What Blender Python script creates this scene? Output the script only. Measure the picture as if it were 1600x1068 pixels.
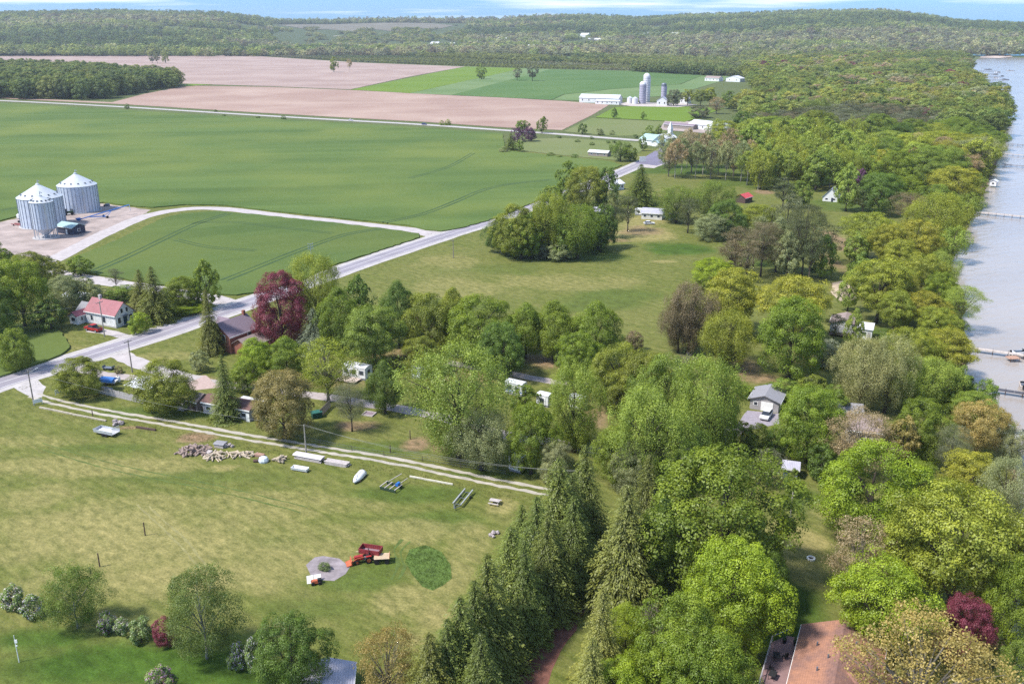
import bpy, bmesh, math, random
import numpy as np
from mathutils import Vector, Matrix

for o in list(bpy.data.objects):
    bpy.data.objects.remove(o)
SC = bpy.context.scene
COL = SC.collection
RNG = np.random.default_rng(7)
random.seed(7)

# ------------------------------------------------------------------ camera
CAM_H = 80.0
F = 1450.0                      # focal length in photograph pixels (1600 wide)
HORIZON = 38.0
PITCH = math.atan((534 - HORIZON) / F)
SP, CP = math.sin(PITCH), math.cos(PITCH)
cam_data = bpy.data.cameras.new("camera")
cam = bpy.data.objects.new("camera", cam_data)
COL.objects.link(cam)
cam.location = (0, 0, CAM_H)
cam.rotation_euler = (math.pi / 2 - PITCH, 0, 0)
cam_data.sensor_width = 36.0
cam_data.lens = 36.0 * F / 1600.0
cam_data.clip_start = 0.5
cam_data.clip_end = 40000
SC.camera = cam

# ------------------------------------------------------------------ world, sun, exposure
SUN_EL, SUN_AZ = math.radians(55), math.radians(-112)   # azimuth clockwise from +Y: the sun stands to the left, a little behind
world = bpy.data.worlds.new("World")
SC.world = world
world.use_nodes = True
wn, wl = world.node_tree.nodes, world.node_tree.links
wn.clear()
w_out = wn.new("ShaderNodeOutputWorld")
w_bg = wn.new("ShaderNodeBackground")
w_bg.inputs["Strength"].default_value = 0.15
sky = wn.new("ShaderNodeTexSky")
sky.sky_type = 'NISHITA'
sky.sun_disc = False
sky.sun_elevation = SUN_EL
sky.sun_rotation = SUN_AZ
sky.altitude = 600
sky.air_density = 1.0
sky.dust_density = 0.15
sky.ozone_density = 3.0
w_tc = wn.new("ShaderNodeTexCoord")
w_map = wn.new("ShaderNodeMapping")
w_map.inputs["Scale"].default_value = (2.2, 2.2, 55.0)
w_no = wn.new("ShaderNodeTexNoise")
w_no.inputs["Scale"].default_value = 2.1
w_no.inputs["Detail"].default_value = 6
w_no.inputs["Roughness"].default_value = 0.55
w_rp = wn.new("ShaderNodeValToRGB")
w_rp.color_ramp.elements[0].position = 0.52
w_rp.color_ramp.elements[1].position = 0.80
w_mx = wn.new("ShaderNodeMix")
w_mx.data_type = 'RGBA'
w_tint = wn.new("ShaderNodeMix")
w_tint.data_type = 'RGBA'
w_tint.blend_type = 'MULTIPLY'
w_tint.inputs[0].default_value = 1.0
w_tint.inputs[7].default_value = (1, 1, 1, 1)
w_sep = wn.new("ShaderNodeSeparateXYZ")
w_el = wn.new("ShaderNodeMapRange")        # low sky is a deeper blue than the model's pale horizon
w_el.inputs[1].default_value, w_el.inputs[2].default_value = 0.0, 0.30
w_low = wn.new("ShaderNodeMix")
w_low.data_type = 'RGBA'
w_low.inputs[6].default_value = (0.11, 0.275, 0.60, 1)
w_low.inputs[7].default_value = (1.05, 1.0, 0.92, 1)
wl.new(w_tc.outputs["Generated"], w_sep.inputs[0])
wl.new(w_sep.outputs["Z"], w_el.inputs[0])
wl.new(w_el.outputs[0], w_low.inputs[0])
wl.new(w_low.outputs[2], w_tint.inputs[7])
wl.new(w_tc.outputs["Generated"], w_map.inputs["Vector"])
wl.new(w_map.outputs["Vector"], w_no.inputs["Vector"])
wl.new(w_no.outputs["Fac"], w_rp.inputs["Fac"])
wl.new(w_rp.outputs["Color"], w_mx.inputs[0])
wl.new(sky.outputs["Color"], w_tint.inputs[6])
wl.new(w_tint.outputs[2], w_mx.inputs[6])
w_mx.inputs[7].default_value = (5.6, 5.7, 5.9, 1)
wl.new(w_mx.outputs[2], w_bg.inputs["Color"])
wl.new(w_bg.outputs["Background"], w_out.inputs["Surface"])

sun_data = bpy.data.lights.new("sun", 'SUN')
sun_data.energy = 3.4
sun_data.angle = math.radians(7)
sun_data.color = (1.0, 0.95, 0.87)
sun = bpy.data.objects.new("sun", sun_data)
COL.objects.link(sun)
sd = Vector((math.sin(SUN_AZ) * math.cos(SUN_EL), math.cos(SUN_AZ) * math.cos(SUN_EL), math.sin(SUN_EL)))
sun.rotation_euler = (-sd).to_track_quat('-Z', 'Y').to_euler()
sun.location = sd * 300

SC.view_settings.view_transform = 'Standard'
SC.view_settings.look = 'None'
SC.view_settings.gamma = 1.0
SC.view_settings.use_curve_mapping = False
SC.view_settings.exposure = 1.05
SC.render.engine = 'CYCLES'
SC.cycles.use_denoising = False
SC.cycles.max_bounces = 5
SC.cycles.diffuse_bounces = 2
SC.cycles.glossy_bounces = 2
SC.cycles.transmission_bounces = 3
SC.cycles.transparent_max_bounces = 4
SC.cycles.volume_bounces = 0
SC.cycles.caustics_reflective = False
SC.cycles.caustics_refractive = False

# ------------------------------------------------------------------ geometry helpers
def G(px, py, z=0.0):
    """ground point seen at a photograph pixel"""
    u, v = (px - 800) / F, (py - 534) / F
    t = (CAM_H - z) / (SP + v * CP)
    return Vector((t * u, t * (CP - v * SP), z))

def depth(p):
    return p[1] * CP + (CAM_H - p[2]) * SP

def proj(p):
    d = depth(p)
    return 800 + F * p[0] / d, 534 + F * ((CAM_H - p[2]) * CP - p[1] * SP) / d

def pxm(py):
    return F * (SP + (py - 534) / F * CP) / CAM_H

def height_at(base, ytop):
    """height above a ground point whose image row is ytop"""
    v = (ytop - 534) / F
    # (h*CP - Y*SP) = v*(Y*CP + h*SP), h = CAM_H - z
    h = base[1] * (SP + v * CP) / (CP - v * SP)
    return CAM_H - h

class MB:
    def __init__(s):
        s.v, s.f = [], []
    def add(s, vs, fs):
        o = len(s.v)
        s.v += [tuple(p) for p in vs]
        s.f += [tuple(i + o for i in f) for f in fs]
        return s
    def box(s, cx, cy, cz, sx, sy, sz, rz=0, taper=1.0):
        c, n = math.cos(rz), math.sin(rz)
        vs = []
        for dz, k in ((-.5, 1), (.5, taper)):
            for dx, dy in ((-.5, -.5), (.5, -.5), (.5, .5), (-.5, .5)):
                x, y = dx * sx * k, dy * sy * k
                vs.append((cx + x * c - y * n, cy + x * n + y * c, cz + dz * sz))
        return s.add(vs, [(3, 2, 1, 0), (4, 5, 6, 7), (0, 1, 5, 4), (1, 2, 6, 5), (2, 3, 7, 6), (3, 0, 4, 7)])
    def hexa(s, b, t):
        """b, t: four bottom and four top points (ccw)"""
        return s.add(list(b) + list(t), [(3, 2, 1, 0), (4, 5, 6, 7), (0, 1, 5, 4), (1, 2, 6, 5), (2, 3, 7, 6), (3, 0, 4, 7)])
    def prism(s, poly, y0, y1):
        """poly: list of (x, z) extruded in y"""
        n = len(poly)
        vs = [(x, y0, z) for x, z in poly] + [(x, y1, z) for x, z in poly]
        fs = [tuple(range(n)), tuple(range(2 * n - 1, n - 1, -1))]
        fs += [(i + n, (i + 1) % n + n, (i + 1) % n, i) for i in range(n)]
        return s.add(vs, fs)
    def prismx(s, poly, x0, x1):
        """poly: list of (y, z) extruded in x"""
        n = len(poly)
        vs = [(x0, y, z) for y, z in poly] + [(x1, y, z) for y, z in poly]
        fs = [tuple(range(n - 1, -1, -1)), tuple(range(n, 2 * n))]
        fs += [(i, (i + 1) % n, (i + 1) % n + n, i + n) for i in range(n)]
        return s.add(vs, fs)
    def tube(s, p0, p1, r0, r1=None, n=8, cap=True):
        r1 = r0 if r1 is None else r1
        p0, p1 = Vector(p0), Vector(p1)
        d = (p1 - p0).normalized()
        a = d.orthogonal().normalized()
        b = d.cross(a)
        vs = []
        for p, r in ((p0, r0), (p1, r1)):
            for i in range(n):
                t = 2 * math.pi * i / n
                vs.append(p + a * (r * math.cos(t)) + b * (r * math.sin(t)))
        fs = [(i, (i + 1) % n, (i + 1) % n + n, i + n) for i in range(n)]
        if cap:
            fs += [tuple(range(n - 1, -1, -1)), tuple(range(n, 2 * n))]
        return s.add(vs, fs)
    def cyl(s, x, y, z0, z1, r0, r1=None, n=16, cap=True):
        return s.tube((x, y, z0), (x, y, z1), r0, r1, n, cap)
    def lathe(s, prof, n=24, x=0, y=0):
        """prof: list of (r, z)"""
        vs, fs = [], []
        for r, z in prof:
            for i in range(n):
                t = 2 * math.pi * i / n
                vs.append((x + r * math.cos(t), y + r * math.sin(t), z))
        for k in range(len(prof) - 1):
            for i in range(n):
                j = (i + 1) % n
                fs.append((k * n + i, k * n + j, (k + 1) * n + j, (k + 1) * n + i))
        return s.add(vs, fs)
    def mesh(s, name, mat, smooth=False):
        me = bpy.data.meshes.new(name)
        me.from_pydata(s.v, [], s.f)
        if mat:
            me.materials.append(mat)
        if smooth:
            me.shade_smooth()
        me.update()
        return me
    def build(s, name, mat, parent=None, smooth=False):
        o = bpy.data.objects.new(name, s.mesh(name, mat, smooth))
        COL.objects.link(o)
        if parent:
            o.parent = parent
        return o

def tag(o, label, cat, group=None):
    o["label"], o["category"] = label, cat
    if group:
        o["group"] = group
    return o

def thing(name, label, cat, loc=(0, 0, 0), rz=0.0, group=None):
    o = bpy.data.objects.new(name, None)
    o.empty_display_size = 0.5
    COL.objects.link(o)
    o.location = loc
    o.rotation_euler = (0, 0, rz)
    return tag(o, label, cat, group)

def struct(o):
    o["kind"] = "structure"
    return o

def frame(ax, ay, bx, by):
    """two ground pixels -> (midpoint, heading, length)"""
    a, b = G(ax, ay), G(bx, by)
    d = b - a
    return (a + b) / 2, math.atan2(d.y, d.x), d.length

# ------------------------------------------------------------------ materials
def newmat(name):
    m = bpy.data.materials.new(name)
    m.use_nodes = True
    nt = m.node_tree
    nt.nodes.clear()
    out = nt.nodes.new("ShaderNodeOutputMaterial")
    return m, nt, out

def mixc(nt, fac, a, b, mode='MIX'):
    n = nt.nodes.new("ShaderNodeMix")
    n.data_type = 'RGBA'
    n.blend_type = mode
    for sock, val in ((n.inputs[0], fac), (n.inputs[6], a), (n.inputs[7], b)):
        if hasattr(val, "links"):
            nt.links.new(val, sock)
        elif isinstance(val, (tuple, list)):
            sock.default_value = (*val[:3], 1)
        else:
            sock.default_value = val
    return n.outputs[2]

def noise(nt, scale, detail=4, rough=0.55, vec=None, stretch=None, rotz=0.0, dist=0.0):
    n = nt.nodes.new("ShaderNodeTexNoise")
    n.inputs["Scale"].default_value = scale
    n.inputs["Detail"].default_value = detail
    n.inputs["Roughness"].default_value = rough
    n.inputs["Distortion"].default_value = dist
    if vec is None:
        tc = nt.nodes.new("ShaderNodeTexCoord")
        vec = tc.outputs["Object"]
    if stretch:
        mp = nt.nodes.new("ShaderNodeMapping")
        mp.vector_type = 'TEXTURE'
        mp.inputs["Scale"].default_value = stretch
        mp.inputs["Rotation"].default_value = (0, 0, rotz)
        nt.links.new(vec, mp.inputs["Vector"])
        vec = mp.outputs["Vector"]
    nt.links.new(vec, n.inputs["Vector"])
    return n.outputs["Fac"]

def ramp(nt, fac, p0, p1, c0=(0, 0, 0), c1=(1, 1, 1)):
    n = nt.nodes.new("ShaderNodeValToRGB")
    n.color_ramp.elements[0].position = p0
    n.color_ramp.elements[1].position = p1
    n.color_ramp.elements[0].color = (*c0, 1)
    n.color_ramp.elements[1].color = (*c1, 1)
    nt.links.new(fac, n.inputs["Fac"])
    return n.outputs["Color"]

def bump(nt, h, strength=0.3, dist=0.1):
    n = nt.nodes.new("ShaderNodeBump")
    n.inputs["Strength"].default_value = strength
    n.inputs["Distance"].default_value = dist
    nt.links.new(h, n.inputs["Height"])
    return n.outputs["Normal"]

def principled(nt, out, col, rough=0.8, metal=0.0, nrm=None, spec=0.3):
    b = nt.nodes.new("ShaderNodeBsdfPrincipled")
    if hasattr(col, "links"):
        nt.links.new(col, b.inputs["Base Color"])
    else:
        b.inputs["Base Color"].default_value = (*col[:3], 1)
    b.inputs["Roughness"].default_value = rough
    b.inputs["Metallic"].default_value = metal
    b.inputs["Specular IOR Level"].default_value = spec
    if nrm:
        nt.links.new(nrm, b.inputs["Normal"])
    nt.links.new(b.outputs[0], out.inputs["Surface"])
    return b

MATS = {}
def mat(name, col, rough=0.7, metal=0.0, var=0.18, scale=1.5, stretch=None, bmp=0.0):
    """a plain surface: base colour, slow and fine variation, optional relief"""
    if name in MATS:
        return MATS[name]
    m, nt, out = newmat(name)
    n1 = noise(nt, scale, 5, 0.65, stretch=stretch)
    n2 = noise(nt, scale * 9, 3, 0.6)
    dark = tuple(c * (1 - var * 1.6) for c in col)
    lite = tuple(min(1, c * (1 + var)) for c in col)
    c = mixc(nt, ramp(nt, n1, 0.3, 0.7), dark, lite)
    c = mixc(nt, 0.25, c, mixc(nt, n2, dark, lite))
    principled(nt, out, c, rough, metal, bump(nt, n2, bmp) if bmp else None)
    MATS[name] = m
    return m

def ribbed(name, col, period, axis=0, rough=0.45, metal=0.0, var=0.12, depthv=0.5):
    """sheet metal, siding or shingle courses: fine relief across one axis"""
    if name in MATS:
        return MATS[name]
    m, nt, out = newmat(name)
    tc = nt.nodes.new("ShaderNodeTexCoord")
    w = nt.nodes.new("ShaderNodeTexWave")
    w.bands_direction = 'XYZ'[axis]
    w.inputs["Scale"].default_value = 1.0 / period / 3.1831 * 0.5 * 3.1831 / 1.0
    nt.links.new(tc.outputs["Object"], w.inputs["Vector"])
    n1 = noise(nt, 0.7, 5, 0.65)
    dark = tuple(c * (1 - var * 1.6) for c in col)
    lite = tuple(min(1, c * (1 + var)) for c in col)
    c = mixc(nt, ramp(nt, n1, 0.3, 0.7), dark, lite)
    c = mixc(nt, ramp(nt, w.outputs["Fac"], 0.0, 0.25, (0.25, 0.25, 0.25), (0, 0, 0)), c, tuple(v * 0.5 for v in col))
    principled(nt, out, c, rough, metal, bump(nt, w.outputs["Fac"], depthv, 0.05))
    MATS[name] = m
    return m

def leafmat(name, attr_type):
    m, nt, out = newmat(name)
    if attr_type == 'OBJECT':
        oi = nt.nodes.new("ShaderNodeObjectInfo")
        base, rnd = oi.outputs["Color"], oi.outputs["Random"]
    else:
        a = nt.nodes.new("ShaderNodeAttribute")
        a.attribute_type = 'INSTANCER'
        a.attribute_name = 'tint'
        base = a.outputs["Color"]
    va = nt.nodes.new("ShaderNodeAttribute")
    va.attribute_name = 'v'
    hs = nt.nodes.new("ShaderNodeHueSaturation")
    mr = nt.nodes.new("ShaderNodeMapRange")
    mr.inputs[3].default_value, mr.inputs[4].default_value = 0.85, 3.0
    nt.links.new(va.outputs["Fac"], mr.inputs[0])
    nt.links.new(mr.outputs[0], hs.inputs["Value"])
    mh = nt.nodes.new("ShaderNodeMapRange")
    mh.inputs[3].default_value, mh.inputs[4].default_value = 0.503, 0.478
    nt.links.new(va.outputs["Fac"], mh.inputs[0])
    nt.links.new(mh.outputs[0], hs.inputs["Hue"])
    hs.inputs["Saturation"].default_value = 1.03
    nt.links.new(base, hs.inputs["Color"])
    col = hs.outputs["Color"]
    d = nt.nodes.new("ShaderNodeBsdfDiffuse")
    t = nt.nodes.new("ShaderNodeBsdfTranslucent")
    nt.links.new(col, d.inputs["Color"])
    nt.links.new(mixc(nt, 1.0, col, (1.2, 1.1, 0.45), 'MULTIPLY'), t.inputs["Color"])
    mx = nt.nodes.new("ShaderNodeMixShader")
    mx.inputs[0].default_value = 0.38
    nt.links.new(d.outputs[0], mx.inputs[1])
    nt.links.new(t.outputs[0], mx.inputs[2])
    g = nt.nodes.new("ShaderNodeBsdfGlossy")
    g.inputs["Roughness"].default_value = 0.5
    mg = nt.nodes.new("ShaderNodeMixShader")
    mg.inputs[0].default_value = 0.03
    nt.links.new(mx.outputs[0], mg.inputs[1])
    nt.links.new(g.outputs[0], mg.inputs[2])
    nt.links.new(mg.outputs[0], out.inputs["Surface"])
    return m

LEAF = leafmat("leaf", 'OBJECT')
LEAF_I = leafmat("leaf_far", 'INSTANCER')
BARK = mat("bark", (0.075, 0.06, 0.047), 0.9, var=0.3, scale=3)
BARK_PALE = mat("bark_pale", (0.30, 0.28, 0.25), 0.9, var=0.3, scale=3)
TWIG = mat("twig", (0.20, 0.175, 0.14), 0.9, var=0.3, scale=3)
# ================================================================== SETTING
def catmull(pts, step):
    """smooth world polyline through Vector points"""
    P = [pts[0] * 2 - pts[1]] + list(pts) + [pts[-1] * 2 - pts[-2]]
    out = []
    for i in range(1, len(P) - 2):
        a, b, c, d = P[i - 1], P[i], P[i + 1], P[i + 2]
        n = max(2, int((c - b).length / step))
        for k in range(n):
            t = k / n
            out.append(0.5 * ((2 * b) + (c - a) * t + (2 * a - 5 * b + 4 * c - d) * t * t + (3 * b - a - 3 * c + d) * t ** 3))
    out.append(P[-2].copy())
    return out

def offset_line(line, off):
    res = []
    for i, p in enumerate(line):
        d = (line[min(i + 1, len(line) - 1)] - line[max(i - 1, 0)]).normalized()
        res.append(p + Vector((-d.y, d.x, 0)) * off)
    return res

def ribbon(name, line, w, z, m, parent=None, wob=0.0, off=0.0):
    vs, fs = [], []
    for i, p in enumerate(line):
        d = (line[min(i + 1, len(line) - 1)] - line[max(i - 1, 0)]).normalized()
        s = Vector((-d.y, d.x, 0))
        a = w / 2 + (random.uniform(-wob, wob) if wob else 0)
        b = w / 2 + (random.uniform(-wob, wob) if wob else 0)
        q = p + s * off
        vs += [(*(q + s * a).xy, z), (*(q - s * b).xy, z)]
    for i in range(len(line) - 1):
        fs.append((2 * i, 2 * i + 1, 2 * i + 3, 2 * i + 2))
    return MB().add(vs, fs).build(name, m, parent)

def sheet(name, pts, z, m, skirt=0.0, parent=None):
    q = []
    for i in range(len(pts)):                       # edges wander a little
        a, b = Vector((pts[i][0], pts[i][1])), Vector((pts[(i + 1) % len(pts)][0], pts[(i + 1) % len(pts)][1]))
        n = max(1, min(60, int((b - a).length / 2.2)))
        sd = Vector((-(b - a).y, (b - a).x)).normalized() * min(0.55, (b - a).length * .03)
        for k in range(n):
            q.append(a.lerp(b, k / n) + (sd * random.uniform(-1, 1) if k else Vector((0, 0))))
    pts = q
    bm = bmesh.new()
    vs = [bm.verts.new((p[0], p[1], z)) for p in pts]
    f = bm.faces.new(vs)
    if f.calc_area() and f.normal.z < 0:
        f.normal_flip()
    bm.normal_update()
    if f.normal.z < 0:
        f.normal_flip()
    if skirt:
        lo = [bm.verts.new((p[0], p[1], z - skirt)) for p in pts]
        n = len(pts)
        for i in range(n):
            bm.faces.new((vs[i], vs[(i + 1) % n], lo[(i + 1) % n], lo[i]))
    bmesh.ops.triangulate(bm, faces=[f])
    me = bpy.data.meshes.new(name)
    bm.to_mesh(me)
    bm.free()
    me.materials.append(m)
    o = bpy.data.objects.new(name, me)
    COL.objects.link(o)
    if parent:
        o.parent = parent
    return o

def PX(*pts):
    return [G(x, y) for x, y in pts]

def polymask(X, Y, poly):
    inside = np.zeros(X.shape, bool)
    n = len(poly)
    for i in range(n):
        x0, y0 = poly[i][0], poly[i][1]
        x1, y1 = poly[(i + 1) % n][0], poly[(i + 1) % n][1]
        if y0 == y1:
            continue
        c = ((Y < y0) != (Y < y1)) & (X < (x1 - x0) * (Y - y0) / (y1 - y0) + x0)
        inside ^= c
    return inside

def segdist(X, Y, line, closed=False):
    d = np.full(X.shape, 1e9)
    n = len(line)
    for i in range(n if closed else n - 1):
        ax, ay = line[i][0], line[i][1]
        bx, by = line[(i + 1) % n][0], line[(i + 1) % n][1]
        dx, dy = bx - ax, by - ay
        L = dx * dx + dy * dy + 1e-9
        t = np.clip(((X - ax) * dx + (Y - ay) * dy) / L, 0, 1)
        d = np.minimum(d, np.hypot(X - ax - t * dx, Y - ay - t * dy))
    return d

# --- the shoreline: everything on its right-hand side is lake
SHORE_PX = [(1620, 1300), (1598, 1068), (1580, 985), (1592, 900), (1598, 800), (1592, 730), (1572, 690), (1540, 640), (1512, 622), (1503, 600), (1513, 560),
            (1508, 500), (1482, 425), (1497, 385), (1522, 335), (1553, 268), (1566, 232), (1578, 192), (1560, 160), (1525, 135), (1512, 118),
            (1521, 98), (1533, 90), (1565, 88.5), (1640, 92), (1800, 96), (2400, 110)]
SHORE = PX(*SHORE_PX)
LAKE_POLY = [(p.x, p.y) for p in SHORE] + [(2600, 900), (2600, -200), (120, -200)]

def lake_depth(X, Y):
    d = segdist(X, Y, SHORE)
    return np.where(polymask(X, Y, LAKE_POLY), d, -d)

def ground_z(X, Y):
    s = np.clip((lake_depth(X, Y) + 2.5) / 6.0, 0, 1)
    return -2.2 * s * s * (3 - 2 * s)

# skyline of the hills: photograph x -> row of the bare ridge (trees stand on it)
SKY_X = [-900, -300, 0, 100, 180, 240, 340, 400, 430, 520, 600, 700, 780, 830, 900, 960, 1000, 1060, 1150, 1250, 1380, 1440, 1500, 1600, 1900, 2600]
SKY_Y = [30, 27, 27, 25, 23, 24, 25, 31, 36, 37, 35, 35, 35, 31, 28, 30, 33, 28, 27, 23, 23, 29, 37, 41, 41, 42]
def smooth01(t):
    t = np.clip(t, 0, 1)
    return t * t * (3 - 2 * t)

def fbm(X, Y, scale, seed=0, octv=4):
    """cheap value noise on arrays, 0..1"""
    r = np.zeros(np.shape(X))
    amp, tot = 1.0, 0.0
    for o in range(octv):
        x, y = np.asarray(X) / scale * 2 ** o + 17.3 * o, np.asarray(Y) / scale * 2 ** o + 5.1 * o
        xi, yi = np.floor(x).astype(np.int64), np.floor(y).astype(np.int64)
        xf, yf = x - xi, y - yi
        def h(a, b):
            n = (a * 374761393 + b * 668265263 + (seed + o) * 1442695041) & 0x7fffffff
            n = ((n ^ (n >> 13)) * 1274126177) & 0x7fffffff
            return ((n ^ (n >> 16)) & 0xffff) / 65535.0
        sx, sy = xf * xf * (3 - 2 * xf), yf * yf * (3 - 2 * yf)
        a = h(xi, yi) * (1 - sx) + h(xi + 1, yi) * sx
        b = h(xi, yi + 1) * (1 - sx) + h(xi + 1, yi + 1) * sx
        r += amp * (a * (1 - sy) + b * sy)
        tot += amp
        amp *= 0.5
    return r / tot

RIDGE = 5200.0
def hill_z(X, Y):
    X, Y = np.asarray(X, float), np.asarray(Y, float)
    D = np.hypot(X, Y)
    px = 800 + F * (X / np.maximum(Y, 1)) / CP
    rowy = np.interp(px, SKY_X, SKY_Y)
    top = CAM_H + (HORIZON - rowy) / F * RIDGE * 0.98
    start = np.interp(px, [-200, 300, 430, 560, 800, 1000, 1300, 1500], [2500, 2600, 3000, 3400, 3000, 2900, 2500, 2500])
    s = smooth01((D - start) / (RIDGE - start))
    z = top * s * (0.86 + 0.28 * fbm(X, Y, 700, 3) * (1 - s * 0.5)) 
    return np.where(D > RIDGE, top * (1.0 - 0.00002 * (D - RIDGE)), np.minimum(z, top * (0.25 + 0.75 * s)))

# --- the near ground, painted with what grows on it (dry grass, lush grass, bare soil)
def grid_mesh(name, x0, x1, y0, y1, step, zf, m, paintf=None):
    nx, ny = int((x1 - x0) / step) + 1, int((y1 - y0) / step) + 1
    xs, ys = np.linspace(x0, x1, nx), np.linspace(y0, y1, ny)
    X, Y = np.meshgrid(xs, ys)
    Z = zf(X, Y)
    co = np.stack([X, Y, Z], -1).reshape(-1, 3).astype(np.float32)
    i = np.arange(nx * ny).reshape(ny, nx)
    q = np.stack([i[:-1, :-1], i[:-1, 1:], i[1:, 1:], i[1:, :-1]], -1).reshape(-1, 4)
    me = bpy.data.meshes.new(name)
    me.vertices.add(len(co))
    me.vertices.foreach_set("co", co.ravel())
    me.loops.add(q.size)
    me.loops.foreach_set("vertex_index", q.ravel().astype(np.int32))
    me.polygons.add(len(q))
    me.polygons.foreach_set("loop_start", (np.arange(len(q)) * 4).astype(np.int32))
    me.update(calc_edges=True)
    me.shade_smooth()
    if paintf is not None:
        a = me.attributes.new("paint", 'FLOAT_COLOR', 'POINT')
        a.data.foreach_set("color", paintf(X, Y).reshape(-1, 4).astype(np.float32).ravel())
    me.materials.append(m)
    o = bpy.data.objects.new(name, me)
    COL.objects.link(o)
    return struct(o)

# px, py, half-width px, half-height px, amount
DRY = [(250, 850, 330, 60, .75), (90, 830, 160, 50, .7), (300, 905, 170, 45, .85), (130, 900, 140, 30, .6), (380, 900, 120, 40, .6), (640, 830, 80, 24, .6),
       (690, 965, 70, 30, .95), (620, 940, 60, 30, .6), (730, 850, 40, 50, .5), (650, 1000, 60, 22, .7), (130, 730, 170, 20, .6), (400, 780, 120, 18, .5),
       (250, 790, 200, 20, .45), (560, 790, 90, 14, .35), (60, 690, 90, 14, .4), (780, 790, 30, 14, .8), (350, 730, 22, 5, .9), (480, 830, 90, 20, .4),
       (700, 910, 60, 40, .6), (40, 780, 90, 30, .55), (1265, 845, 40, 24, 1.0), (1290, 800, 40, 30, .5), (1240, 870, 40, 60, .5),
       (1000, 365, 55, 18, .9), (1010, 345, 50, 12, .8), (980, 440, 60, 8, .4), (860, 440, 160, 16, .4), (720, 450, 90, 18, .45), (1040, 408, 30, 3, .8),
       (250, 560, 60, 12, .4), (700, 410, 70, 12, .4), (1000, 300, 60, 10, .3), (1320, 380, 40, 30, .5), (900, 225, 90, 8, .3), (150, 545, 60, 10, .4)]
LUSH = [(180, 1040, 260, 46, 1.0), (430, 1060, 120, 30, 1.0), (60, 1000, 120, 26, .9), (330, 1000, 80, 18, .7), (640, 770, 120, 18, .6), (690, 815, 70, 20, .55),
        (560, 905, 120, 22, .5), (600, 880, 60, 16, .6), (180, 700, 130, 12, .5), (330, 645, 260, 12, .6), (600, 700, 120, 12, .5), (760, 740, 90, 10, .6),
        (1060, 390, 70, 10, .9), (900, 400, 140, 10, .6), (950, 470, 90, 25, .5), (780, 420, 120, 12, .3), (1260, 780, 60, 30, .7), (1240, 930, 50, 50, .9),
        (1230, 1000, 60, 40, 1.0), (1320, 320, 60, 14, .6), (1080, 265, 120, 10, .8), (1180, 285, 120, 10, .6), (280, 745, 170, 14, .35), (700, 480, 120, 20, .3),
        (210, 800, 100, 16, .3), (420, 850, 60, 16, .4), (460, 950, 110, 20, .35), (1400, 520, 60, 14, .8), (1290, 560, 40, 20, .7), (1190, 400, 60, 25, .6)]
DIRT = [(303, 683, 30, 8, 1.0), (200, 668, 20, 4, .9), (200, 682, 9, 3, .8), (548, 665, 30, 9, .9), (575, 665, 22, 8, .8), (650, 695, 22, 12, .9), (690, 700, 16, 8, .8),
        (930, 655, 28, 22, .8), (1000, 360, 40, 8, .7), (965, 375, 30, 5, .6), (600, 560, 30, 10, .5), (860, 565, 40, 14, .9), (820, 560, 40, 10, .8), (630, 550, 20, 10, .7),
        (1310, 375, 16, 18, .9), (1325, 455, 26, 14, 1.0), (1325, 388, 20, 10, 1.0), (1165, 575, 40, 20, .8), (1190, 590, 40, 12, .8), (1300, 410, 18, 18, .8),
        (940, 695, 40, 10, .6), (870, 700, 60, 8, .5), (1080, 700, 50, 14, .5), (830, 960, 46, 70, .9), (880, 900, 34, 50, .9), (800, 1040, 46, 50, .9), (925, 840, 20, 40, .7),
        (930, 385, 22, 3, .6), (1195, 300, 20, 5, .9), (1350, 690, 60, 20, .7), (315, 600, 30, 12, .8), (400, 600, 90, 10, .35), (500, 600, 90, 12, .4), (1260, 560, 30, 14, .5), (770, 590, 120, 16, .45)]
def blobs(X, Y, lst, n):
    r = np.zeros(X.shape)
    for px, py, rx, ry, a in lst:
        c = G(px, py)
        wx = rx / pxm(py)
        yf, yn = G(px, py - ry).y, G(px, py + ry).y
        wy = max((yf - yn) / 2, 0.8)
        d = np.sqrt(((X - c.x) / wx) ** 2 + ((Y - (yf + yn) / 2) / wy) ** 2) + (n - 0.5) * 1.1
        r = np.maximum(r, a * (1 - smooth01((d - 0.45) / 0.65)))
    return r

def paint(X, Y):
    n = fbm(X, Y, 9, 1)
    n2 = fbm(X, Y, 14, 5)
    P = np.zeros(X.shape + (4,))
    P[..., 0] = blobs(X, Y, DRY, n)
    P[..., 1] = blobs(X, Y, LUSH, n2)
    P[..., 2] = blobs(X, Y, DIRT, n)
    ld = lake_depth(X, Y)
    P[..., 2] = np.maximum(P[..., 2], smooth01((ld + 4) / 3))
    P[..., 3] = 1
    return P

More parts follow.
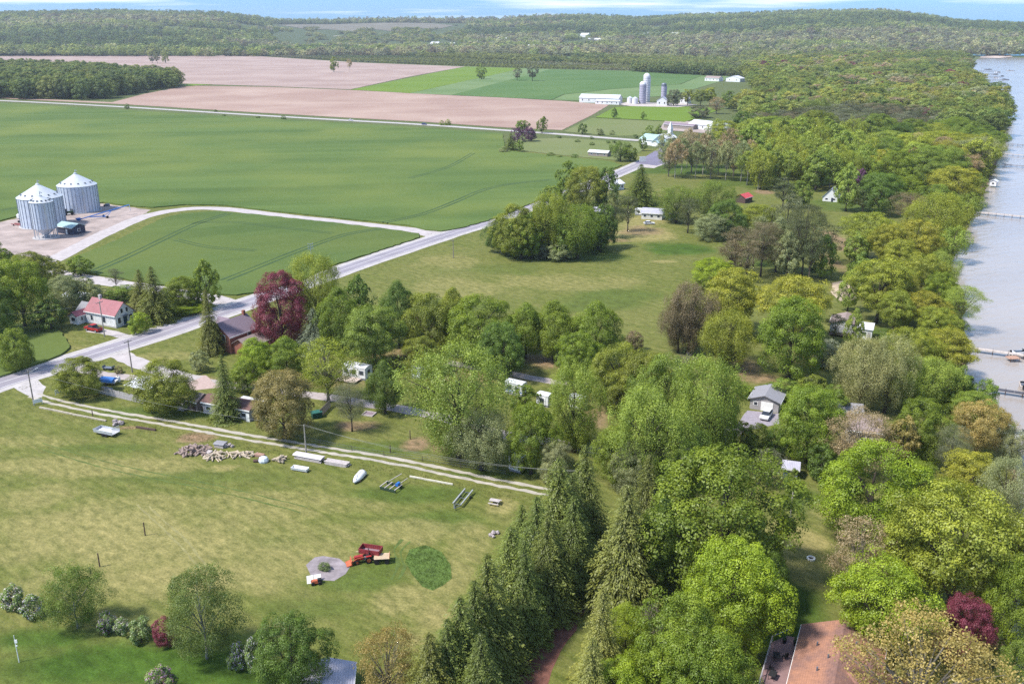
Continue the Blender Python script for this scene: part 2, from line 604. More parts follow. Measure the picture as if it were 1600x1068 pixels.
LANE_DIR = math.atan2((G(600, 716) - G(300, 667)).y, (G(600, 716) - G(300, 667)).x)
def grassmat(name, a, b, dry, lush, soil, painted, mow=LANE_DIR):
    m, nt, out = newmat(name)
    geo = nt.nodes.new("ShaderNodeNewGeometry")
    P = geo.outputs["Position"]
    big = noise(nt, 0.022, 4, 0.6, P)
    mid = noise(nt, 0.16, 5, 0.65, P)
    fine = noise(nt, 0.75, 6, 0.72, P, (1.7, 1.0, 1), mow - 0.35)
    tiny = noise(nt, 3.0, 4, 0.75, P)
    streak = noise(nt, 0.5, 5, 0.65, P, (5, 0.9, 1), mow - 0.35, 0.8)
    base = mixc(nt, ramp(nt, mid, 0.3, 0.7), a, b)
    base = mixc(nt, mixc(nt, 0.42, ramp(nt, streak, 0.42, 0.62), ramp(nt, big, 0.4, 0.65)), base, mixc(nt, 0.45, base, dry))
    if painted:
        at = nt.nodes.new("ShaderNodeAttribute")
        at.attribute_name = "paint"
        sp = nt.nodes.new("ShaderNodeSeparateColor")
        nt.links.new(at.outputs["Color"], sp.inputs[0])
        def msk(s, k=0.55):
            ad = nt.nodes.new("ShaderNodeMath")
            ad.operation = 'MULTIPLY_ADD'
            sb = nt.nodes.new("ShaderNodeMath")
            sb.operation = 'SUBTRACT'
            nt.links.new(mixc(nt, 0.5, fine, streak), sb.inputs[0])
            sb.inputs[1].default_value = 0.5
            nt.links.new(sb.outputs[0], ad.inputs[0])
            ad.inputs[1].default_value = k * 3
            nt.links.new(s, ad.inputs[2])
            ml = nt.nodes.new("ShaderNodeMath")
            ml.operation = 'MULTIPLY'
            ml.use_clamp = True
            nt.links.new(ad.outputs[0], ml.inputs[0])
            st = nt.nodes.new("ShaderNodeMath")
            st.operation = 'MULTIPLY'
            st.use_clamp = True
            nt.links.new(s, st.inputs[0])
            st.inputs[1].default_value = 4
            nt.links.new(st.outputs[0], ml.inputs[1])
            return ml.outputs[0]
        lushc = mixc(nt, ramp(nt, mid, 0.35, 0.7), lush, tuple(v * 1.7 for v in lush))
        base = mixc(nt, msk(sp.outputs[1], 0.4), base, lushc)
        base = mixc(nt, msk(sp.outputs[0], 0.4), base, mixc(nt, fine, dry, tuple(v * 1.25 for v in dry)))
        base = mixc(nt, msk(sp.outputs[2], 0.35), base, mixc(nt, fine, tuple(v * 0.75 for v in soil), tuple(v * 1.2 for v in soil)))
    base = mixc(nt, ramp(nt, fine, 0.28, 0.72, (0.62, 0.62, 0.62), (1.3, 1.3, 1.25)), base, base)
    dk = mixc(nt, 1.0, base, ramp(nt, fine, 0.32, 0.66, (0.52, 0.56, 0.50), (1.08, 1.06, 1.04)), 'MULTIPLY')
    dk = mixc(nt, 1.0, dk, ramp(nt, tiny, 0.3, 0.66, (0.58, 0.60, 0.56), (1.1, 1.1, 1.1)), 'MULTIPLY')
    principled(nt, out, dk, 0.95, 0, bump(nt, mixc(nt, 0.5, fine, tiny), 0.5, 0.25), 0.1)
    return m

M_LAWN = grassmat("lawn_grass", (0.126, 0.150, 0.032), (0.160, 0.178, 0.045), (0.285, 0.245, 0.10), (0.050, 0.092, 0.014), (0.30, 0.20, 0.125), True)
M_PLAIN = grassmat("plain_grass", (0.10, 0.135, 0.045), (0.13, 0.155, 0.06), (0.19, 0.19, 0.09), (0.045, 0.085, 0.014), (0.3, 0.2, 0.15), False)
M_HILL = grassmat("hill_grass", (0.07, 0.10, 0.04), (0.10, 0.13, 0.055), (0.14, 0.15, 0.08), (0.045, 0.085, 0.014), (0.3, 0.2, 0.15), False)

grid_mesh("ground", -260, 340, 60, 640, 1.3, ground_z, M_LAWN, paint)
grid_mesh("terrain", -2400, 2200, 40, 2620, 14, lambda X, Y: np.where((X > -262) & (X < 342) & (Y < 642) & (Y > 58), -3.0, -0.05) + ground_z(X, Y), M_PLAIN)
grid_mesh("hills", -7000, 7000, 2600, 10000, 70, lambda X, Y: hill_z(X, Y) - 0.1, M_HILL)

# --- lake
m, nt, out = newmat("lake_water")
geo = nt.nodes.new("ShaderNodeNewGeometry")
w1 = noise(nt, 0.35, 4, 0.6, geo.outputs["Position"], (3.0, 1.0, 1), 0.5, 0.4)
w2 = noise(nt, 0.02, 3, 0.5, geo.outputs["Position"], (4.0, 1.0, 1), 0.3)
wc = mixc(nt, ramp(nt, w2, 0.35, 0.7), (0.275, 0.24, 0.215), (0.345, 0.305, 0.275))
principled(nt, out, wc, 0.12, 0, bump(nt, w1, 0.6, 0.6), 0.3)
M_WATER = m
MB().add([(60, -300, -0.7), (5000, -300, -0.7), (5000, 2550, -0.7), (60, 2550, -0.7)], [(0, 1, 2, 3)]).build("lake", M_WATER)
struct(bpy.data.objects["lake"])

# --- fields
def cropmat(name, a, b, c, rot=0.0, stretch=(60, 5, 1), sc=0.25):
    m, nt, out = newmat(name)
    geo = nt.nodes.new("ShaderNodeNewGeometry")
    P = geo.outputs["Position"]
    s1 = noise(nt, sc, 5, 0.6, P, stretch, rot, 0.5)
    s2 = noise(nt, 0.011, 4, 0.55, P)
    s3 = noise(nt, 0.9, 5, 0.75, P)
    col = mixc(nt, ramp(nt, s1, 0.33, 0.68), a, b)
    col = mixc(nt, ramp(nt, s2, 0.42, 0.7), col, c)
    col = mixc(nt, 1.0, col, ramp(nt, s3, 0.25, 0.6, (0.78, 0.8, 0.78), (1.0, 1.0, 1.0)), 'MULTIPLY')
    principled(nt, out, col, 0.95, 0, bump(nt, s3, 0.5, 0.2), 0.1)
    MATS[name] = m
    return m

M_WHEAT = cropmat("wheat", (0.066, 0.108, 0.026), (0.104, 0.152, 0.040), (0.134, 0.168, 0.040), 0.15, (40, 3, 1), 0.12)
M_WHEAT_D = cropmat("wheat_dark", (0.061, 0.099, 0.025), (0.097, 0.140, 0.037), (0.108, 0.138, 0.034), 0.5, (24, 3, 1), 0.15)
M_SOIL = cropmat("soil", (0.285, 0.19, 0.155), (0.335, 0.23, 0.19), (0.39, 0.285, 0.235), 0.1, (80, 6, 1), 0.2)
M_SOIL_F = cropmat("soil_far", (0.28, 0.20, 0.175), (0.335, 0.245, 0.215), (0.38, 0.29, 0.255), 0.05, (90, 9, 1), 0.12)
M_LIME = cropmat("lime_crop", (0.11, 0.175, 0.02), (0.14, 0.21, 0.025), (0.13, 0.19, 0.03), 0.0, (60, 8, 1), 0.1)
M_PALE = cropmat("pale_crop", (0.13, 0.19, 0.075), (0.16, 0.215, 0.09), (0.11, 0.17, 0.06), 0.3, (60, 8, 1), 0.1)
M_MID = cropmat("mid_crop", (0.07, 0.13, 0.035), (0.085, 0.15, 0.045), (0.10, 0.16, 0.05), 0.3, (60, 8, 1), 0.1)
M_PAST = cropmat("pasture_grass", (0.12, 0.155, 0.05), (0.15, 0.175, 0.06), (0.17, 0.18, 0.08), 0.3, (20, 6, 1), 0.2)
M_TRACK = mat("crop_track", (0.038, 0.072, 0.020), 0.95)
M_TALL = mat("tall_grass", (0.088, 0.140, 0.028), 0.95, var=0.4, scale=0.6, bmp=0.3)

wheat = struct(sheet("wheat_field", PX((-160, 160), (0, 161), (190, 172), (400, 185), (540, 193), (660, 200), (785, 209), (790, 236), (880, 245), (955, 253), (972, 259),
        (930, 275), (868, 302), (800, 332), (757, 347), (720, 357), (690, 362), (665, 360), (640, 353), (560, 344.5), (450, 333), (350, 321.5), (290, 320.5),
        (240, 325), (200, 322), (162, 317), (100, 322), (30, 338), (0, 346), (-160, 372)), 0.45, M_WHEAT, 0.5))
wheat2 = struct(sheet("wheat_field", PX((112, 404), (160, 386), (205, 366), (250, 344), (285, 334), (340, 331.5), (400, 336), (500, 346.5), (600, 358), (655, 366), (655, 372),
        (600, 390), (525, 414), (470, 438), (420, 455), (370, 462), (345, 461), (300, 452), (230, 443), (165, 432), (120, 424)), 0.45, M_WHEAT_D, 0.5))
struct(sheet("wheat_field", PX((-90, 508), (20, 507), (85, 512), (104, 530), (109, 545), (95, 556), (70, 566), (0, 590), (-90, 622)), 0.5, M_WHEAT_D, 0.55))
struct(sheet("soil_field", PX((-120, 150), (0, 152), (175, 160), (225, 147), (292, 134), (420, 136), (560, 141.5), (700, 149), (800, 153.5), (880, 158), (952, 164), (925, 180), (878, 203.5),
        (790, 199.5), (660, 190.5), (540, 184), (400, 176), (190, 163), (0, 154)), 0.12, M_SOIL))
struct(sheet("soil_field", PX((-120, 88), (0, 88), (100, 84.5), (190, 80), (260, 80.5), (340, 84), (450, 91), (560, 98), (727, 104.3), (640, 120), (547, 140), (420, 135), (290, 131), (150, 122), (-120, 122)), 0.15, M_SOIL_F))
struct(sheet("green_field", PX((727, 104.3), (818, 107), (640, 146), (548, 140.5)), 0.25, M_LIME))
struct(sheet("green_field", PX((818, 107), (860, 108.5), (705, 149), (640, 146)), 0.2, M_PALE))
struct(sheet("green_field", PX((860, 108.5), (980, 111), (1100, 117), (1062, 132), (950, 140), (880, 148), (862, 156.5), (705, 149)), 0.3, M_MID))
struct(sheet("green_field", PX((1100, 117), (1150, 120), (1050, 150), (905, 157.5), (864, 156.5), (882, 148), (952, 140), (1064, 132)), 0.2, M_PALE))
struct(sheet("green_field", PX((-120, 69), (0, 69.5), (110, 72), (188, 76), (95, 87), (-120, 88)), 0.3, M_LIME))
struct(sheet("green_field", PX((292, 131.3), (333, 132.3), (300, 134.6), (285, 135.6)), 0.3, M_LIME))
struct(sheet("green_field", PX((960, 168), (1000, 166), (1078, 167), (1130, 170), (1070, 191), (930, 184)), 0.3, M_LIME))
struct(sheet("pasture", PX((925, 184.5), (1066, 191.5), (1030, 212), (960, 213), (880, 206)), 0.15, M_PAST))
struct(sheet("pasture", PX((800, 218), (880, 216), (1015, 224), (1000, 238), (965, 251), (880, 243), (800, 234)), 0.15, M_PAST))

def tramline(parent, pts, off=1.25, w=1.1, z=0.462):
    ln = catmull(PX(*pts), 6)
    mb = MB()
    for sgn in (-1, 1):
        l2 = offset_line(ln, sgn * off)
        vs, fs = [], []
        for i, p in enumerate(l2):
            d = (l2[min(i + 1, len(l2) - 1)] - l2[max(i - 1, 0)]).normalized()
            s = Vector((-d.y, d.x, 0)) * w * random.uniform(0.35, 0.6)
            vs += [(*(p + s).xy, z), (*(p - s).xy, z)]
        fs = [(2 * i, 2 * i + 1, 2 * i + 3, 2 * i + 2) for i in range(len(l2) - 1)]
        mb.add(vs, fs)
    mb.build("wheel_track", M_TRACK, parent)
tramline(wheat2, [(143, 427), (200, 402), (260, 373), (310, 350), (358, 335)])
tramline(wheat2, [(350, 440), (400, 420), (470, 392), (540, 368), (598, 358.5)])
tramline(wheat, [(600, 349), (660, 336), (715, 315), (750, 300), (790, 290), (860, 282)])
tramline(wheat2, [(275, 376), (330, 388), (400, 393)], 1.1, 0.7)
tramline(wheat2, [(300, 350), (360, 348), (430, 356), (520, 366)], 1.1, 0.7)
tramline(wheat, [(640, 280), (700, 262), (740, 240)], 1.2, 0.8)
tramline(wheat, [(0, 330), (60, 320), (130, 306)], 1.2, 1.0)

# --- roads
M_ROAD = mat("asphalt", (0.25, 0.228, 0.258), 0.85, var=0.16, scale=0.10, stretch=(5, 1, 1))
M_SHOULDER = mat("road_gravel", (0.40, 0.37, 0.36), 0.95, var=0.2, scale=0.35)
M_LINE = mat("road_line", (0.62, 0.60, 0.60), 0.8, var=0.15, scale=1)
M_GRAVEL = mat("lane_gravel", (0.40, 0.36, 0.355), 0.95, var=0.16, scale=0.35)
M_TRACKG = mat("track_gravel", (0.38, 0.345, 0.295), 0.95, var=0.2, scale=0.4)
M_PAD = mat("pad_gravel", (0.34, 0.275, 0.25), 0.95, var=0.28, scale=0.12)
M_PARK = mat("parking_asphalt", (0.17, 0.155, 0.215), 0.9, var=0.15, scale=0.1)

road_line = catmull(PX((-260, 684), (-80, 627), (0, 598), (60, 580), (130, 558), (200, 536), (270, 513.5), (345, 488), (410, 465), (480, 441), (560, 413), (640, 386), (700, 366.5), (750, 351),
                       (800, 334), (860, 310), (920, 289), (975, 267), (1020, 247)), 5)
struct(ribbon("road_shoulder", road_line, 11.4, 0.02, M_SHOULDER, wob=0.25))
main_road = struct(ribbon("road", road_line, 7.2, 0.045, M_ROAD))
for o_ in (-3.25, 3.25):
    ribbon("edge_line", road_line, 0.22, 0.055, M_LINE, main_road, off=o_)
ribbon("centre_line", road_line, 0.2, 0.055, M_LINE, main_road)
far_road = catmull(PX((-160, 150.5), (0, 157.2), (190, 167), (400, 180), (540, 188), (660, 194.7), (790, 203.7), (880, 210), (960, 216.5), (1020, 221)), 20)
struct(ribbon("road", far_road, 9.0, 0.05, M_SHOULDER, wob=0.3))
lane = catmull(PX((40, 425), (85, 405), (135, 379), (180, 357), (230, 337), (290, 326.5), (350, 326.5), (450, 338), (560, 349.7), (640, 358.5), (690, 367)), 4)
struct(ribbon("farm_lane", lane, 7.4, 0.012, M_GRAVEL, wob=0.35))
struct(sheet("farm_lane", PX((640, 355), (690, 362.5), (735, 356), (700, 372), (676, 378), (664, 369), (640, 362)), 0.016, M_GRAVEL))
struct(sheet("gravel_pad", PX((-80, 362), (0, 347), (40, 338), (100, 323), (160, 318), (236, 328), (205, 346), (150, 374), (110, 392), (75, 408), (30, 398), (-80, 390)), 0.008, M_PAD))
side_road = catmull(PX((40, 416), (100, 428), (160, 439), (215, 447), (270, 456), (330, 466), (362, 474), (390, 470)), 4)
struct(ribbon("gravel_road", side_road, 7.0, 0.012, M_GRAVEL, wob=0.4))
track_line = catmull(PX((52, 617), (90, 628), (160, 643), (230, 655), (300, 667), (400, 685), (500, 701), (600, 717), (700, 737), (770, 752), (860, 769)), 1.1)
for o_ in (-1.05, 1.05):
    struct(ribbon("wheel_track", track_line, 0.95, 0.014, M_TRACKG, wob=0.22, off=o_))
struct(sheet("track_apron", PX((20, 604), (58, 592), (72, 604), (66, 620), (52, 622), (36, 614)), 0.0135, M_SHOULDER))
camp = catmull(PX((120, 574), (160, 585), (212, 590), (260, 592), (300, 594), (350, 600), (410, 607), (480, 616), (560, 628), (640, 641), (700, 655), (800, 681), (880, 693), (940, 704), (1010, 716), (1080, 706), (1130, 682), (1160, 665)), 3)
struct(ribbon("camp_lane", camp, 3.6, 0.012, mat("camp_gravel", (0.36, 0.31, 0.30), 0.95, var=0.2, scale=0.4), wob=0.3))
struct(ribbon("camp_lane", catmull(PX((180, 549), (200, 560), (232, 573), (262, 582), (305, 593)), 2), 5.0, 0.016, M_GRAVEL, wob=0.3))
struct(ribbon("camp_lane", catmull(PX((700, 566), (780, 581), (830, 590), (870, 597), (930, 600)), 3), 3.2, 0.012, MATS["camp_gravel"], wob=0.3))
struct(sheet("gravel_yard", PX((285, 587), (322, 586), (345, 605), (300, 610)), 0.014, mat("yard_gravel", (0.40, 0.30, 0.27), 0.95)))
struct(ribbon("driveway", catmull(PX((212, 532), (190, 524), (165, 518), (140, 515)), 2), 3.4, 0.012, M_GRAVEL, wob=0.3))
struct(sheet("driveway", PX((1168, 641), (1218, 646), (1218, 662), (1190, 668), (1164, 672), (1128, 694), (1112, 690), (1156, 658)), 0.016, mat("drive_asphalt", (0.27, 0.24, 0.27), 0.9)))
struct(sheet("parking_lot", PX((992, 255), (1032, 231), (1062, 234), (1055, 250), (1026, 259)), 0.06, M_PARK))
struct(ribbon("gravel_road", catmull(PX((1010, 262), (1035, 253), (1060, 243), (1090, 232), (1120, 226), (1152, 223)), 6), 9, 0.05, M_GRAVEL, wob=0.4))
struct(sheet("feedlot_yard", PX((1040, 188), (1078, 190), (1125, 203), (1110, 209), (1030, 203)), 0.2, M_PAD))
struct(sheet("gravel_yard", PX((980, 160), (1060, 162), (1090, 164), (1060, 168), (985, 166.5), (960, 163)), 0.35, mat("farm_yard", (0.42, 0.37, 0.34), 0.95)))
struct(sheet("tall_grass_patch", PX((640, 858), (665, 851), (690, 862), (704, 882), (706, 903), (692, 914), (676, 922), (660, 916), (644, 897), (633, 876)), 0.02, M_TALL))
struct(sheet("needle_litter", PX((932, 878), (958, 892), (915, 955), (870, 1030), (845, 1100), (780, 1110), (806, 1035), (850, 960), (900, 900)), 0.014, mat("red_litter", (.17, .075, .055), .95, var=.35, scale=1.2)))
struct(sheet("stone_patch", PX((478, 882), (492, 870), (505, 868), (530, 872), (547, 885), (540, 896), (522, 907), (505, 906), (486, 899)), 0.016, mat("ash", (0.25, 0.215, 0.225), 0.95, var=0.35, scale=0.5)))
struct(sheet("beach", PX((1530, 90), (1545, 84), (1580, 86), (1582, 89), (1560, 91)), 0.1, mat("sand", (0.5, 0.4, 0.34), 0.95)))
struct(sheet("sand_clearing", PX((1300, 442), (1318, 438), (1345, 452), (1338, 468), (1312, 470), (1298, 456)), 0.012, mat("sandy_soil", (0.42, 0.33, 0.24), 0.95, var=0.25, scale=0.3)))

M_RUT = mat("rut_straw", (0.235, 0.215, 0.085), 0.95, var=0.3, scale=0.6)
M_RUTG = mat("rut_green", (0.085, 0.12, 0.026), 0.95, var=0.3, scale=0.6)
for pts, mm, w_ in (([(214, 788), (240, 812), (275, 845), (318, 893)], M_RUT, .34), ([(232, 790), (262, 818), (290, 843), (326, 890)], M_RUT, .34), ([(622, 905), (632, 885), (626, 862), (640, 845)], M_RUTG, .4), ([(612, 905), (622, 882), (616, 858), (628, 842)], M_RUTG, .4),
                ([(60, 700), (180, 735), (330, 765), (470, 800)], M_RUTG, .3), ([(66, 692), (190, 727), (340, 758), (480, 792)], M_RUTG, .3)):
    struct(ribbon("wheel_rut", catmull(PX(*pts), 1.2), w_, 0.012, mm, wob=w_ * .42))
# tall grass in the uncut patch and rough tufts over the lawn: too many to count
def tufts(name, pts, h, m, label, nblade=5, bw=0.03):
    mb = MB()
    for p in pts:
        for k in range(nblade):
            a = random.uniform(0, 6.283)
            r = random.uniform(0, 0.22)
            hh = h * random.uniform(0.5, 1.2)
            x, y = p[0] + r * math.cos(a), p[1] + r * math.sin(a)
            w = bw * (0.6 + 0.8 * random.random())
            b = random.uniform(0, 6.283)
            dx, dy = w * math.cos(b), w * math.sin(b)
            lx, ly = random.uniform(-.3, .3) * hh, random.uniform(-.3, .3) * hh
            i = len(mb.v)
            mb.v += [(x - dx, y - dy, 0), (x + dx, y + dy, 0), (x + lx, y + ly, hh)]
            mb.f.append((i, i + 1, i + 2))
    o = mb.build(name, LEAF)
    o.color = (*m, 1)
    o["kind"], o["label"] = "stuff", label
    return o

def in_poly_pts(poly, n):
    xs, ys = [p[0] for p in poly], [p[1] for p in poly]
    X = RNG.uniform(min(xs), max(xs), n * 3)
    Y = RNG.uniform(min(ys), max(ys), n * 3)
    k = polymask(X, Y, poly)
    return np.stack([X[k], Y[k]], -1)[:n]
patch = PX((640, 858), (665, 851), (690, 862), (704, 882), (706, 903), (692, 914), (676, 922), (660, 916), (644, 897), (633, 876))
tufts("tall_grass", in_poly_pts(patch, 1800), 0.22, (.105, .165, .030), "uncut dark green grass left standing in the mown lawn", 3, 0.022)
verge = []
for ln, o0, o1, n in ((track_line, -5.5, -2.5, 900), (track_line, 2.2, 3.4, 250), (road_line, 6.2, 8.5, 1600), (road_line, -8.5, -6.2, 1100)):
    for _ in range(n):
        i = random.randrange(len(ln) - 1)
        d = (ln[i + 1] - ln[i]).normalized()
        verge.append(ln[i] + Vector((-d.y, d.x, 0)) * random.uniform(o0, o1) + d * random.uniform(0, 3))
tufts("verge_grass", verge, 0.22, (.16, .17, .05), "rough olive grass along the road and track verges", 4)
# ================================================================== TREES
def quads_mesh(name, C, N, size, v, m, aspect=0.62, axis=None):
    """leaf faces: centres C, normals N, sizes, per-leaf value v"""
    n = len(C)
    N = N / (np.linalg.norm(N, axis=1, keepdims=True) + 1e-9)
    R = RNG.normal(size=(n, 3)) if axis is None else axis
    T = np.cross(N, R)
    T /= (np.linalg.norm(T, axis=1, keepdims=True) + 1e-9)
    B = np.cross(N, T)
    if axis is not None:
        T, B = B, T
    s = size[:, None]
    co = np.stack([C - T * s, C - B * s * aspect + N * s * 0.12, C + T * s, C + B * s * aspect + N * s * 0.12], 1).reshape(-1, 3)
    me = bpy.data.meshes.new(name)
    me.vertices.add(4 * n)
    me.vertices.foreach_set("co", co.astype(np.float32).ravel())
    me.loops.add(4 * n)
    me.loops.foreach_set("vertex_index", np.arange(4 * n, dtype=np.int32))
    me.polygons.add(n)
    me.polygons.foreach_set("loop_start", (np.arange(n) * 4).astype(np.int32))
    me.update(calc_edges=True)
    a = me.attributes.new("v", 'FLOAT', 'POINT')
    a.data.foreach_set("value", np.repeat(np.clip(v, 0, 1), 4).astype(np.float32))
    me.materials.append(m)
    return me

def unit(a):
    return a / (np.linalg.norm(a, axis=-1, keepdims=True) + 1e-9)

def crown_points(rng, nclump, cb, shape, lump=0.22):
    """clump centres in a crown of width 1 and height 1 - cb"""
    out = []
    ph = rng.uniform(0, 6.283, 6)
    while len(out) < nclump:
        s = rng.uniform(0.02, 0.99)
        if shape == 'round':
            pr = math.sqrt(max(0, 1 - (abs(s - 0.42) / 0.58) ** 2.2))
        elif shape == 'egg':
            pr = math.sin(math.pi * min(1, s * 0.92 + 0.10)) ** 0.7 * (1 - 0.35 * s)
        elif shape == 'umbrella':
            pr = (0.45 + 0.55 * min(1, s / 0.45)) * math.sqrt(max(0, 1 - max(0, (s - 0.45) / 0.55) ** 2.1))
        elif shape == 'vase':
            pr = (0.35 + 0.65 * min(1, s / 0.6)) * math.sqrt(max(0, 1 - max(0, (s - 0.6) / 0.4) ** 2))
        elif shape == 'cone':
            pr = max(0.05, 1 - s) ** 0.75
        else:
            pr = 0.75 * math.sqrt(max(0, 1 - (abs(s - 0.5) / 0.5) ** 3))
        if rng.random() > 0.25 + 0.75 * pr:
            continue
        a = rng.uniform(0, 6.283)
        lum = 1 + lump * (math.sin(2 * a + ph[0] + 3 * s) + math.sin(3 * a + ph[1] - 4 * s) + 0.7 * math.sin(5 * a + ph[2] + 6 * s)) / 2
        r = 0.43 * pr * lum * math.sqrt(rng.uniform(0.2, 1.0))
        out.append((r * math.cos(a), r * math.sin(a), cb + (1 - cb) * (0.06 + 0.88 * s)))
    return np.array(out)

def leaf_crown(name, seed, nclump, nleaf, leaf, cb=0.12, shape='round', rc=0.115, flat=0.8, droop=0.0, m=LEAF, jit=0.38, aspect=0.62, lump=0.22, loose=0.0):
    rng = np.random.default_rng(seed)
    P = crown_points(rng, nclump, cb, shape, lump)
    axisp = np.array([0, 0, cb + (1 - cb) * 0.4])
    outw = unit(P - axisp)
    R = rc * rng.uniform(0.65, 1.35, nclump)
    cv = rng.uniform(0.25, 0.75, nclump)
    k = rng.integers(0, nclump, nclump * nleaf)
    d = unit(rng.normal(size=(len(k), 3)) + 0.75 * outw[k] + np.array([0, 0, 0.45]))
    rad = R[k] * (0.55 + 0.5 * rng.random(len(k)) ** 0.6 + loose * rng.random(len(k)) ** 3)
    C = P[k] + d * rad[:, None] * np.array([1, 1, flat])
    if droop:
        C[:, 2] -= droop * rng.random(len(k)) ** 1.5 * (0.3 + np.hypot(C[:, 0], C[:, 1]))
    k98 = np.percentile(np.hypot(C[:, 0], C[:, 1]), 97)
    C[:, :2] *= 0.5 / k98
    P[:, :2] *= 0.5 / k98
    zt_ = np.percentile(C[:, 2], 99.6)
    C[:, 2] /= zt_
    P[:, 2] /= zt_
    C[:, 2] = np.maximum(C[:, 2], 0.02)
    N = unit(d + jit * rng.normal(size=d.shape) + np.array([0, 0, 0.25]))
    v = np.clip(cv[k] + rng.normal(0, 0.09, len(k)) + 0.22 * (d * outw[k]).sum(1) + 0.12 * d[:, 2] - 0.1, 0, 1)  # outward and upward leaves lighter: light and shade of clumps painted into v
    size = leaf * rng.uniform(0.55, 1.25, len(k))
    return quads_mesh(name, C, N, size, v, m, aspect), P

def limb_mesh(name, P, cb, r0, m, rng, nl=9, lean=0.0, top=0.7, fork=False):
    mb = MB()
    zt = cb + (1 - cb) * top
    pts = [Vector((0, 0, -0.01))]
    for i in range(1, 6):
        t = i / 5
        pts.append(Vector((lean * t + rng.uniform(-.012, .012), rng.uniform(-.012, .012), zt * t)))
    for i in range(5):
        ra, rb = r0 * (1 - 0.15 * i) * (1.35 if i == 0 else 1), r0 * (1 - 0.15 * (i + 1))
        mb.tube(pts[i], pts[i + 1], ra, rb, 7, i in (0, 4))
    idx = rng.permutation(len(P))[:nl]
    for j in idx:
        e = Vector(P[j])
        zb = min(max(cb * 0.7, e.z * rng.uniform(0.35, 0.62)), zt * 0.95)
        t = zb / zt * 5
        i = min(int(t), 4)
        b = pts[i].lerp(pts[i + 1], t - i)
        midp = b.lerp(e, 0.5) + Vector((rng.uniform(-.02, .02), rng.uniform(-.02, .02), 0.02))
        mb.tube(b, midp, r0 * 0.42, r0 * 0.27, 5, False)
        mb.tube(midp, e, r0 * 0.27, r0 * 0.07, 5, False)
    return mb.mesh(name, m, True)

def twig_mesh(name, seed, cb, shape, m, nb=70, ns=7, r=0.006):
    """a bare crown: forking limbs and fine twigs"""
    rng = np.random.default_rng(seed)
    P = crown_points(rng, nb, cb, shape)
    mb = MB()
    mb.tube((0, 0, -0.01), (0.01, 0, cb + 0.1), r * 4.5, r * 3, 6)
    mb.tube((0.01, 0, cb + 0.1), (0, 0.01, cb + (1 - cb) * 0.6), r * 3, r, 5)
    for p in P:
        e = Vector(p)
        b = Vector((0, 0, max(cb * 0.8, e.z * 0.45)))
        q = b.lerp(e, 0.55) + Vector((0, 0, 0.03))
        mb.tube(b, q, r * 1.3, r * 0.8, 3, False)
        mb.tube(q, e, r * 0.8, r * 0.35, 3, False)
        for _ in range(ns):
            s = q.lerp(e, rng.uniform(0.1, 1.0))
            d = Vector(rng.normal(size=3)) + (e - q).normalized() * 1.2 + Vector((0, 0, 0.5))
            mb.tube(s, s + d.normalized() * rng.uniform(0.05, 0.12), r * 0.45, r * 0.2, 3, False)
    return mb.mesh(name, m)

def spruce_crown(name, seed, layers, nbr, nseg, m=LEAF, tip=1.0, sparse=0.0, leaf=1.0):
    rng = np.random.default_rng(seed)
    C, A, N, S, V = [], [], [], [], []
    for L in range(layers):
        s = (L + rng.uniform(-.3, .3)) / layers
        s = min(max(s, 0.0), 0.995)
        z0 = 0.05 + 0.94 * s
        rad = 0.5 * (1 - s) ** 0.70 * rng.uniform(0.86, 1.1) + 0.012
        n = max(4, int(nbr * (0.35 + 0.65 * (1 - s))))
        a0 = rng.uniform(0, 6.28)
        for b in range(n):
            if rng.random() < sparse:
                continue
            a = a0 + 6.283 * b / n + rng.uniform(-.25, .25)
            r = rad * rng.uniform(0.70, 1.16)
            ca, sa = math.cos(a), math.sin(a)
            bv = rng.uniform(0.2, 0.8)
            rise = rng.uniform(0.0, 0.03)
            k = max(3, int(nseg * (0.3 + 0.7 * (1 - s))))
            for j in range(k):
                t = (j + 0.6) / k
                x = r * t
                z = z0 + rise * 4 * t * (1 - t) - 0.10 * t * t * r / 0.5 + 0.02 * max(0, t - .8)
                for sd_ in (-1, 1, 0):
                    wd = (1 - t * 0.75) * r * 0.30
                    off = sd_ * wd * rng.uniform(0.35, 1.0)
                    C.append((x * ca - off * sa, x * sa + off * ca, z - abs(off) * 0.25 + rng.normal(0, 0.004)))
                    dirx = np.array([ca, sa, -0.12]) + sd_ * 0.55 * np.array([-sa, ca, -0.1])
                    A.append(dirx + rng.normal(0, .15, 3))
                    N.append(np.array([ca * 0.30, sa * 0.30, 0.95]) + rng.normal(0, 0.25, 3))
                    S.append(leaf * (0.016 + 0.017 * (1 - s)) * rng.uniform(0.7, 1.4))
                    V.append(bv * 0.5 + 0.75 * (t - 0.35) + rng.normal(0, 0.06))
    C, A, N = np.array(C), unit(np.array(A)), unit(np.array(N))
    C[:, 2] = np.maximum(C[:, 2], 0.015)
    return quads_mesh(name, C, N, np.array(S), np.array(V), m, 0.42, axis=A)

PROTO = {}   # kind -> lod -> list of (trunk mesh, crown mesh)
def add_proto(kind, lod, trunk, crown):
    PROTO.setdefault(kind, {}).setdefault(lod, []).append((trunk, crown))

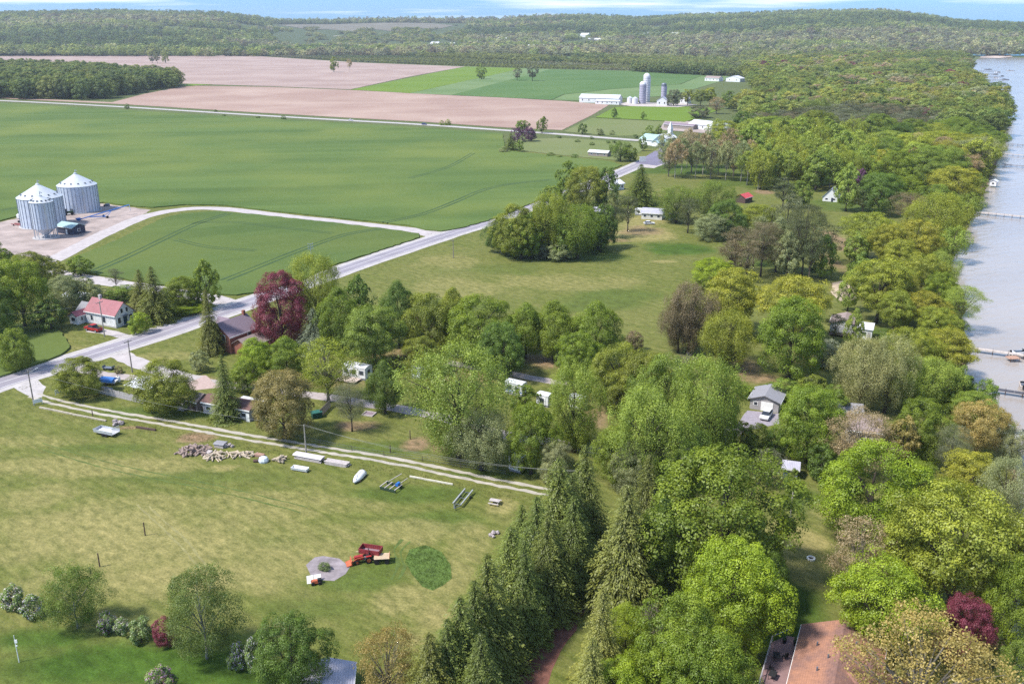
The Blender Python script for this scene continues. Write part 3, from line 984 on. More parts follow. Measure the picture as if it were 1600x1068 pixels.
def decid(kind, seeds, lods, cb, shape, rc, flat, droop=0.0, r0=0.028, bark=BARK, dens=1.0, nl=9, jit=0.38, lump=0.26, aspect=0.62, loose=0.0, top=0.7, cl=1.0):
    spec = {'near': (240, 210, 0.0088), 'mid': (110, 85, 0.019), 'far': (44, 30, 0.042)}
    for lod in lods:
        nc, nlf, lf = spec[lod]
        nc = int(nc * cl)
        for sd_ in seeds:
            rng = np.random.default_rng(sd_ + 1000)
            kk = {'near': 0.84, 'mid': 0.85, 'far': 1.15}[lod]
            me, P = leaf_crown("crown", sd_, nc, int(nlf * dens), lf, cb, shape, rc * kk, flat, droop, LEAF, jit, aspect, lump, loose)
            add_proto(kind, lod, limb_mesh("trunk", P, cb, r0, bark, rng, nl, top=top), me)

L3 = ('near', 'mid', 'far')
decid('maple', (11, 12, 13), L3, 0.07, 'round', 0.105, 0.85)
decid('egg', (21, 22), L3, 0.10, 'egg', 0.10, 0.9)
decid('oak', (31, 32, 33), L3, 0.20, 'umbrella', 0.095, 0.6, dens=0.8, nl=16, r0=0.026, lump=0.35, loose=0.5)
decid('willow', (41, 42), L3, 0.10, 'vase', 0.085, 1.15, 0.16, dens=0.82, nl=18, jit=0.6, lump=0.3, aspect=0.45, loose=0.6)
decid('birch', (51, 52), ('near', 'mid'), 0.10, 'column', 0.085, 0.95, 0.08, r0=0.016, bark=BARK_PALE, dens=0.75, nl=14, jit=0.8, lump=0.35, aspect=0.5, loose=0.5)
decid('bush', (61, 62), L3, 0.02, 'round', 0.13, 0.8, r0=0.02, nl=5)
decid('aspen', (71, 72), ('mid', 'far'), 0.38, 'egg', 0.085, 0.9, r0=0.016, bark=BARK_PALE, dens=0.55, nl=12, jit=0.9, loose=0.6, top=0.9)
decid('pine', (81, 82, 83), L3, 0.28, 'column', 0.15, 0.36, 0.03, r0=0.02, dens=1.25, cl=0.42, nl=22, jit=0.8, lump=0.4, aspect=0.3, loose=0.4, top=0.95)
decid('budding', (91, 92), ('near', 'mid'), 0.16, 'umbrella', 0.085, 0.6, r0=0.024, bark=TWIG, dens=0.36, nl=40, jit=1.0, lump=0.3, loose=0.9)
for sd_ in (101, 102):
    t_ = MB().tube((0, 0, -0.01), (0, 0, 0.95), 0.018, 0.003, 7).mesh("trunk", BARK)
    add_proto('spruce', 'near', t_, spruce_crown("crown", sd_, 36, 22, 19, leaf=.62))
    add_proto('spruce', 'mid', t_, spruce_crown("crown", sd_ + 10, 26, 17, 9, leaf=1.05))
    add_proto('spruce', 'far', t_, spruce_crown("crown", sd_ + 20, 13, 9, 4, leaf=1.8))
for sd_ in (111, 112):
    rng_ = np.random.default_rng(sd_)
    tw = twig_mesh("crown", sd_, 0.2, 'egg', TWIG)
    tt = MB().tube((0, 0, -0.01), (0, 0, 0.35), 0.022, 0.014, 6).mesh("trunk", TWIG)
    add_proto('bare', 'near', tt, tw)
    add_proto('bare', 'mid', tt, tw)

COLS = {'g': (.078, .116, .012), 'g2': (.076, .116, .018), 'dg': (.050, .086, .013), 'lime': (.108, .156, .013), 'lg': (.118, .160, .028), 'lg2': (.098, .138, .022), 'yg': (.120, .147, .019),
        'gold': (.138, .149, .019), 'ochre': (.160, .140, .042), 'tan': (.175, .145, .078), 'rust': (.120, .106, .036), 'olive': (.094, .118, .016), 'sage': (.120, .138, .062), 'pale': (.165, .172, .070),
        'purple': (.104, .024, .029), 'violet': (.070, .030, .062), 'silver': (.110, .128, .084), 'spr': (.080, .104, .021), 'sprd': (.064, .090, .018), 'sprp': (.112, .126, .030), 'sprg': (.082, .096, .020),
        'brown': (.098, .086, .046), 'grey': (.084, .094, .054), 'pdg': (.056, .068, .028), 'bg': (.064, .096, .018), 'bg2': (.062, .088, .022), 'twig': (.3, .26, .2)}
CWORD = {'g': 'mid green', 'g2': 'soft green', 'dg': 'dark green', 'lime': 'bright lime green', 'lg': 'light green', 'lg2': 'light green', 'yg': 'yellow-green', 'gold': 'golden green', 'ochre': 'ochre yellow',
         'tan': 'tan budding', 'rust': 'rusty olive', 'olive': 'olive green', 'sage': 'sage green', 'pale': 'pale straw-green', 'purple': 'purple-leaved', 'violet': 'violet-leaved', 'silver': 'silvery',
         'spr': 'deep green', 'sprd': 'dark', 'sprp': 'pale green', 'sprg': 'olive green', 'brown': 'brownish', 'grey': 'greyish', 'pdg': 'dark green', 'bg': 'feathery green', 'bg2': 'feathery green', 'twig': 'leafless'}
KWORD = {'maple': 'round leafy tree', 'egg': 'upright leafy tree', 'oak': 'spreading tree', 'willow': 'airy willow-like tree', 'birch': 'birch-like tree', 'bush': 'rounded bush', 'aspen': 'slender tree',
         'pine': 'pine', 'budding': 'half-bare spreading tree', 'spruce': 'spruce', 'bare': 'bare-branched tree'}
KNAME = {'maple': 'maple_tree', 'egg': 'leafy_tree', 'oak': 'spreading_tree', 'willow': 'willow_tree', 'birch': 'birch_tree', 'bush': 'bush', 'aspen': 'aspen_tree', 'pine': 'pine_tree',
         'budding': 'budding_tree', 'spruce': 'spruce_tree', 'bare': 'bare_tree'}
TREES = []
VP_Y = 534 + F * CP / SP

def place_tree(base, w, h, kind, col, wpx, label=None, group=None, pxinfo=None):
    lod = 'near' if wpx > (34 if kind == 'spruce' else 52) else ('mid' if wpx > 20 else 'far')
    opts = PROTO[kind]
    if lod not in opts:
        lod = 'mid' if 'mid' in opts else list(opts)[0]
    tm, cm = random.choice(opts[lod])
    root = bpy.data.objects.new(KNAME[kind], None)
    root.empty_display_size = 0.5
    COL.objects.link(root)
    root.location = (base[0], base[1], base[2] if len(base) > 2 else 0)
    root.rotation_euler = (0, 0, random.uniform(0, 6.283))
    root.scale = (w, w, h)
    root["category"] = 'bush' if kind == 'bush' else 'tree'
    if label:
        root["label"] = label
    if group:
        root["group"] = group
    t = bpy.data.objects.new("trunk", tm)
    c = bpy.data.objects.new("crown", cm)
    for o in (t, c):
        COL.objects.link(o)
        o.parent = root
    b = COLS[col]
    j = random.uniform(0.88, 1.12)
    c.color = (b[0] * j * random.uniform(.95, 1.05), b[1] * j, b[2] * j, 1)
    TREES.append((root, kind, col, pxinfo, wpx))
    return root

HAND = []
def tree(cx, yt, yb, w, kind, col, label=None):
    """photograph box of a tree: centre x of its crown, top row, row of its foot, crown width"""
    yc = (yt + yb) / 2
    bx = cx + (800 - cx) * (yb - yc) / (VP_Y - yc)
    base = G(bx, yb)
    h = height_at(base, yt + 2)
    wm = w * (1.22 if kind == 'spruce' else 1.08) / pxm(yb)
    HAND.append((base.x, base.y, wm))
    return place_tree(base, wm, h, kind, col, w, label, None, (cx, yc))

T = [
 # lower left lawn
 (113, 883, 980, 92, 'birch', 'bg'), (315, 893, 1028, 118, 'birch', 'bg2'), (455, 963, 1090, 112, 'maple', 'dg'), (605, 985, 1105, 112, 'budding', 'ochre'), (256, 962, 1008, 34, 'bush', 'purple'),
 # spruce rows
 (913, 690, 845, 82, 'spruce', 'spr'), (872, 710, 885, 108, 'spruce', 'spr'), (838, 772, 930, 100, 'spruce', 'sprd'), (815, 785, 872, 62, 'spruce', 'spr'), (798, 818, 985, 118, 'spruce', 'spr'), (762, 862, 1038, 118, 'spruce', 'spr'),
 (720, 928, 1095, 120, 'spruce', 'spr'), (672, 985, 1130, 112, 'spruce', 'sprg'), (818, 838, 1000, 80, 'spruce', 'sprd'), (856, 795, 955, 92, 'spruce', 'spr'), (742, 902, 1062, 98, 'spruce', 'sprd'), (700, 962, 1112, 98, 'spruce', 'spr'), (893, 735, 868, 82, 'spruce', 'sprd'), (895, 770, 920, 90, 'spruce', 'sprd'),
 (978, 752, 945, 122, 'spruce', 'sprp'), (1012, 705, 840, 72, 'spruce', 'sprg'), (940, 915, 1080, 84, 'spruce', 'sprp'), (924, 992, 1140, 88, 'spruce', 'sprp'), (752, 985, 1135, 96, 'spruce', 'sprd'),
 # great maples, lower centre
 (1128, 705, 915, 232, 'maple', 'g'), (1145, 850, 1020, 150, 'maple', 'lime'), (1062, 935, 1105, 150, 'maple', 'g'), (1100, 990, 1150, 130, 'maple', 'g'), (1035, 775, 930, 80, 'egg', 'dg'), (978, 940, 1035, 70, 'egg', 'lime'),
 (1012, 928, 1010, 66, 'bare', 'twig'), (965, 1030, 1130, 105, 'maple', 'lime'), (1195, 860, 960, 80, 'maple', 'dg'),
 # centre band
 (438, 424, 540, 90, 'maple', 'purple'), (492, 394, 520, 84, 'willow', 'yg'), (490, 478, 548, 54, 'spruce', 'silver'), (530, 448, 548, 72, 'egg', 'g'), (562, 428, 528, 48, 'egg', 'dg'), (583, 478, 574, 94, 'maple', 'g2'),
 (622, 438, 540, 62, 'egg', 'dg'), (668, 455, 550, 84, 'maple', 'olive'), (708, 448, 540, 60, 'egg', 'yg'), (748, 462, 565, 112, 'maple', 'g'), (782, 503, 590, 76, 'maple', 'dg'), (822, 472, 560, 66, 'egg', 'g'), (866, 468, 562, 74, 'egg', 'g'),
 (932, 470, 568, 82, 'egg', 'g'), (905, 518, 604, 72, 'maple', 'g'), (966, 535, 642, 92, 'maple', 'olive'), (1006, 548, 650, 90, 'maple', 'olive'), (660, 525, 582, 60, 'bush', 'olive'),
 (717, 540, 714, 160, 'willow', 'lg'), (752, 640, 734, 104, 'willow', 'sage'), (830, 630, 740, 78, 'maple', 'g'), (897, 570, 706, 88, 'willow', 'lg'), (820, 600, 655, 46, 'maple', 'g'),
 (1104, 556, 726, 116, 'willow', 'lg2'), (1010, 604, 765, 118, 'willow', 'lg'), (1060, 645, 760, 92, 'egg', 'g2'), (962, 668, 752, 72, 'maple', 'g'), (1040, 555, 690, 100, 'maple', 'lg2'), (1126, 600, 716, 58, 'egg', 'g2'), (985, 690, 770, 60, 'bush', 'sage'),
 (600, 562, 645, 58, 'egg', 'dg'), (548, 598, 674, 56, 'pine', 'grey'), (440, 580, 684, 98, 'maple', 'rust'), (510, 530, 628, 92, 'budding', 'yg'), (447, 524, 592, 60, 'egg', 'g'), (398, 526, 588, 60, 'egg', 'lime'), (385, 560, 612, 56, 'maple', 'g'),
 (350, 550, 655, 48, 'spruce', 'spr'), (255, 562, 642, 92, 'maple', 'olive'), (122, 558, 618, 76, 'maple', 'olive'), (326, 448, 552, 42, 'spruce', 'sprg'), (312, 545, 580, 30, 'bush', 'sage'), (185, 570, 583, 14, 'bush', 'brown'), (868, 690, 755, 55, 'bush', 'sage'), (900, 640, 700, 50, 'bush', 'lg'),
 # upper left by the farmhouse
 (22, 512, 578, 56, 'maple', 'g'), (30, 404, 512, 84, 'maple', 'g'), (76, 467, 516, 52, 'maple', 'dg'), (2, 378, 440, 44, 'egg', 'g'), (48, 392, 450, 56, 'maple', 'olive'), (100, 430, 488, 60, 'bush', 'sage'), (132, 432, 482, 50, 'bush', 'sage'),
 (124, 398, 430, 40, 'maple', 'g'), (180, 418, 452, 26, 'pine', 'grey'), (220, 418, 494, 48, 'spruce', 'sprg'), (240, 413, 502, 56, 'spruce', 'sprg'), (285, 432, 484, 58, 'maple', 'g'), (321, 404, 482, 42, 'egg', 'g'), (265, 444, 482, 32, 'bush', 'olive'),
 (218, 486, 520, 32, 'bush', 'lime'), (190, 444, 468, 50, 'bush', 'g2'), (66, 396, 420, 28, 'bush', 'grey'), (86, 404, 434, 30, 'bush', 'olive'), (-15, 440, 530, 70, 'maple', 'dg'), (160, 448, 466, 30, 'bush', 'sage'), (290, 470, 486, 70, 'bush', 'g'),
 # grove beyond the centre field
 (786, 338, 394, 56, 'maple', 'dg'), (806, 318, 402, 72, 'maple', 'olive'), (828, 332, 404, 50, 'egg', 'g'), (858, 300, 402, 64, 'willow', 'yg'), (903, 318, 404, 80, 'willow', 'g'), (930, 330, 392, 50, 'maple', 'dg'), (886, 250, 322, 36, 'maple', 'g'), (916, 258, 330, 66, 'maple', 'olive'),
 (948, 260, 332, 40, 'maple', 'dg'), (862, 288, 345, 50, 'maple', 'g2'), (1001, 254, 320, 54, 'spruce', 'sprd'), (960, 300, 372, 40, 'pine', 'pdg'), (982, 304, 362, 40, 'pine', 'pdg'), (878, 374, 405, 50, 'bush', 'sage'), (848, 380, 404, 30, 'bush', 'grey'),
 (1058, 290, 348, 66, 'willow', 'g2'), (1115, 282, 352, 70, 'willow', 'g2'), (1076, 308, 364, 46, 'pine', 'pdg'), (1134, 310, 370, 60, 'maple', 'dg'), (1112, 332, 374, 56, 'bush', 'sage'), (1182, 318, 362, 72, 'bush', 'yg'),
 # pines
 (1168, 366, 440, 50, 'pine', 'brown'), (1142, 376, 436, 48, 'pine', 'brown'), (1192, 345, 432, 64, 'pine', 'brown'), (1216, 338, 425, 54, 'egg', 'sage'), (1258, 318, 436, 66, 'pine', 'pdg'), (1286, 366, 434, 44, 'maple', 'g2'), (1232, 360, 436, 42, 'egg', 'sage'), (1225, 275, 325, 44, 'pine', 'pdg'), (1250, 280, 324, 36, 'maple', 'g2'),
 (1116, 402, 448, 76, 'bush', 'lime'), (1145, 420, 525, 98, 'oak', 'gold'), (1078, 440, 552, 80, 'willow', 'brown'), (1062, 470, 550, 60, 'willow', 'brown'), (1098, 440, 520, 50, 'egg', 'olive'), (1138, 484, 576, 92, 'willow', 'yg'), (1242, 430, 535, 105, 'oak', 'gold'), (1238, 466, 592, 104, 'maple', 'g'), (1133, 530, 580, 30, 'spruce', 'sprd'),
 (990, 515, 548, 28, 'bush', 'brown'), (1070, 545, 590, 60, 'bare', 'twig'),
 (1205, 318, 402, 50, 'pine', 'pdg'), (1230, 302, 396, 50, 'pine', 'grey'), (1180, 336, 416, 46, 'pine', 'sage'), (1150, 352, 426, 46, 'pine', 'brown'), (1268, 345, 442, 46, 'pine', 'pdg'), (1246, 338, 430, 46, 'pine', 'grey'),
 (1375, 268, 334, 74, 'maple', 'dg'), (1398, 234, 304, 74, 'maple', 'g'), (1384, 232, 292, 52, 'oak', 'gold'), (1326, 253, 330, 40, 'egg', 'lg'), (1343, 262, 300, 26, 'maple', 'violet'), (1490, 260, 322, 88, 'oak', 'gold'), (1426, 230, 288, 40, 'maple', 'purple'), (1532, 214, 278, 52, 'oak', 'yg'), (1420, 300, 350, 60, 'pine', 'brown'), (1452, 228, 292, 62, 'maple', 'g2'), (1350, 290, 334, 40, 'pine', 'pdg'),
 (842, 322, 398, 46, 'maple', 'g'), (880, 332, 404, 50, 'maple', 'g2'), (926, 310, 392, 46, 'spruce', 'sprd'), (946, 318, 388, 38, 'maple', 'dg'), (815, 336, 405, 52, 'maple', 'g'),
 (1400, 452, 524, 60, 'oak', 'yg'), (1468, 392, 458, 60, 'willow', 'lg'), (1388, 348, 424, 54, 'oak', 'gold'), (1490, 352, 408, 52, 'willow', 'lg'), (1462, 478, 538, 60, 'oak', 'yg'), (1328, 420, 486, 34, 'egg', 'lg'), (1420, 556, 642, 70, 'willow', 'lg'), (1345, 392, 450, 40, 'egg', 'g2'), (1512, 300, 345, 50, 'willow', 'lg2'), (1300, 350, 412, 44, 'pine', 'pdg'), (1540, 590, 650, 40, 'bush', 'g2'), (1556, 640, 695, 50, 'willow', 'lg2'),
 # lake side
 (1358, 330, 405, 78, 'oak', 'yg'), (1338, 360, 412, 40, 'egg', 'lg'), (1430, 342, 425, 78, 'oak', 'gold'), (1405, 372, 440, 60, 'oak', 'yg'), (1468, 300, 385, 88, 'willow', 'yg'), (1375, 404, 505, 92, 'oak', 'yg'), (1440, 454, 515, 82, 'oak', 'gold'), (1504, 446, 516, 66, 'pine', 'lg'), (1468, 424, 492, 54, 'maple', 'g'), (1410, 425, 500, 60, 'oak', 'gold'), (1440, 395, 470, 70, 'oak', 'yg'),
 (1335, 480, 545, 30, 'egg', 'lg'), (1304, 490, 535, 36, 'pine', 'pdg'), (1296, 528, 575, 40, 'bush', 'silver'),
 (1348, 528, 640, 96, 'willow', 'pale'), (1390, 524, 645, 80, 'willow', 'pale'), (1480, 513, 590, 92, 'oak', 'gold'), (1455, 558, 640, 90, 'willow', 'lg'), (1425, 510, 600, 76, 'oak', 'yg'), (1500, 570, 640, 50, 'egg', 'g2'),
 (1264, 603, 722, 96, 'maple', 'g'), (1158, 657, 700, 44, 'bush', 'olive'), (1184, 661, 704, 46, 'bush', 'olive'), (1212, 666, 709, 44, 'bush', 'g2'), (1225, 590, 625, 50, 'bush', 'g2'), (1270, 585, 625, 46, 'bush', 'olive'), (1165, 600, 622, 34, 'bush', 'g'), (1300, 600, 650, 50, 'bush', 'g2'),
 (1345, 642, 745, 108, 'budding', 'tan'), (1410, 650, 735, 50, 'oak', 'ochre'), (1440, 622, 725, 80, 'maple', 'g'), (1532, 628, 718, 86, 'oak', 'ochre'), (1486, 664, 750, 60, 'pine', 'grey'), (1364, 695, 842, 160, 'maple', 'lime'), (1520, 708, 790, 90, 'oak', 'gold'), (1582, 668, 722, 60, 'willow', 'sage'), (1572, 715, 830, 90, 'willow', 'sage'), (1440, 720, 820, 80, 'maple', 'g'),
 (1240, 730, 775, 30, 'egg', 'g2'), (1200, 700, 760, 50, 'budding', 'grey'), (1285, 690, 745, 50, 'bush', 'dg'),
 (1495, 765, 975, 205, 'oak', 'yg'), (1345, 815, 945, 112, 'budding', 'tan'), (1378, 878, 1025, 150, 'oak', 'lime'), (1507, 932, 1046, 80, 'maple', 'purple'), (1440, 966, 1160, 222, 'budding', 'ochre'), (1585, 870, 1040, 90, 'maple', 'g'), (1595, 1000, 1130, 80, 'maple', 'g2'), (1590, 800, 960, 100, 'oak', 'olive'), (1420, 800, 930, 110, 'oak', 'yg'),
 # field and road trees
 (237, 82, 99, 12, 'oak', 'grey'), (245, 82, 99, 9, 'oak', 'grey'), (258, 80, 99, 11, 'maple', 'olive'), (521, 87, 113, 15, 'egg', 'olive'), (546, 90, 113, 10, 'aspen', 'tan'), (752, 98, 124, 16, 'maple', 'g2'), (808, 104, 126, 15, 'oak', 'grey'), (832, 100, 127, 18, 'oak', 'grey'),
 (816, 186, 207, 24, 'maple', 'g2'), (847, 180, 208, 18, 'maple', 'g'), (808, 198, 222, 18, 'bush', 'violet'), (826, 196, 221, 22, 'bush', 'violet'), (812, 216, 237, 15, 'egg', 'g2'), (798, 205, 235, 22, 'spruce', 'sprd'), (787, 227, 238, 16, 'bush', 'sage'), (700, 184, 196, 10, 'bush', 'lg2'), (690, 186, 196, 8, 'bush', 'lg2'), (443, 178, 187, 9, 'bush', 'dg'), (198, 160, 170, 9, 'bush', 'dg'), (337, 169, 175, 6, 'bush', 'dg'), (403, 179, 185, 8, 'bush', 'dg'), (350, 177, 182, 6, 'bush', 'dg'),
 (960, 166, 185, 10, 'egg', 'dg'), (1005, 172, 187, 9, 'egg', 'g2'), (910, 191, 210, 16, 'maple', 'dg'), (937, 199, 211, 13, 'bush', 'sage'), (956, 201, 211, 9, 'bush', 'sage'), (873, 210, 216, 9, 'bush', 'dg'), (902, 216, 222, 9, 'bush', 'dg'), (925, 220, 227, 9, 'bush', 'dg'), (925, 211, 217, 8, 'bush', 'dg'), (950, 218, 224, 8, 'bush', 'dg'), (960, 217, 224, 7, 'bush', 'dg'), (993, 208, 216, 8, 'bush', 'dg'), (860, 236, 244, 13, 'bush', 'dg'), (898, 239, 247, 12, 'bush', 'dg'), (875, 240, 246, 8, 'bush', 'g2'),
 (970, 218, 252, 36, 'willow', 'g2'), (985, 225, 252, 24, 'maple', 'g'), (1005, 210, 236, 14, 'egg', 'g'), (1015, 194, 222, 20, 'maple', 'g2'), (1030, 192, 214, 14, 'egg', 'g2'), (1160, 172, 218, 44, 'maple', 'dg'), (1093, 162, 184, 34, 'bush', 'grey'), (1053, 138, 166, 24, 'maple', 'grey'), (1075, 138, 165, 20, 'oak', 'olive'), (1095, 138, 166, 24, 'oak', 'olive'), (1122, 184, 210, 22, 'bush', 'lg'), (1080, 214, 226, 18, 'bush', 'g2'), (1120, 150, 178, 26, 'budding', 'tan'), (1110, 135, 165, 24, 'oak', 'yg'), (1140, 140, 170, 26, 'maple', 'g2'), (1165, 138, 172, 26, 'oak', 'yg'), (1180, 105, 130, 22, 'maple', 'g2'), (1150, 104, 118, 22, 'bush', 'g2'),
]
# bare and budding aspen stand, then the light green one, by the side road
for i, (x, yb) in enumerate([(1046, 276), (1056, 279), (1066, 272), (1082, 270), (1088, 279), (1100, 274), (1112, 280), (1124, 274), (1136, 282), (1148, 276), (1160, 284), (1172, 278), (1040, 262), (1075, 262), (1105, 262), (1140, 264)]):
    T.append((x, yb - 56 - (i * 7) % 12, yb, 30 + (i * 5) % 9, 'aspen' if i % 3 else 'budding', 'tan' if i % 2 else 'sage'))
for i in range(52):
    x = 1168 + (i * 61) % 196
    yb = 236 + (i * 37) % 62
    T.append((x, yb - 52 - (i * 7) % 12, yb, 40 + (i * 5) % 14, ('aspen', 'willow', 'egg')[i % 3], ('lg', 'yg', 'lg2')[i % 3]))
for t_ in T:
    tree(*t_)

# ---- lilacs: a bush and its blossom
def lilac(cx, yt, yb, w, bloom, label):
    b = G(cx + (800 - cx) * 0.004, yb)
    h, wm = height_at(b, yt), w / pxm(yb)
    r = thing("lilac_bush", label, "bush", b, random.uniform(0, 6))
    r.scale = (wm, wm, h)
    rng = np.random.default_rng(int(cx))
    me, P = leaf_crown("leaves", int(cx), 40, 90, 0.035, 0.03, 'round', 0.14, 0.85)
    lv = bpy.data.objects.new("leaves", me)
    lv.color = (.085, .13, .04, 1)
    d = unit(rng.normal(size=(700, 3)) + np.array([0, 0, 0.5]))
    k = rng.integers(0, len(P), 700)
    me2 = quads_mesh("blossom", P[k] + d * 0.155, unit(d + rng.normal(size=d.shape) * .4), 0.03 * rng.uniform(.6, 1.4, 700), rng.uniform(.0, .35, 700), LEAF)
    bl = bpy.data.objects.new("blossom", me2)
    bl.color = (*bloom, 1)
    st = MB().tube((0, 0, 0), (0.02, 0, 0.5), 0.03, 0.02, 5).build("trunk", BARK)
    for o in (lv, bl):
        COL.objects.link(o)
    for o in (lv, bl, st):
        o.parent = r
    return r
lilac(18, 916, 950, 42, (0.480, 0.423, 0.442), "whitish lilac bush at the far end of the hedge row on the lawn edge")
lilac(52, 930, 964, 36, (0.442, 0.414, 0.480), "pale lilac bush touching the foot of the feathery birch-like tree")
lilac(166, 957, 989, 28, (0.384, 0.279, 0.423), "mauve lilac bush just beside the feathery birch-like tree")
lilac(190, 964, 992, 26, (0.499, 0.451, 0.451), "small white lilac bush between the mauve and the greenish one")
lilac(219, 966, 1003, 36, (0.288, 0.327, 0.192), "greenish white lilac bush beside the dark purple-leaved bush")
lilac(372, 1003, 1045, 32, (0.307, 0.259, 0.403), "bluish mauve lilac bush under the larger birch-like tree")
lilac(400, 998, 1050, 36, (0.442, 0.442, 0.423), "white-flowered lilac bush next to the dense round tree by the metal roof")
lilac(252, 1042, 1090, 50, (0.403, 0.231, 0.366), "pink-purple lilac bush standing alone on the lush lawn at the frame bottom")

# ---- woods by the lake: largest trees as things, the rest as masses
WOODS = PX((1120, 232), (1200, 224), (1340, 300), (1410, 330), (1490, 370), (1520, 332), (1550, 268), (1564, 232), (1575, 192), (1556, 160), (1522, 137), (1508, 118), (1515, 100), (1500, 92), (1440, 88), (1300, 92), (1190, 100), (1160, 118), (1190, 160), (1150, 170), (1180, 215))
PINES = PX((1150, 205), (1230, 195), (1330, 185), (1440, 190), (1480, 205), (1440, 228), (1330, 222), (1230, 218))
CLEAR = [PX((1285, 285), (1330, 290), (1330, 330), (1285, 325)), PX((1150, 280), (1220, 285), (1220, 310), (1150, 305))]
def scatter(poly, step, rng, jit=0.42):
    xs, ys = [p[0] for p in poly], [p[1] for p in poly]
    gx, gy = np.meshgrid(np.arange(min(xs), max(xs), step), np.arange(min(ys), max(ys), step))
    gx = gx + rng.uniform(-jit, jit, gx.shape) * step
    gy = gy + rng.uniform(-jit, jit, gy.shape) * step
    k = polymask(gx, gy, poly)
    return np.stack([gx[k], gy[k]], -1)

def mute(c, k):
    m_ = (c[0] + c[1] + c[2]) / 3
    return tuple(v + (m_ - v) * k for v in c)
# low growth along the water's edge
sl_ = catmull(SHORE[6:18], 9)
for k_, p_ in enumerate(sl_[1:-1]):
    if k_ % 2 and p_.y > 420:
        continue
    d_ = (sl_[k_ + 2] - sl_[k_]).normalized()
    q_ = p_ + Vector((-d_.y, d_.x, 0)) * random.uniform(2.0, 6.5)
    px_, py_ = proj((q_.x, q_.y, 0))
    w_, h_ = random.uniform(6, 10), random.uniform(3.5, 7)
    place_tree((q_.x, q_.y, -.2), w_, h_, random.choice(('bush', 'willow', 'bush')), random.choice(('g2', 'lg2', 'olive', 'lg', 'yg')), w_ * pxm(py_), pxinfo=(px_, py_ - 8))
    HAND.append((q_.x, q_.y, w_))
rngw = np.random.default_rng(99)
cand = scatter(WOODS, 15.5, rngw)
hx = np.array([(a, b) for a, b, _ in HAND])
hw = np.array([w for *_, w in HAND])
keep = []
inpine = polymask(cand[:, 0], cand[:, 1], PINES)
for i, (x, y) in enumerate(cand):
    d = np.hypot(hx[:, 0] - x, hx[:, 1] - y)
    if (d < hw * 0.42 + 3).any():
        continue
    if any(polymask(np.array([x]), np.array([y]), c)[0] for c in CLEAR):
        continue
    keep.append((x, y, inpine[i]))
keep.sort(key=lambda k: k[1])
WPAL = ['yg', 'lg2', 'g', 'g2', 'lg2', 'gold', 'olive', 'lg', 'yg', 'olive', 'g', 'dg']
N_IND = 92
MASS = []       # (x, y, z, w, h, proto index, tint)
lake_groups = {}
for i, (x, y, pn) in enumerate(keep):
    if pn:
        kind, col = 'pine', ('brown', 'pdg', 'grey', 'pdg')[rngw.integers(4)]
        w, h = rngw.uniform(16, 23), rngw.uniform(12, 16)
    else:
        kind = ('maple', 'oak', 'maple', 'oak', 'egg', 'willow', 'maple')[rngw.integers(7)]
        tn = float(fbm(np.array([x]), np.array([y]), 90, 31, 3)[0]) + rngw.normal(0, .10)
        pal = (['dg', 'g', 'g2', 'olive'], ['g', 'lg2', 'olive', 'g2', 'yg'], ['yg', 'lg', 'lg2', 'gold', 'g'], ['gold', 'yg', 'lg', 'sage', 'tan'])[int(min(3.99, max(0, (tn - .28) / .44 * 4)))]
        col = pal[rngw.integers(len(pal))]
        if i > N_IND + 60 and rngw.random() < 0.018:
            kind, col = 'maple', 'purple'
        w = rngw.uniform(13, 31)
        h = 6 + w * rngw.uniform(.32, .58)
    if i < N_IND:
        wpx = F * w / (y * CP)
        r = place_tree((x, y, 0), w, h, kind, col, wpx, pxinfo=proj((x, y, h * .5)))
    else:
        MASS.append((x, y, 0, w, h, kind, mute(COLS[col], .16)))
# ---- tree masses (instanced): lakeside woods behind the first rows, plain, orchards, hills
MASS_KINDS = {'maple_m': ('maple', 'mid'), 'oak_m': ('oak', 'mid'), 'egg_m': ('egg', 'mid'), 'willow_m': ('willow', 'mid'), 'pine_m': ('pine', 'mid'), 'maple': ('maple', 'far'), 'oak': ('oak', 'far'), 'egg': ('egg', 'far'), 'pine': ('pine', 'far'), 'spruce': ('spruce', 'far'), 'willow': ('willow', 'far'), 'bush': ('bush', 'far'), 'aspen': ('aspen', 'far')}
pc = bpy.data.collections.new("crown_shapes")
MIDX = {}
for nm in sorted(MASS_KINDS):
    k, lod = MASS_KINDS[nm]
    for tm, cm in PROTO[k][lod][:2]:
        me = cm.copy()
        me.materials.clear()
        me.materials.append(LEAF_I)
        o = bpy.data.objects.new(f"shape_{len(pc.objects):02d}", me)
        pc.objects.link(o)
        MIDX.setdefault(nm, []).append(len(pc.objects) - 1)

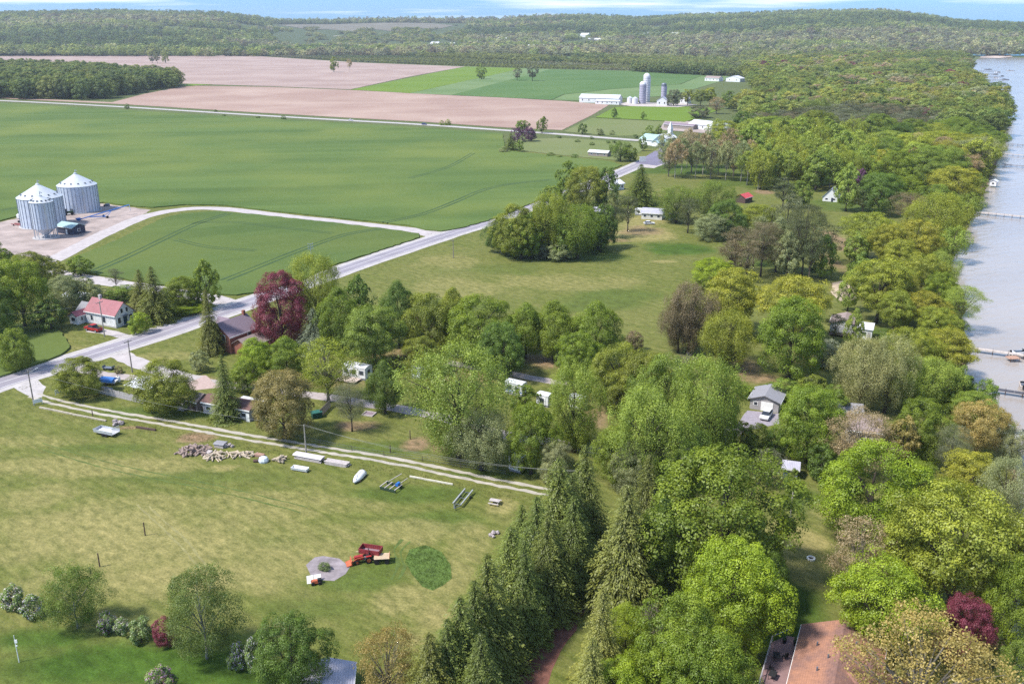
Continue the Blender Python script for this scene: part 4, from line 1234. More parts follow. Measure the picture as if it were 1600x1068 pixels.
def make_ng():
    ng = bpy.data.node_groups.new("crowns_on_points", 'GeometryNodeTree')
    ng.interface.new_socket("Geometry", in_out='INPUT', socket_type='NodeSocketGeometry')
    ng.interface.new_socket("Geometry", in_out='OUTPUT', socket_type='NodeSocketGeometry')
    n, l = ng.nodes, ng.links
    gi, go = n.new("NodeGroupInput"), n.new("NodeGroupOutput")
    ip = n.new("GeometryNodeInstanceOnPoints")
    ci = n.new("GeometryNodeCollectionInfo")
    ci.inputs["Collection"].default_value = pc
    ci.inputs["Separate Children"].default_value = True
    ci.inputs["Reset Children"].default_value = True
    ip.inputs["Pick Instance"].default_value = True
    def na(name, t):
        a = n.new("GeometryNodeInputNamedAttribute")
        a.data_type = t
        a.inputs["Name"].default_value = name
        return a.outputs["Attribute"]
    er = n.new("FunctionNodeEulerToRotation")
    l.new(na("rot", 'FLOAT_VECTOR'), er.inputs[0])
    l.new(gi.outputs[0], ip.inputs["Points"])
    l.new(ci.outputs[0], ip.inputs["Instance"])
    l.new(na("idx", 'INT'), ip.inputs["Instance Index"])
    l.new(er.outputs[0], ip.inputs["Rotation"])
    l.new(na("scl", 'FLOAT_VECTOR'), ip.inputs["Scale"])
    l.new(ip.outputs[0], go.inputs[0])
    return ng
NG = make_ng()

def mass(name, label, items):
    rng = np.random.default_rng(len(items))
    me = bpy.data.meshes.new(name)
    n = len(items)
    me.vertices.add(n)
    me.vertices.foreach_set("co", np.array([i[:3] for i in items], np.float32).ravel())
    a = me.attributes.new("rot", 'FLOAT_VECTOR', 'POINT')
    r = np.zeros((n, 3), np.float32)
    r[:, 2] = rng.uniform(0, 6.283, n)
    a.data.foreach_set("vector", r.ravel())
    a = me.attributes.new("scl", 'FLOAT_VECTOR', 'POINT')
    a.data.foreach_set("vector", np.array([(i[3], i[3], i[4]) for i in items], np.float32).ravel())
    a = me.attributes.new("idx", 'INT', 'POINT')
    a.data.foreach_set("value", np.array([MIDX[i[5]][rng.integers(len(MIDX[i[5]]))] for i in items], np.int32))
    a = me.attributes.new("tint", 'FLOAT_COLOR', 'POINT')
    t = np.array([(*i[6], 1) for i in items], np.float32)
    t[:, :3] *= rng.uniform(0.78, 1.3, (n, 1)).astype(np.float32)
    a.data.foreach_set("color", t.ravel())
    me.update()
    o = bpy.data.objects.new(name, me)
    COL.objects.link(o)
    md = o.modifiers.new("crowns", 'NODES')
    md.node_group = NG
    o["kind"], o["label"], o["category"] = "stuff", label, "woods"
    return o

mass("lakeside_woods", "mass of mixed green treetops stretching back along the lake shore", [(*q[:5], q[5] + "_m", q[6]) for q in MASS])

def fill(poly, step, rng, wr, hr, kinds, cols, jit=0.42, z=None, strips=0):
    pts = scatter(poly, step, rng, jit)
    out = []
    tns = fbm(pts[:, 0] * .12 + pts[:, 1] * .05, pts[:, 1], strips, 77, 2) if strips else np.zeros(len(pts))
    zz = hill_z(pts[:, 0], pts[:, 1]) if z == 'hill' else np.zeros(len(pts))
    for (x, y), q, tn in zip(pts, zz, tns):
        c = cols[rng.integers(len(cols))]
        if strips:
            c = cols[int(min(len(cols) - .01, max(0, (tn - .25) / .5 * len(cols) + rng.normal(0, .45))))]
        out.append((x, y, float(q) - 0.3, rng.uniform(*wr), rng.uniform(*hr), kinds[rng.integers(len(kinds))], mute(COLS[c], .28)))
    return out
rngm = np.random.default_rng(5)
DEC = ['maple', 'oak', 'maple', 'egg', 'willow']
# the wood beside the far road, upper left
WOODLOT = PX((-120, 110), (0, 112), (120, 117), (200, 124), (262, 130), (290, 136), (240, 141), (195, 149), (150, 156.5), (60, 156), (-120, 152))
wl_pts = fill(WOODLOT, 15, rngm, (20, 29), (20, 25), ['maple_m', 'oak_m', 'maple_m', 'egg_m', 'maple_m'], ['dg', 'g', 'olive', 'g2', 'dg', 'g'])
wl_pts.sort(key=lambda q: q[1])
mass("woodlot", "dense dark green woodlot beside the pinkish ploughed field", wl_pts)
# orchards and brush on the plain
ORCH = PX((150, 72), (330, 76), (500, 83), (700, 92), (830, 97), (1000, 104), (1110, 112), (1085, 117), (980, 110.5), (818, 106.5), (560, 97.4), (340, 83.4), (190, 79.5))
ol = fill(ORCH, 7.5, rngm, (4.6, 6.4), (3.0, 4.8), ['bush', 'maple', 'bush'], ['dg', 'grey', 'brown', 'sage', 'pdg', 'olive'], 0.2, None, 90)
mass("orchard_rows", "grey-green orchard and brush in a long band behind the ploughed fields", ol)
HEDGE = PX((990, 106), (1060, 108), (1130, 113), (1180, 118), (1180, 121), (1120, 119), (1050, 116), (990, 112))
mass("hedgerow", "dark hedgerow of bushy trees behind the far green field", fill(HEDGE, 9, rngm, (12, 17), (12, 17), DEC, ['dg', 'g2', 'olive']))
STRIPS = [PX((560, 77), (700, 85), (860, 92), (980, 98), (980, 94.5), (860, 87), (700, 79.5), (560, 72.5)), PX((1000, 88), (1150, 95), (1150, 92), (1000, 84))]
for s_ in STRIPS:
    struct(sheet("field_strip", s_, 0.3, M_PALE))
def village_gap(items):
    out = []
    for q in items:
        x, y = proj(q[:3])
        if any(polymask(np.array([q[0]]), np.array([q[1]]), s_)[0] for s_ in STRIPS):
            continue
        if 645 < x < 1085 and 70.0 < y < 87:
            f_ = fbm(np.array([q[0]]), np.array([q[1]]), 70, 4)[0]
            if y < 79 and f_ < 0.60:
                continue
            if f_ < 0.72:
                q = (*q[:3], q[3] * .55, 2.0 + 2.5 * f_, *q[5:])
        out.append(q)
    return out
BRUSH = PX((420, 62), (560, 62), (760, 72), (950, 82), (1200, 92), (1200, 112), (1000, 103), (830, 96.5), (700, 91.5), (500, 82.5))
mass("brushland", "rough yellow-green brush and young trees on the plain below the hills", village_gap(fill(BRUSH, 14, rngm, (10, 18), (6, 12), ['maple', 'oak', 'bush', 'aspen'], ['grey', 'sage', 'pale', 'lg2', 'dg', 'yg', 'olive'], strips=110)))
# forest on the flats and the hills
FLAT = PX((-200, 69), (0, 69), (110, 71.5), (185, 75), (330, 75.6), (420, 62), (560, 61.5), (760, 71), (950, 81), (1200, 91), (1300, 91.5), (1440, 87.5), (1530, 88), (1560, 83), (1640, 86), (1900, 92), (1900, 66), (-200, 66))
fl = [i for i in fill([(p[0], p[1]) for p in FLAT], 17, rngm, (15, 26), (10, 22), DEC + ['spruce', 'pine'], ['dg', 'g2', 'pdg', 'sage', 'olive', 'grey', 'pale', 'lg2', 'yg'], z='hill', strips=180) if i[1] < 2800]
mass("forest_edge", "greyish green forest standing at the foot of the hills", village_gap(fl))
X_, Y_ = np.meshgrid(np.arange(-2900, 3300, 23.0), np.arange(2550, 5350, 23.0))
X_ = X_ + rngm.uniform(-12, 12, X_.shape)
Y_ = Y_ + rngm.uniform(-12, 12, Y_.shape)
PXX = 800 + F * X_ / (Y_ * CP + CAM_H * SP)
HZ = hill_z(X_, Y_)
# open ground on the slopes: pale fields around the middle of the skyline and the village strip
openf = (PXX > 425) & (PXX < 730) & (np.hypot(X_, Y_) > 3300) & (np.hypot(X_, Y_) < 5080)
vis = (PXX > -80) & (PXX < 1720) & ~openf & (np.hypot(X_, Y_) < 5420)
vis &= ~((lake_depth(X_, Y_) > -15) & (Y_ < 2800))
vis &= fbm(X_, Y_, 260, 8) > 0.30
tone = fbm(X_ * 0.6, Y_ * 1.6, 420, 21, 3)
HP = [['dg', 'pdg', 'dg', 'pdg'], ['g2', 'dg', 'g2', 'olive'], ['lg2', 'lg', 'yg', 'lg2'], ['grey', 'sage', 'brown', 'pale']]
hl = []
for x, y, z, tn in zip(X_[vis], Y_[vis], HZ[vis], tone[vis]):
    pal = HP[int(min(3.99, max(0, (tn - 0.30) / 0.40 * 4 + rngm.normal(0, .35))))]
    c = pal[rngm.integers(len(pal))]
    kd = 'spruce' if c in ('pdg',) else DEC[rngm.integers(5)]
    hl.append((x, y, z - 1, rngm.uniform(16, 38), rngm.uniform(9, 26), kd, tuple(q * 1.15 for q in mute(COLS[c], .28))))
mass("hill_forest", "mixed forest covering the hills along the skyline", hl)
# a thin line of trees on the plateau skyline
ln = []
for px in np.arange(425, 860, 2.6):
    if 505 < px < 512 or 608 < px < 612 or 656 < px < 660:
        continue
    Yp = 5250.0
    Xp = (px - 800) / F * Yp * CP
    if px > 478:
        ln.append((Xp, Yp + rngm.uniform(-40, 40), float(hill_z(Xp, Yp)) - 1, rngm.uniform(20, 32), rngm.uniform(14, 34), 'maple', COLS[('grey', 'sage', 'g2', 'brown')[rngm.integers(4)]]))
mass("skyline_trees", "broken line of grey trees on the far plateau skyline", ln)
# pale open fields on the slope
def slope_sheet(name, px0, px1, d0, d1, m, zoff=1.0):
    vs, fs = [], []
    nx, ny = 24, 8
    for j in range(ny + 1):
        for i in range(nx + 1):
            e = 1 - (2 * i / nx - 1) ** 4
            lo = d0 + (d1 - d0) * (0.5 - 0.5 * e) + 60 * math.sin(i * 1.1)
            hi = d1 - (d1 - d0) * (0.5 - 0.5 * e) + 50 * math.sin(i * .7 + 1)
            d = lo + (hi - lo) * j / ny
            px = px0 + (px1 - px0) * i / nx
            x, y = (px - 800) / F * d * CP, d
            vs.append((x, y, float(hill_z(x, y)) + zoff))
    for j in range(ny):
        for i in range(nx):
            a = j * (nx + 1) + i
            fs.append((a, a + 1, a + nx + 2, a + nx + 1))
    return struct(MB().add(vs, fs).build(name, m, None, True))
slope_sheet("hill_field", 430, 715, 4350, 5060, mat("hill_crop", (0.15, 0.135, 0.095), 0.95, var=0.2, scale=0.01))
slope_sheet("field_strip", 655, 1075, 2920, 3140, mat("strip_straw", (0.30, 0.27, 0.19), 0.95, var=0.3, scale=0.01), 0.8)
slope_sheet("hill_field", 520, 650, 3950, 4050, mat("hill_straw", (0.26, 0.25, 0.18), 0.95, var=0.15, scale=0.01))
sl = []
for _ in range(1500):
    px, d = rngm.uniform(420, 735), rngm.uniform(3300, 4400)
    if fbm(np.array([px * 8]), np.array([d]), 300, 12)[0] < 0.46:
        continue
    x = (px - 800) / F * d * CP
    sl.append((x, d, float(hill_z(x, d)) - 1, rngm.uniform(18, 30), rngm.uniform(9, 15), DEC[rngm.integers(5)], COLS[('sage', 'grey', 'g2', 'olive', 'pale')[rngm.integers(5)]]))
mass("slope_thickets", "scattered grey-green thickets on the open slope below the plateau", sl)

# ---- thin air: haze
hz = MB().box(0, 4900, 103, 14800, 10300, 226).build("haze", None)
m, nt, out = newmat("haze_air")
pv = nt.nodes.new("ShaderNodeVolumePrincipled")
pv.inputs["Color"].default_value = (0.80, 0.88, 1.0, 1)
pv.inputs["Density"].default_value = 0.00006
pv.inputs["Anisotropy"].default_value = 0.2
nt.links.new(pv.outputs[0], out.inputs["Volume"])
hz.data.materials.append(m)
hz["kind"], hz["label"] = "stuff", "thin pale haze in the air"
# ================================================================== BUILDINGS
W_SIDE = ribbed("white_siding", (0.70, 0.70, 0.70), 0.22, 2, 0.6)
W_PLAIN = mat("white_paint", (0.66, 0.66, 0.66), 0.6, var=0.06)
CREAM = ribbed("cream_siding", (0.62, 0.60, 0.55), 0.22, 2, 0.6)
TRIM = mat("white_trim", (0.78, 0.77, 0.75), 0.55, var=0.05)
GLASS = mat("window_glass", (0.035, 0.042, 0.055), 0.12, var=0.2)
RED_ROOF = ribbed("red_metal_roof", (0.27, 0.085, 0.10), 0.45, 0, 0.5)
GREY_ROOF = mat("grey_shingle", (0.25, 0.245, 0.265), 0.9, var=0.16, scale=2.5, bmp=0.3)
LILAC_ROOF = ribbed("lilac_metal_roof", (0.40, 0.39, 0.47), 0.5, 0, 0.45)
WHITE_ROOF = ribbed("white_metal_roof", (0.62, 0.62, 0.65), 0.6, 0, 0.4)
TEAL_ROOF = ribbed("teal_metal_roof", (0.34, 0.47, 0.47), 0.5, 0, 0.4)
MAUVE_ROOF = mat("mauve_shingle", (0.215, 0.165, 0.20), 0.9, var=0.14, scale=2.5, bmp=0.3)
TAUPE_ROOF = mat("taupe_shingle", (0.27, 0.21, 0.195), 0.9, var=0.16, scale=2.0, bmp=0.3)
m, nt, out = newmat("orange_brown_shingle")
s1, s2, s3 = noise(nt, .22, 5, .65), noise(nt, 2.6, 4, .7), noise(nt, 9, 3, .7)
oc = mixc(nt, ramp(nt, s1, .40, .62), (.235, .135, .115), (.40, .20, .13))
oc = mixc(nt, 1.0, oc, ramp(nt, s2, .3, .7, (.72, .72, .74), (1.05, 1.03, 1.0)), 'MULTIPLY')
tc_ = nt.nodes.new("ShaderNodeTexCoord")
bk = nt.nodes.new("ShaderNodeTexBrick")
bk.inputs["Scale"].default_value = 1.0
bk.inputs["Brick Width"].default_value, bk.inputs["Row Height"].default_value = .9, .28
bk.inputs["Mortar Size"].default_value = .025
bk.inputs["Color1"].default_value, bk.inputs["Color2"].default_value, bk.inputs["Mortar"].default_value = (1, 1, 1, 1), (.92, .92, .93, 1), (.78, .78, .78, 1)
mp_ = nt.nodes.new("ShaderNodeMapping")
mp_.inputs["Rotation"].default_value = (0, 0, math.pi / 2)
nt.links.new(tc_.outputs["Object"], mp_.inputs["Vector"])
nt.links.new(mp_.outputs["Vector"], bk.inputs["Vector"])
oc = mixc(nt, 1.0, oc, bk.outputs["Color"], 'MULTIPLY')
principled(nt, out, oc, .92, 0, bump(nt, s3, .4, .05))
ORANGE_ROOF = m
BROWN_ROOF = mat("brown_shingle", (0.15, 0.085, 0.072), 0.9, var=0.2, scale=2.0)
BRICK = mat("red_brick", (0.27, 0.105, 0.075), 0.9, var=0.25, scale=4, bmp=0.2)
NAVY = ribbed("navy_siding", (0.035, 0.042, 0.075), 0.3, 2, 0.5)
BROWN_SIDE = ribbed("brown_siding", (0.25, 0.19, 0.165), 0.25, 2, 0.7)
GREY_SIDE = ribbed("grey_siding", (0.36, 0.335, 0.34), 0.22, 2, 0.7)
STEEL = ribbed("galvanised_steel", (0.52, 0.57, 0.66), 0.35, 2, 0.4, 0.15, 0.1, 0.3)
STEEL_ROOF = ribbed("galvanised_roof", (0.56, 0.58, 0.61), 0.8, 0, 0.35, 0.2, 0.06, 0.2)
DKSTEEL = mat("dark_steel", (0.16, 0.18, 0.22), 0.5, 0.3)
CONC = mat("concrete", (0.42, 0.40, 0.40), 0.9, var=0.15)
WOOD = mat("weathered_wood", (0.27, 0.23, 0.20), 0.9, var=0.25, scale=3)
WOOD_D = mat("dark_wood", (0.095, 0.06, 0.05), 0.9, var=0.2, scale=3)
DECKW = mat("deck_wood", (0.24, 0.15, 0.15), 0.85, var=0.15, scale=2)
BLACK = mat("black_rubber", (0.018, 0.018, 0.02), 0.8)
BLUE_T = mat("blue_tarp", (0.035, 0.16, 0.48), 0.5, var=0.2)
RED_P = mat("red_paint", (0.36, 0.03, 0.03), 0.45, var=0.25)
MAROON = mat("maroon_paint", (0.24, 0.04, 0.045), 0.5, var=0.25)
ORANGE_P = mat("orange_paint", (0.44, 0.11, 0.05), 0.6, var=0.3)
TAN_P = mat("tan_paint", (0.52, 0.40, 0.27), 0.7, var=0.2)
WHITE_P = mat("white_gelcoat", (0.72, 0.72, 0.74), 0.3, var=0.06)
GALV = mat("galvanised_frame", (0.50, 0.52, 0.56), 0.4, 0.4)
POLEW = mat("pole_wood", (0.24, 0.21, 0.19), 0.9, var=0.2, scale=2)
STONE = mat("pile_stone", (0.36, 0.31, 0.31), 0.9, var=0.3, scale=1.2)
LOGM = mat("log_bark", (0.30, 0.225, 0.195), 0.9, var=0.35, scale=2.5)
LOGE = mat("log_end", (0.45, 0.37, 0.28), 0.9, var=0.2)

def window(parent, x, y, z, w, h, face, frame_m=TRIM):
    """face: 'f' front (-y), 'b' back (+y), 'l' (-x), 'r' (+x)"""
    d = 0.06
    if face in 'fb':
        s = -1 if face == 'f' else 1
        fr = MB().box(x, y + s * d / 2, z, w + 0.24, d, h + 0.24).build("window", frame_m, parent)
        g = MB().box(x, y + s * (d + 0.012), z, w, 0.02, h)
    else:
        s = -1 if face == 'l' else 1
        fr = MB().box(x + s * d / 2, y, z, d, w + 0.24, h + 0.24).build("window", frame_m, parent)
        g = MB().box(x + s * (d + 0.012), y, z, 0.02, w, h)
    g.build("pane", GLASS, fr)

def door(parent, x, y, z0, w, h, face, m):
    d = 0.07
    if face in 'fb':
        s = -1 if face == 'f' else 1
        o = MB().box(x, y + s * d / 2, z0 + h / 2, w, d, h).build("door", m, parent)
        MB().box(x + w * 0.35, y + s * (d + 0.03), z0 + 1.0, 0.12, 0.06, 0.12).build("handle", DKSTEEL, o)
    else:
        s = -1 if face == 'l' else 1
        o = MB().box(x + s * d / 2, y, z0 + h / 2, d, w, h).build("door", m, parent)
        MB().box(x + s * (d + 0.03), y + w * 0.35, z0 + 1.0, 0.06, 0.12, 0.12).build("handle", DKSTEEL, o)

def gable_shell(root, x0, x1, y0, y1, h, rise, axis, wallm, roofm, over=0.4, th=0.14, z0=0.0, trim=TRIM):
    """walls with gables and two roof slabs. axis 'x': ridge along x"""
    if axis == 'x':
        ym = (y0 + y1) / 2
        MB().prismx([(y0, z0), (y1, z0), (y1, h), (ym, h + rise), (y0, h)], x0, x1).build("wall", wallm, root)
        for s, ya in ((-1, y0), (1, y1)):
            dy = ya - ym
            k = (abs(dy) + over) / abs(dy)
            ye, ze = ym + dy * k, h + rise - rise * k
            mb = MB().prismx([(ym, h + rise + 0.03), (ye, ze + 0.03), (ye, ze + 0.03 + th), (ym, h + rise + 0.03 + th)], x0 - over, x1 + over)
            r = mb.build("roof", roofm, root)
            MB().prismx([(ye + s * 0.004, ze - 0.12), (ye + s * 0.06, ze - 0.12), (ye + s * 0.06, ze + th), (ye + s * 0.004, ze + th)], x0 - over, x1 + over).build("fascia", trim, r)
    else:
        xm = (x0 + x1) / 2
        MB().prism([(x0, z0), (x1, z0), (x1, h), (xm, h + rise), (x0, h)], y0, y1).build("wall", wallm, root)
        for s, xa in ((-1, x0), (1, x1)):
            dx = xa - xm
            k = (abs(dx) + over) / abs(dx)
            xe, ze = xm + dx * k, h + rise - rise * k
            mb = MB().prism([(xm, h + rise + 0.03), (xe, ze + 0.03), (xe, ze + 0.03 + th), (xm, h + rise + 0.03 + th)], y0 - over, y1 + over)
            r = mb.build("roof", roofm, root)
            MB().prism([(xe + s * 0.004, ze - 0.12), (xe + s * 0.06, ze - 0.12), (xe + s * 0.06, ze + th), (xe + s * 0.004, ze + th)], y0 - over, y1 + over).build("fascia", trim, r)

def simple_house(name, label, cat, a, b, dpt, h, rise, wallm, roofm, axis='x', wins=3, group=None, over=0.4, doorm=None, sidewin=1):
    mid, rz, L = frame(*a, *b)
    r = thing(name, label, cat, mid, rz, group)
    gable_shell(r, -L / 2, L / 2, 0, dpt, h, rise, axis, wallm, roofm, over)
    for i in range(wins):
        window(r, -L / 2 + L * (i + 0.5) / wins, 0, h * 0.55, min(1.1, L / wins * .4), h * 0.33, 'f')
    for i in range(sidewin):
        for fc, xx in (('l', -L / 2), ('r', L / 2)):
            window(r, xx, dpt * (i + 0.5) / sidewin, h * 0.55, min(1.1, dpt * .3), h * 0.33, fc)
    if doorm:
        door(r, L * 0.12, 0, 0, 0.95, min(2.1, h * 0.85), 'f', doorm)
    return r, L

# ---- grain bins
def grain_bin(name, label, px, py, R, h, rise, nrib, hopper=0.0):
    b = G(px, py)
    r = thing(name, label, "grain bin", b, 0.3, "grain bins on the gravel pad")
    MB().cyl(0, 0, 0, 0.25, R + 0.8, n=40).build("foundation", CONC, r)
    z0 = hopper if hopper else 0.25
    MB().lathe([(R, z0), (R, z0 + h)], 48).build("wall", STEEL, r, True)
    rf = MB().lathe([(R + 0.18, z0 + h - 0.12), (R + 0.18, z0 + h), (0.7, z0 + h + rise)], 48).build("roof", STEEL_ROOF, r)
    MB().lathe([(0.75, z0 + h + rise - .15), (0.75, z0 + h + rise + 0.35), (0.3, z0 + h + rise + 0.6)], 16).build("peak_cap", STEEL_ROOF, rf)
    MB().tube((0, 0, z0 + h + rise), (0.1, 0, z0 + h + rise + 1.8), 0.16, 0.16, 6).tube((0.1, 0, z0 + h + rise + 1.8), (0.9, 0, z0 + h + rise + 1.2), 0.16, 0.16, 6).build("fill_pipe", GALV, rf)
    nv = 14
    for i in range(nv):
        a = 6.283 * i / nv
        rr = R * 0.80
        zz = z0 + h + rise * (1 - rr / R) + 0.25
        MB().box(rr * math.cos(a), rr * math.sin(a), zz, 0.6, 0.6, 0.55, a).build("roof_vent", DKSTEEL, rf)
    for i in range(nrib):
        a = 6.283 * i / nrib
        MB().box((R + 0.09) * math.cos(a), (R + 0.09) * math.sin(a), z0 + h / 2, 0.12, 0.12, h, a).build("stiffener", mat("rib_steel", (.27, .30, .36), .5, .2), r)
    a = -1.2
    MB().box((R + 0.3) * math.cos(a), (R + 0.3) * math.sin(a), z0 + h / 2, 0.12, 0.6, h, a).build("ladder", GALV, r)
    if hopper:
        MB().lathe([(R, z0), (0.4, 0.7), (0.4, 0.5)], 40).build("hopper", STEEL, r)
        for i in range(12):
            a = 6.283 * i / 12
            MB().box((R - 0.1) * math.cos(a), (R - 0.1) * math.sin(a), z0 / 2 + 0.1, 0.22, 0.22, z0 - 0.1, a).build("leg", GALV, r)
    else:
        MB().box((R + 0.1) * math.cos(-1.9), (R + 0.1) * math.sin(-1.9), 1.4, 0.15, 1.2, 2.0, -1.9).build("door", DKSTEEL, r)
    return r
grain_bin("grain_bin", "large round steel grain bin nearest the dark shed with the hopper bin before it", 69, 352, 8.7, 12.0, 4.9, 32)
grain_bin("grain_bin", "large round steel grain bin standing farther back beside the blue auger", 126, 329, 8.3, 11.6, 4.7, 32)
grain_bin("hopper_bin", "narrow steel hopper bin standing on legs before the two big bins", 73, 371, 4.3, 10.4, 2.0, 22, 4.0)

r, L = simple_house("equipment_shed", "small dark navy shed with pale green roof beside the hopper bin", "shed", (90, 363.6), (114, 367.3), 6.0, 2.9, 1.2, NAVY, TEAL_ROOF, wins=0, sidewin=1, doorm=TRIM)
# auger
b = G(158, 341)
r = thing("grain_auger", "long blue grain auger on wheels beside the rear grain bin", "auger", b, math.atan2(G(199, 327).y - G(118, 338).y, G(199, 327).x - G(118, 338).x))
MB().tube((-9, 0, 0.8), (13, 0, 4.2), 0.22, 0.22, 8).build("tube", BLUE_T, r)
MB().tube((13, 0, 4.2), (13.2, 0, 1.6), 0.2, 0.2, 8).build("spout", W_PLAIN, r)
MB().hexa([(-10, -.5, 0.4), (-9, -.5, 0.4), (-9, .5, .4), (-10, .5, .4)], [(-10.6, -1.1, 1.4), (-8.6, -1.1, 1.4), (-8.6, 1.1, 1.4), (-10.6, 1.1, 1.4)]).build("hopper", BLUE_T, r)
MB().tube((-5, 0, 1.3), (2, -1.7, 0.6), 0.12).tube((-5, 0, 1.3), (2, 1.7, 0.6), 0.12).tube((2, -1.8, 0.6), (2, 1.8, 0.6), 0.12).tube((2, -1.7, 0.6), (5, 0, 2.8), 0.1).tube((2, 1.7, 0.6), (5, 0, 2.8), 0.1).build("undercarriage", BLUE_T, r)
for s in (-1, 1):
    MB().tube((2, s * 1.85, 0.55), (2, s * 2.15, 0.55), 0.55, 0.55, 14).build("wheel", BLACK, r)
b = G(107, 336)
r = thing("loader_tractor", "dark green farm tractor parked between the two large grain bins", "tractor", b, 0.4)
MB().box(0.9, 0, 1.3, 2.4, 0.9, 0.8).build("hood", mat("tractor_green", (0.02, 0.06, 0.025), 0.5), r)
MB().box(-1.0, 0, 2.0, 1.5, 1.5, 1.6, taper=0.85).build("cab", GLASS, r)
for x, y, rr in ((-1.2, 1.1, 0.9), (-1.2, -1.1, 0.9), (1.6, .9, 0.6), (1.6, -.9, 0.6)):
    MB().tube((x, y - .25, rr), (x, y + .25, rr), rr, rr, 14).build("wheel", BLACK, r)
b, rz, L = frame(31, 347, 53, 349)
r = thing("hopper_trailer", "long grain trailer with white rounded top parked behind the hopper bin", "trailer", b, rz)
MB().prismx([(-1.2, 2.0), (1.2, 2.0), (1.25, 3.4), (0, 3.8), (-1.25, 3.4)], -L / 2, L / 2).build("body", W_PLAIN, r)
for s in (-.25, .25):
    MB().hexa([(s * L - .5, -.4, 0.8), (s * L + .5, -.4, .8), (s * L + .5, .4, .8), (s * L - .5, .4, .8)], [(s * L - L * .22, -1.15, 2.0), (s * L + L * .22, -1.15, 2.0), (s * L + L * .22, 1.15, 2.0), (s * L - L * .22, 1.15, 2.0)]).build("hopper", DKSTEEL, r)
for x in (-L / 2 + .7, -L / 2 + 1.9):
    for y in (-1.1, 1.1):
        MB().tube((x, y - .2, .5), (x, y + .2, .5), .5, .5, 12).build("wheel", BLACK, r)
b, rz, L = frame(18, 352, 50, 356)
r = thing("header_cart", "low red-brown implement frame lying left of the hopper bin", "implement", b, rz)
MB().box(0, 0, .6, L, .25, .25).box(0, 1.2, .7, L * .9, .5, .3).build("frame", MAROON, r)
for x in (-L * .35, L * .35):
    MB().tube((x, -.5, .35), (x, -.3, .35), .35, .35, 10).build("wheel", BLACK, r)
b = G(168, 322)
r = thing("grain_blower", "dark grey blower unit on the pad at the edge of the wheat", "machine", b, 0.3)
MB().box(0, 0, .7, 2.2, 1.2, 1.0, taper=.8).build("housing", DKSTEEL, r)
MB().tube((-1.3, -.6, .4), (-1.3, .6, .4), .4, .4, 12).build("wheel", BLACK, r)

# ---- white farmhouse
A, B, Cc = (136, 504), (182, 512.6), (204, 501)
mid, rz, L = frame(*A, *B)
D = (G(*Cc) - G(*B)).length * 0.93
r = thing("farmhouse", "white farmhouse with a faded red roof beside the paved road", "house", mid, rz)
gable_shell(r, -L / 2, L / 2, 0, D, 3.7, 2.9, 'x', W_SIDE, RED_ROOF, 0.35)
for y in (D * .38, D * .66):
    window(r, L / 2, y, 4.4, 0.75, 1.2, 'r')
window(r, L / 2, D * .2, 1.9, 1.0, 1.6, 'r')
window(r, L / 2, D * .82, 1.9, 1.0, 1.6, 'r')
door(r, L / 2, D * .52, .3, 1.2, 2.3, 'r', mat("blue_door", (.03, .07, .11), .5))
MB().box(L / 2 + 0.5, D * .52, 2.95, 1.0, 1.7, 0.12).build("door_hood", DKSTEEL, r)
window(r, L * .12, 0, 1.9, 1.0, 1.6, 'f')
window(r, -L * .3, 0, 1.9, 0.9, 1.4, 'f')
MB().box(-L * .25, D / 2, 6.9, .7, .7, 1.8).build("chimney", CONC, r)
MB().box(0, -.05, .2, L + .1, .12, .4).build("foundation", CONC, r)
gable_shell(r, -L / 2 - 5.2, -L / 2 - .01, 1.6, D - .6, 2.9, 1.7, 'x', W_SIDE, GREY_ROOF, 0.3)
gable_shell(r, -L / 2 - 3.6, -L / 2 - .6, -2.6, 1.58, 2.5, 1.0, 'y', W_SIDE, RED_ROOF, 0.3)
window(r, -L / 2 - 2.1, -2.6, 1.5, 1.5, 1.0, 'f')
window(r, -L / 2 - .6, -1.0, 1.5, .6, 1.0, 'r')
# sheds behind it
simple_house("lean_shed", "low weathered shed with pale roof half hidden behind the farmhouse trees", "shed", (100, 472), (126, 476), 4.5, 2.2, .7, WOOD, WHITE_ROOF, wins=0, sidewin=0)

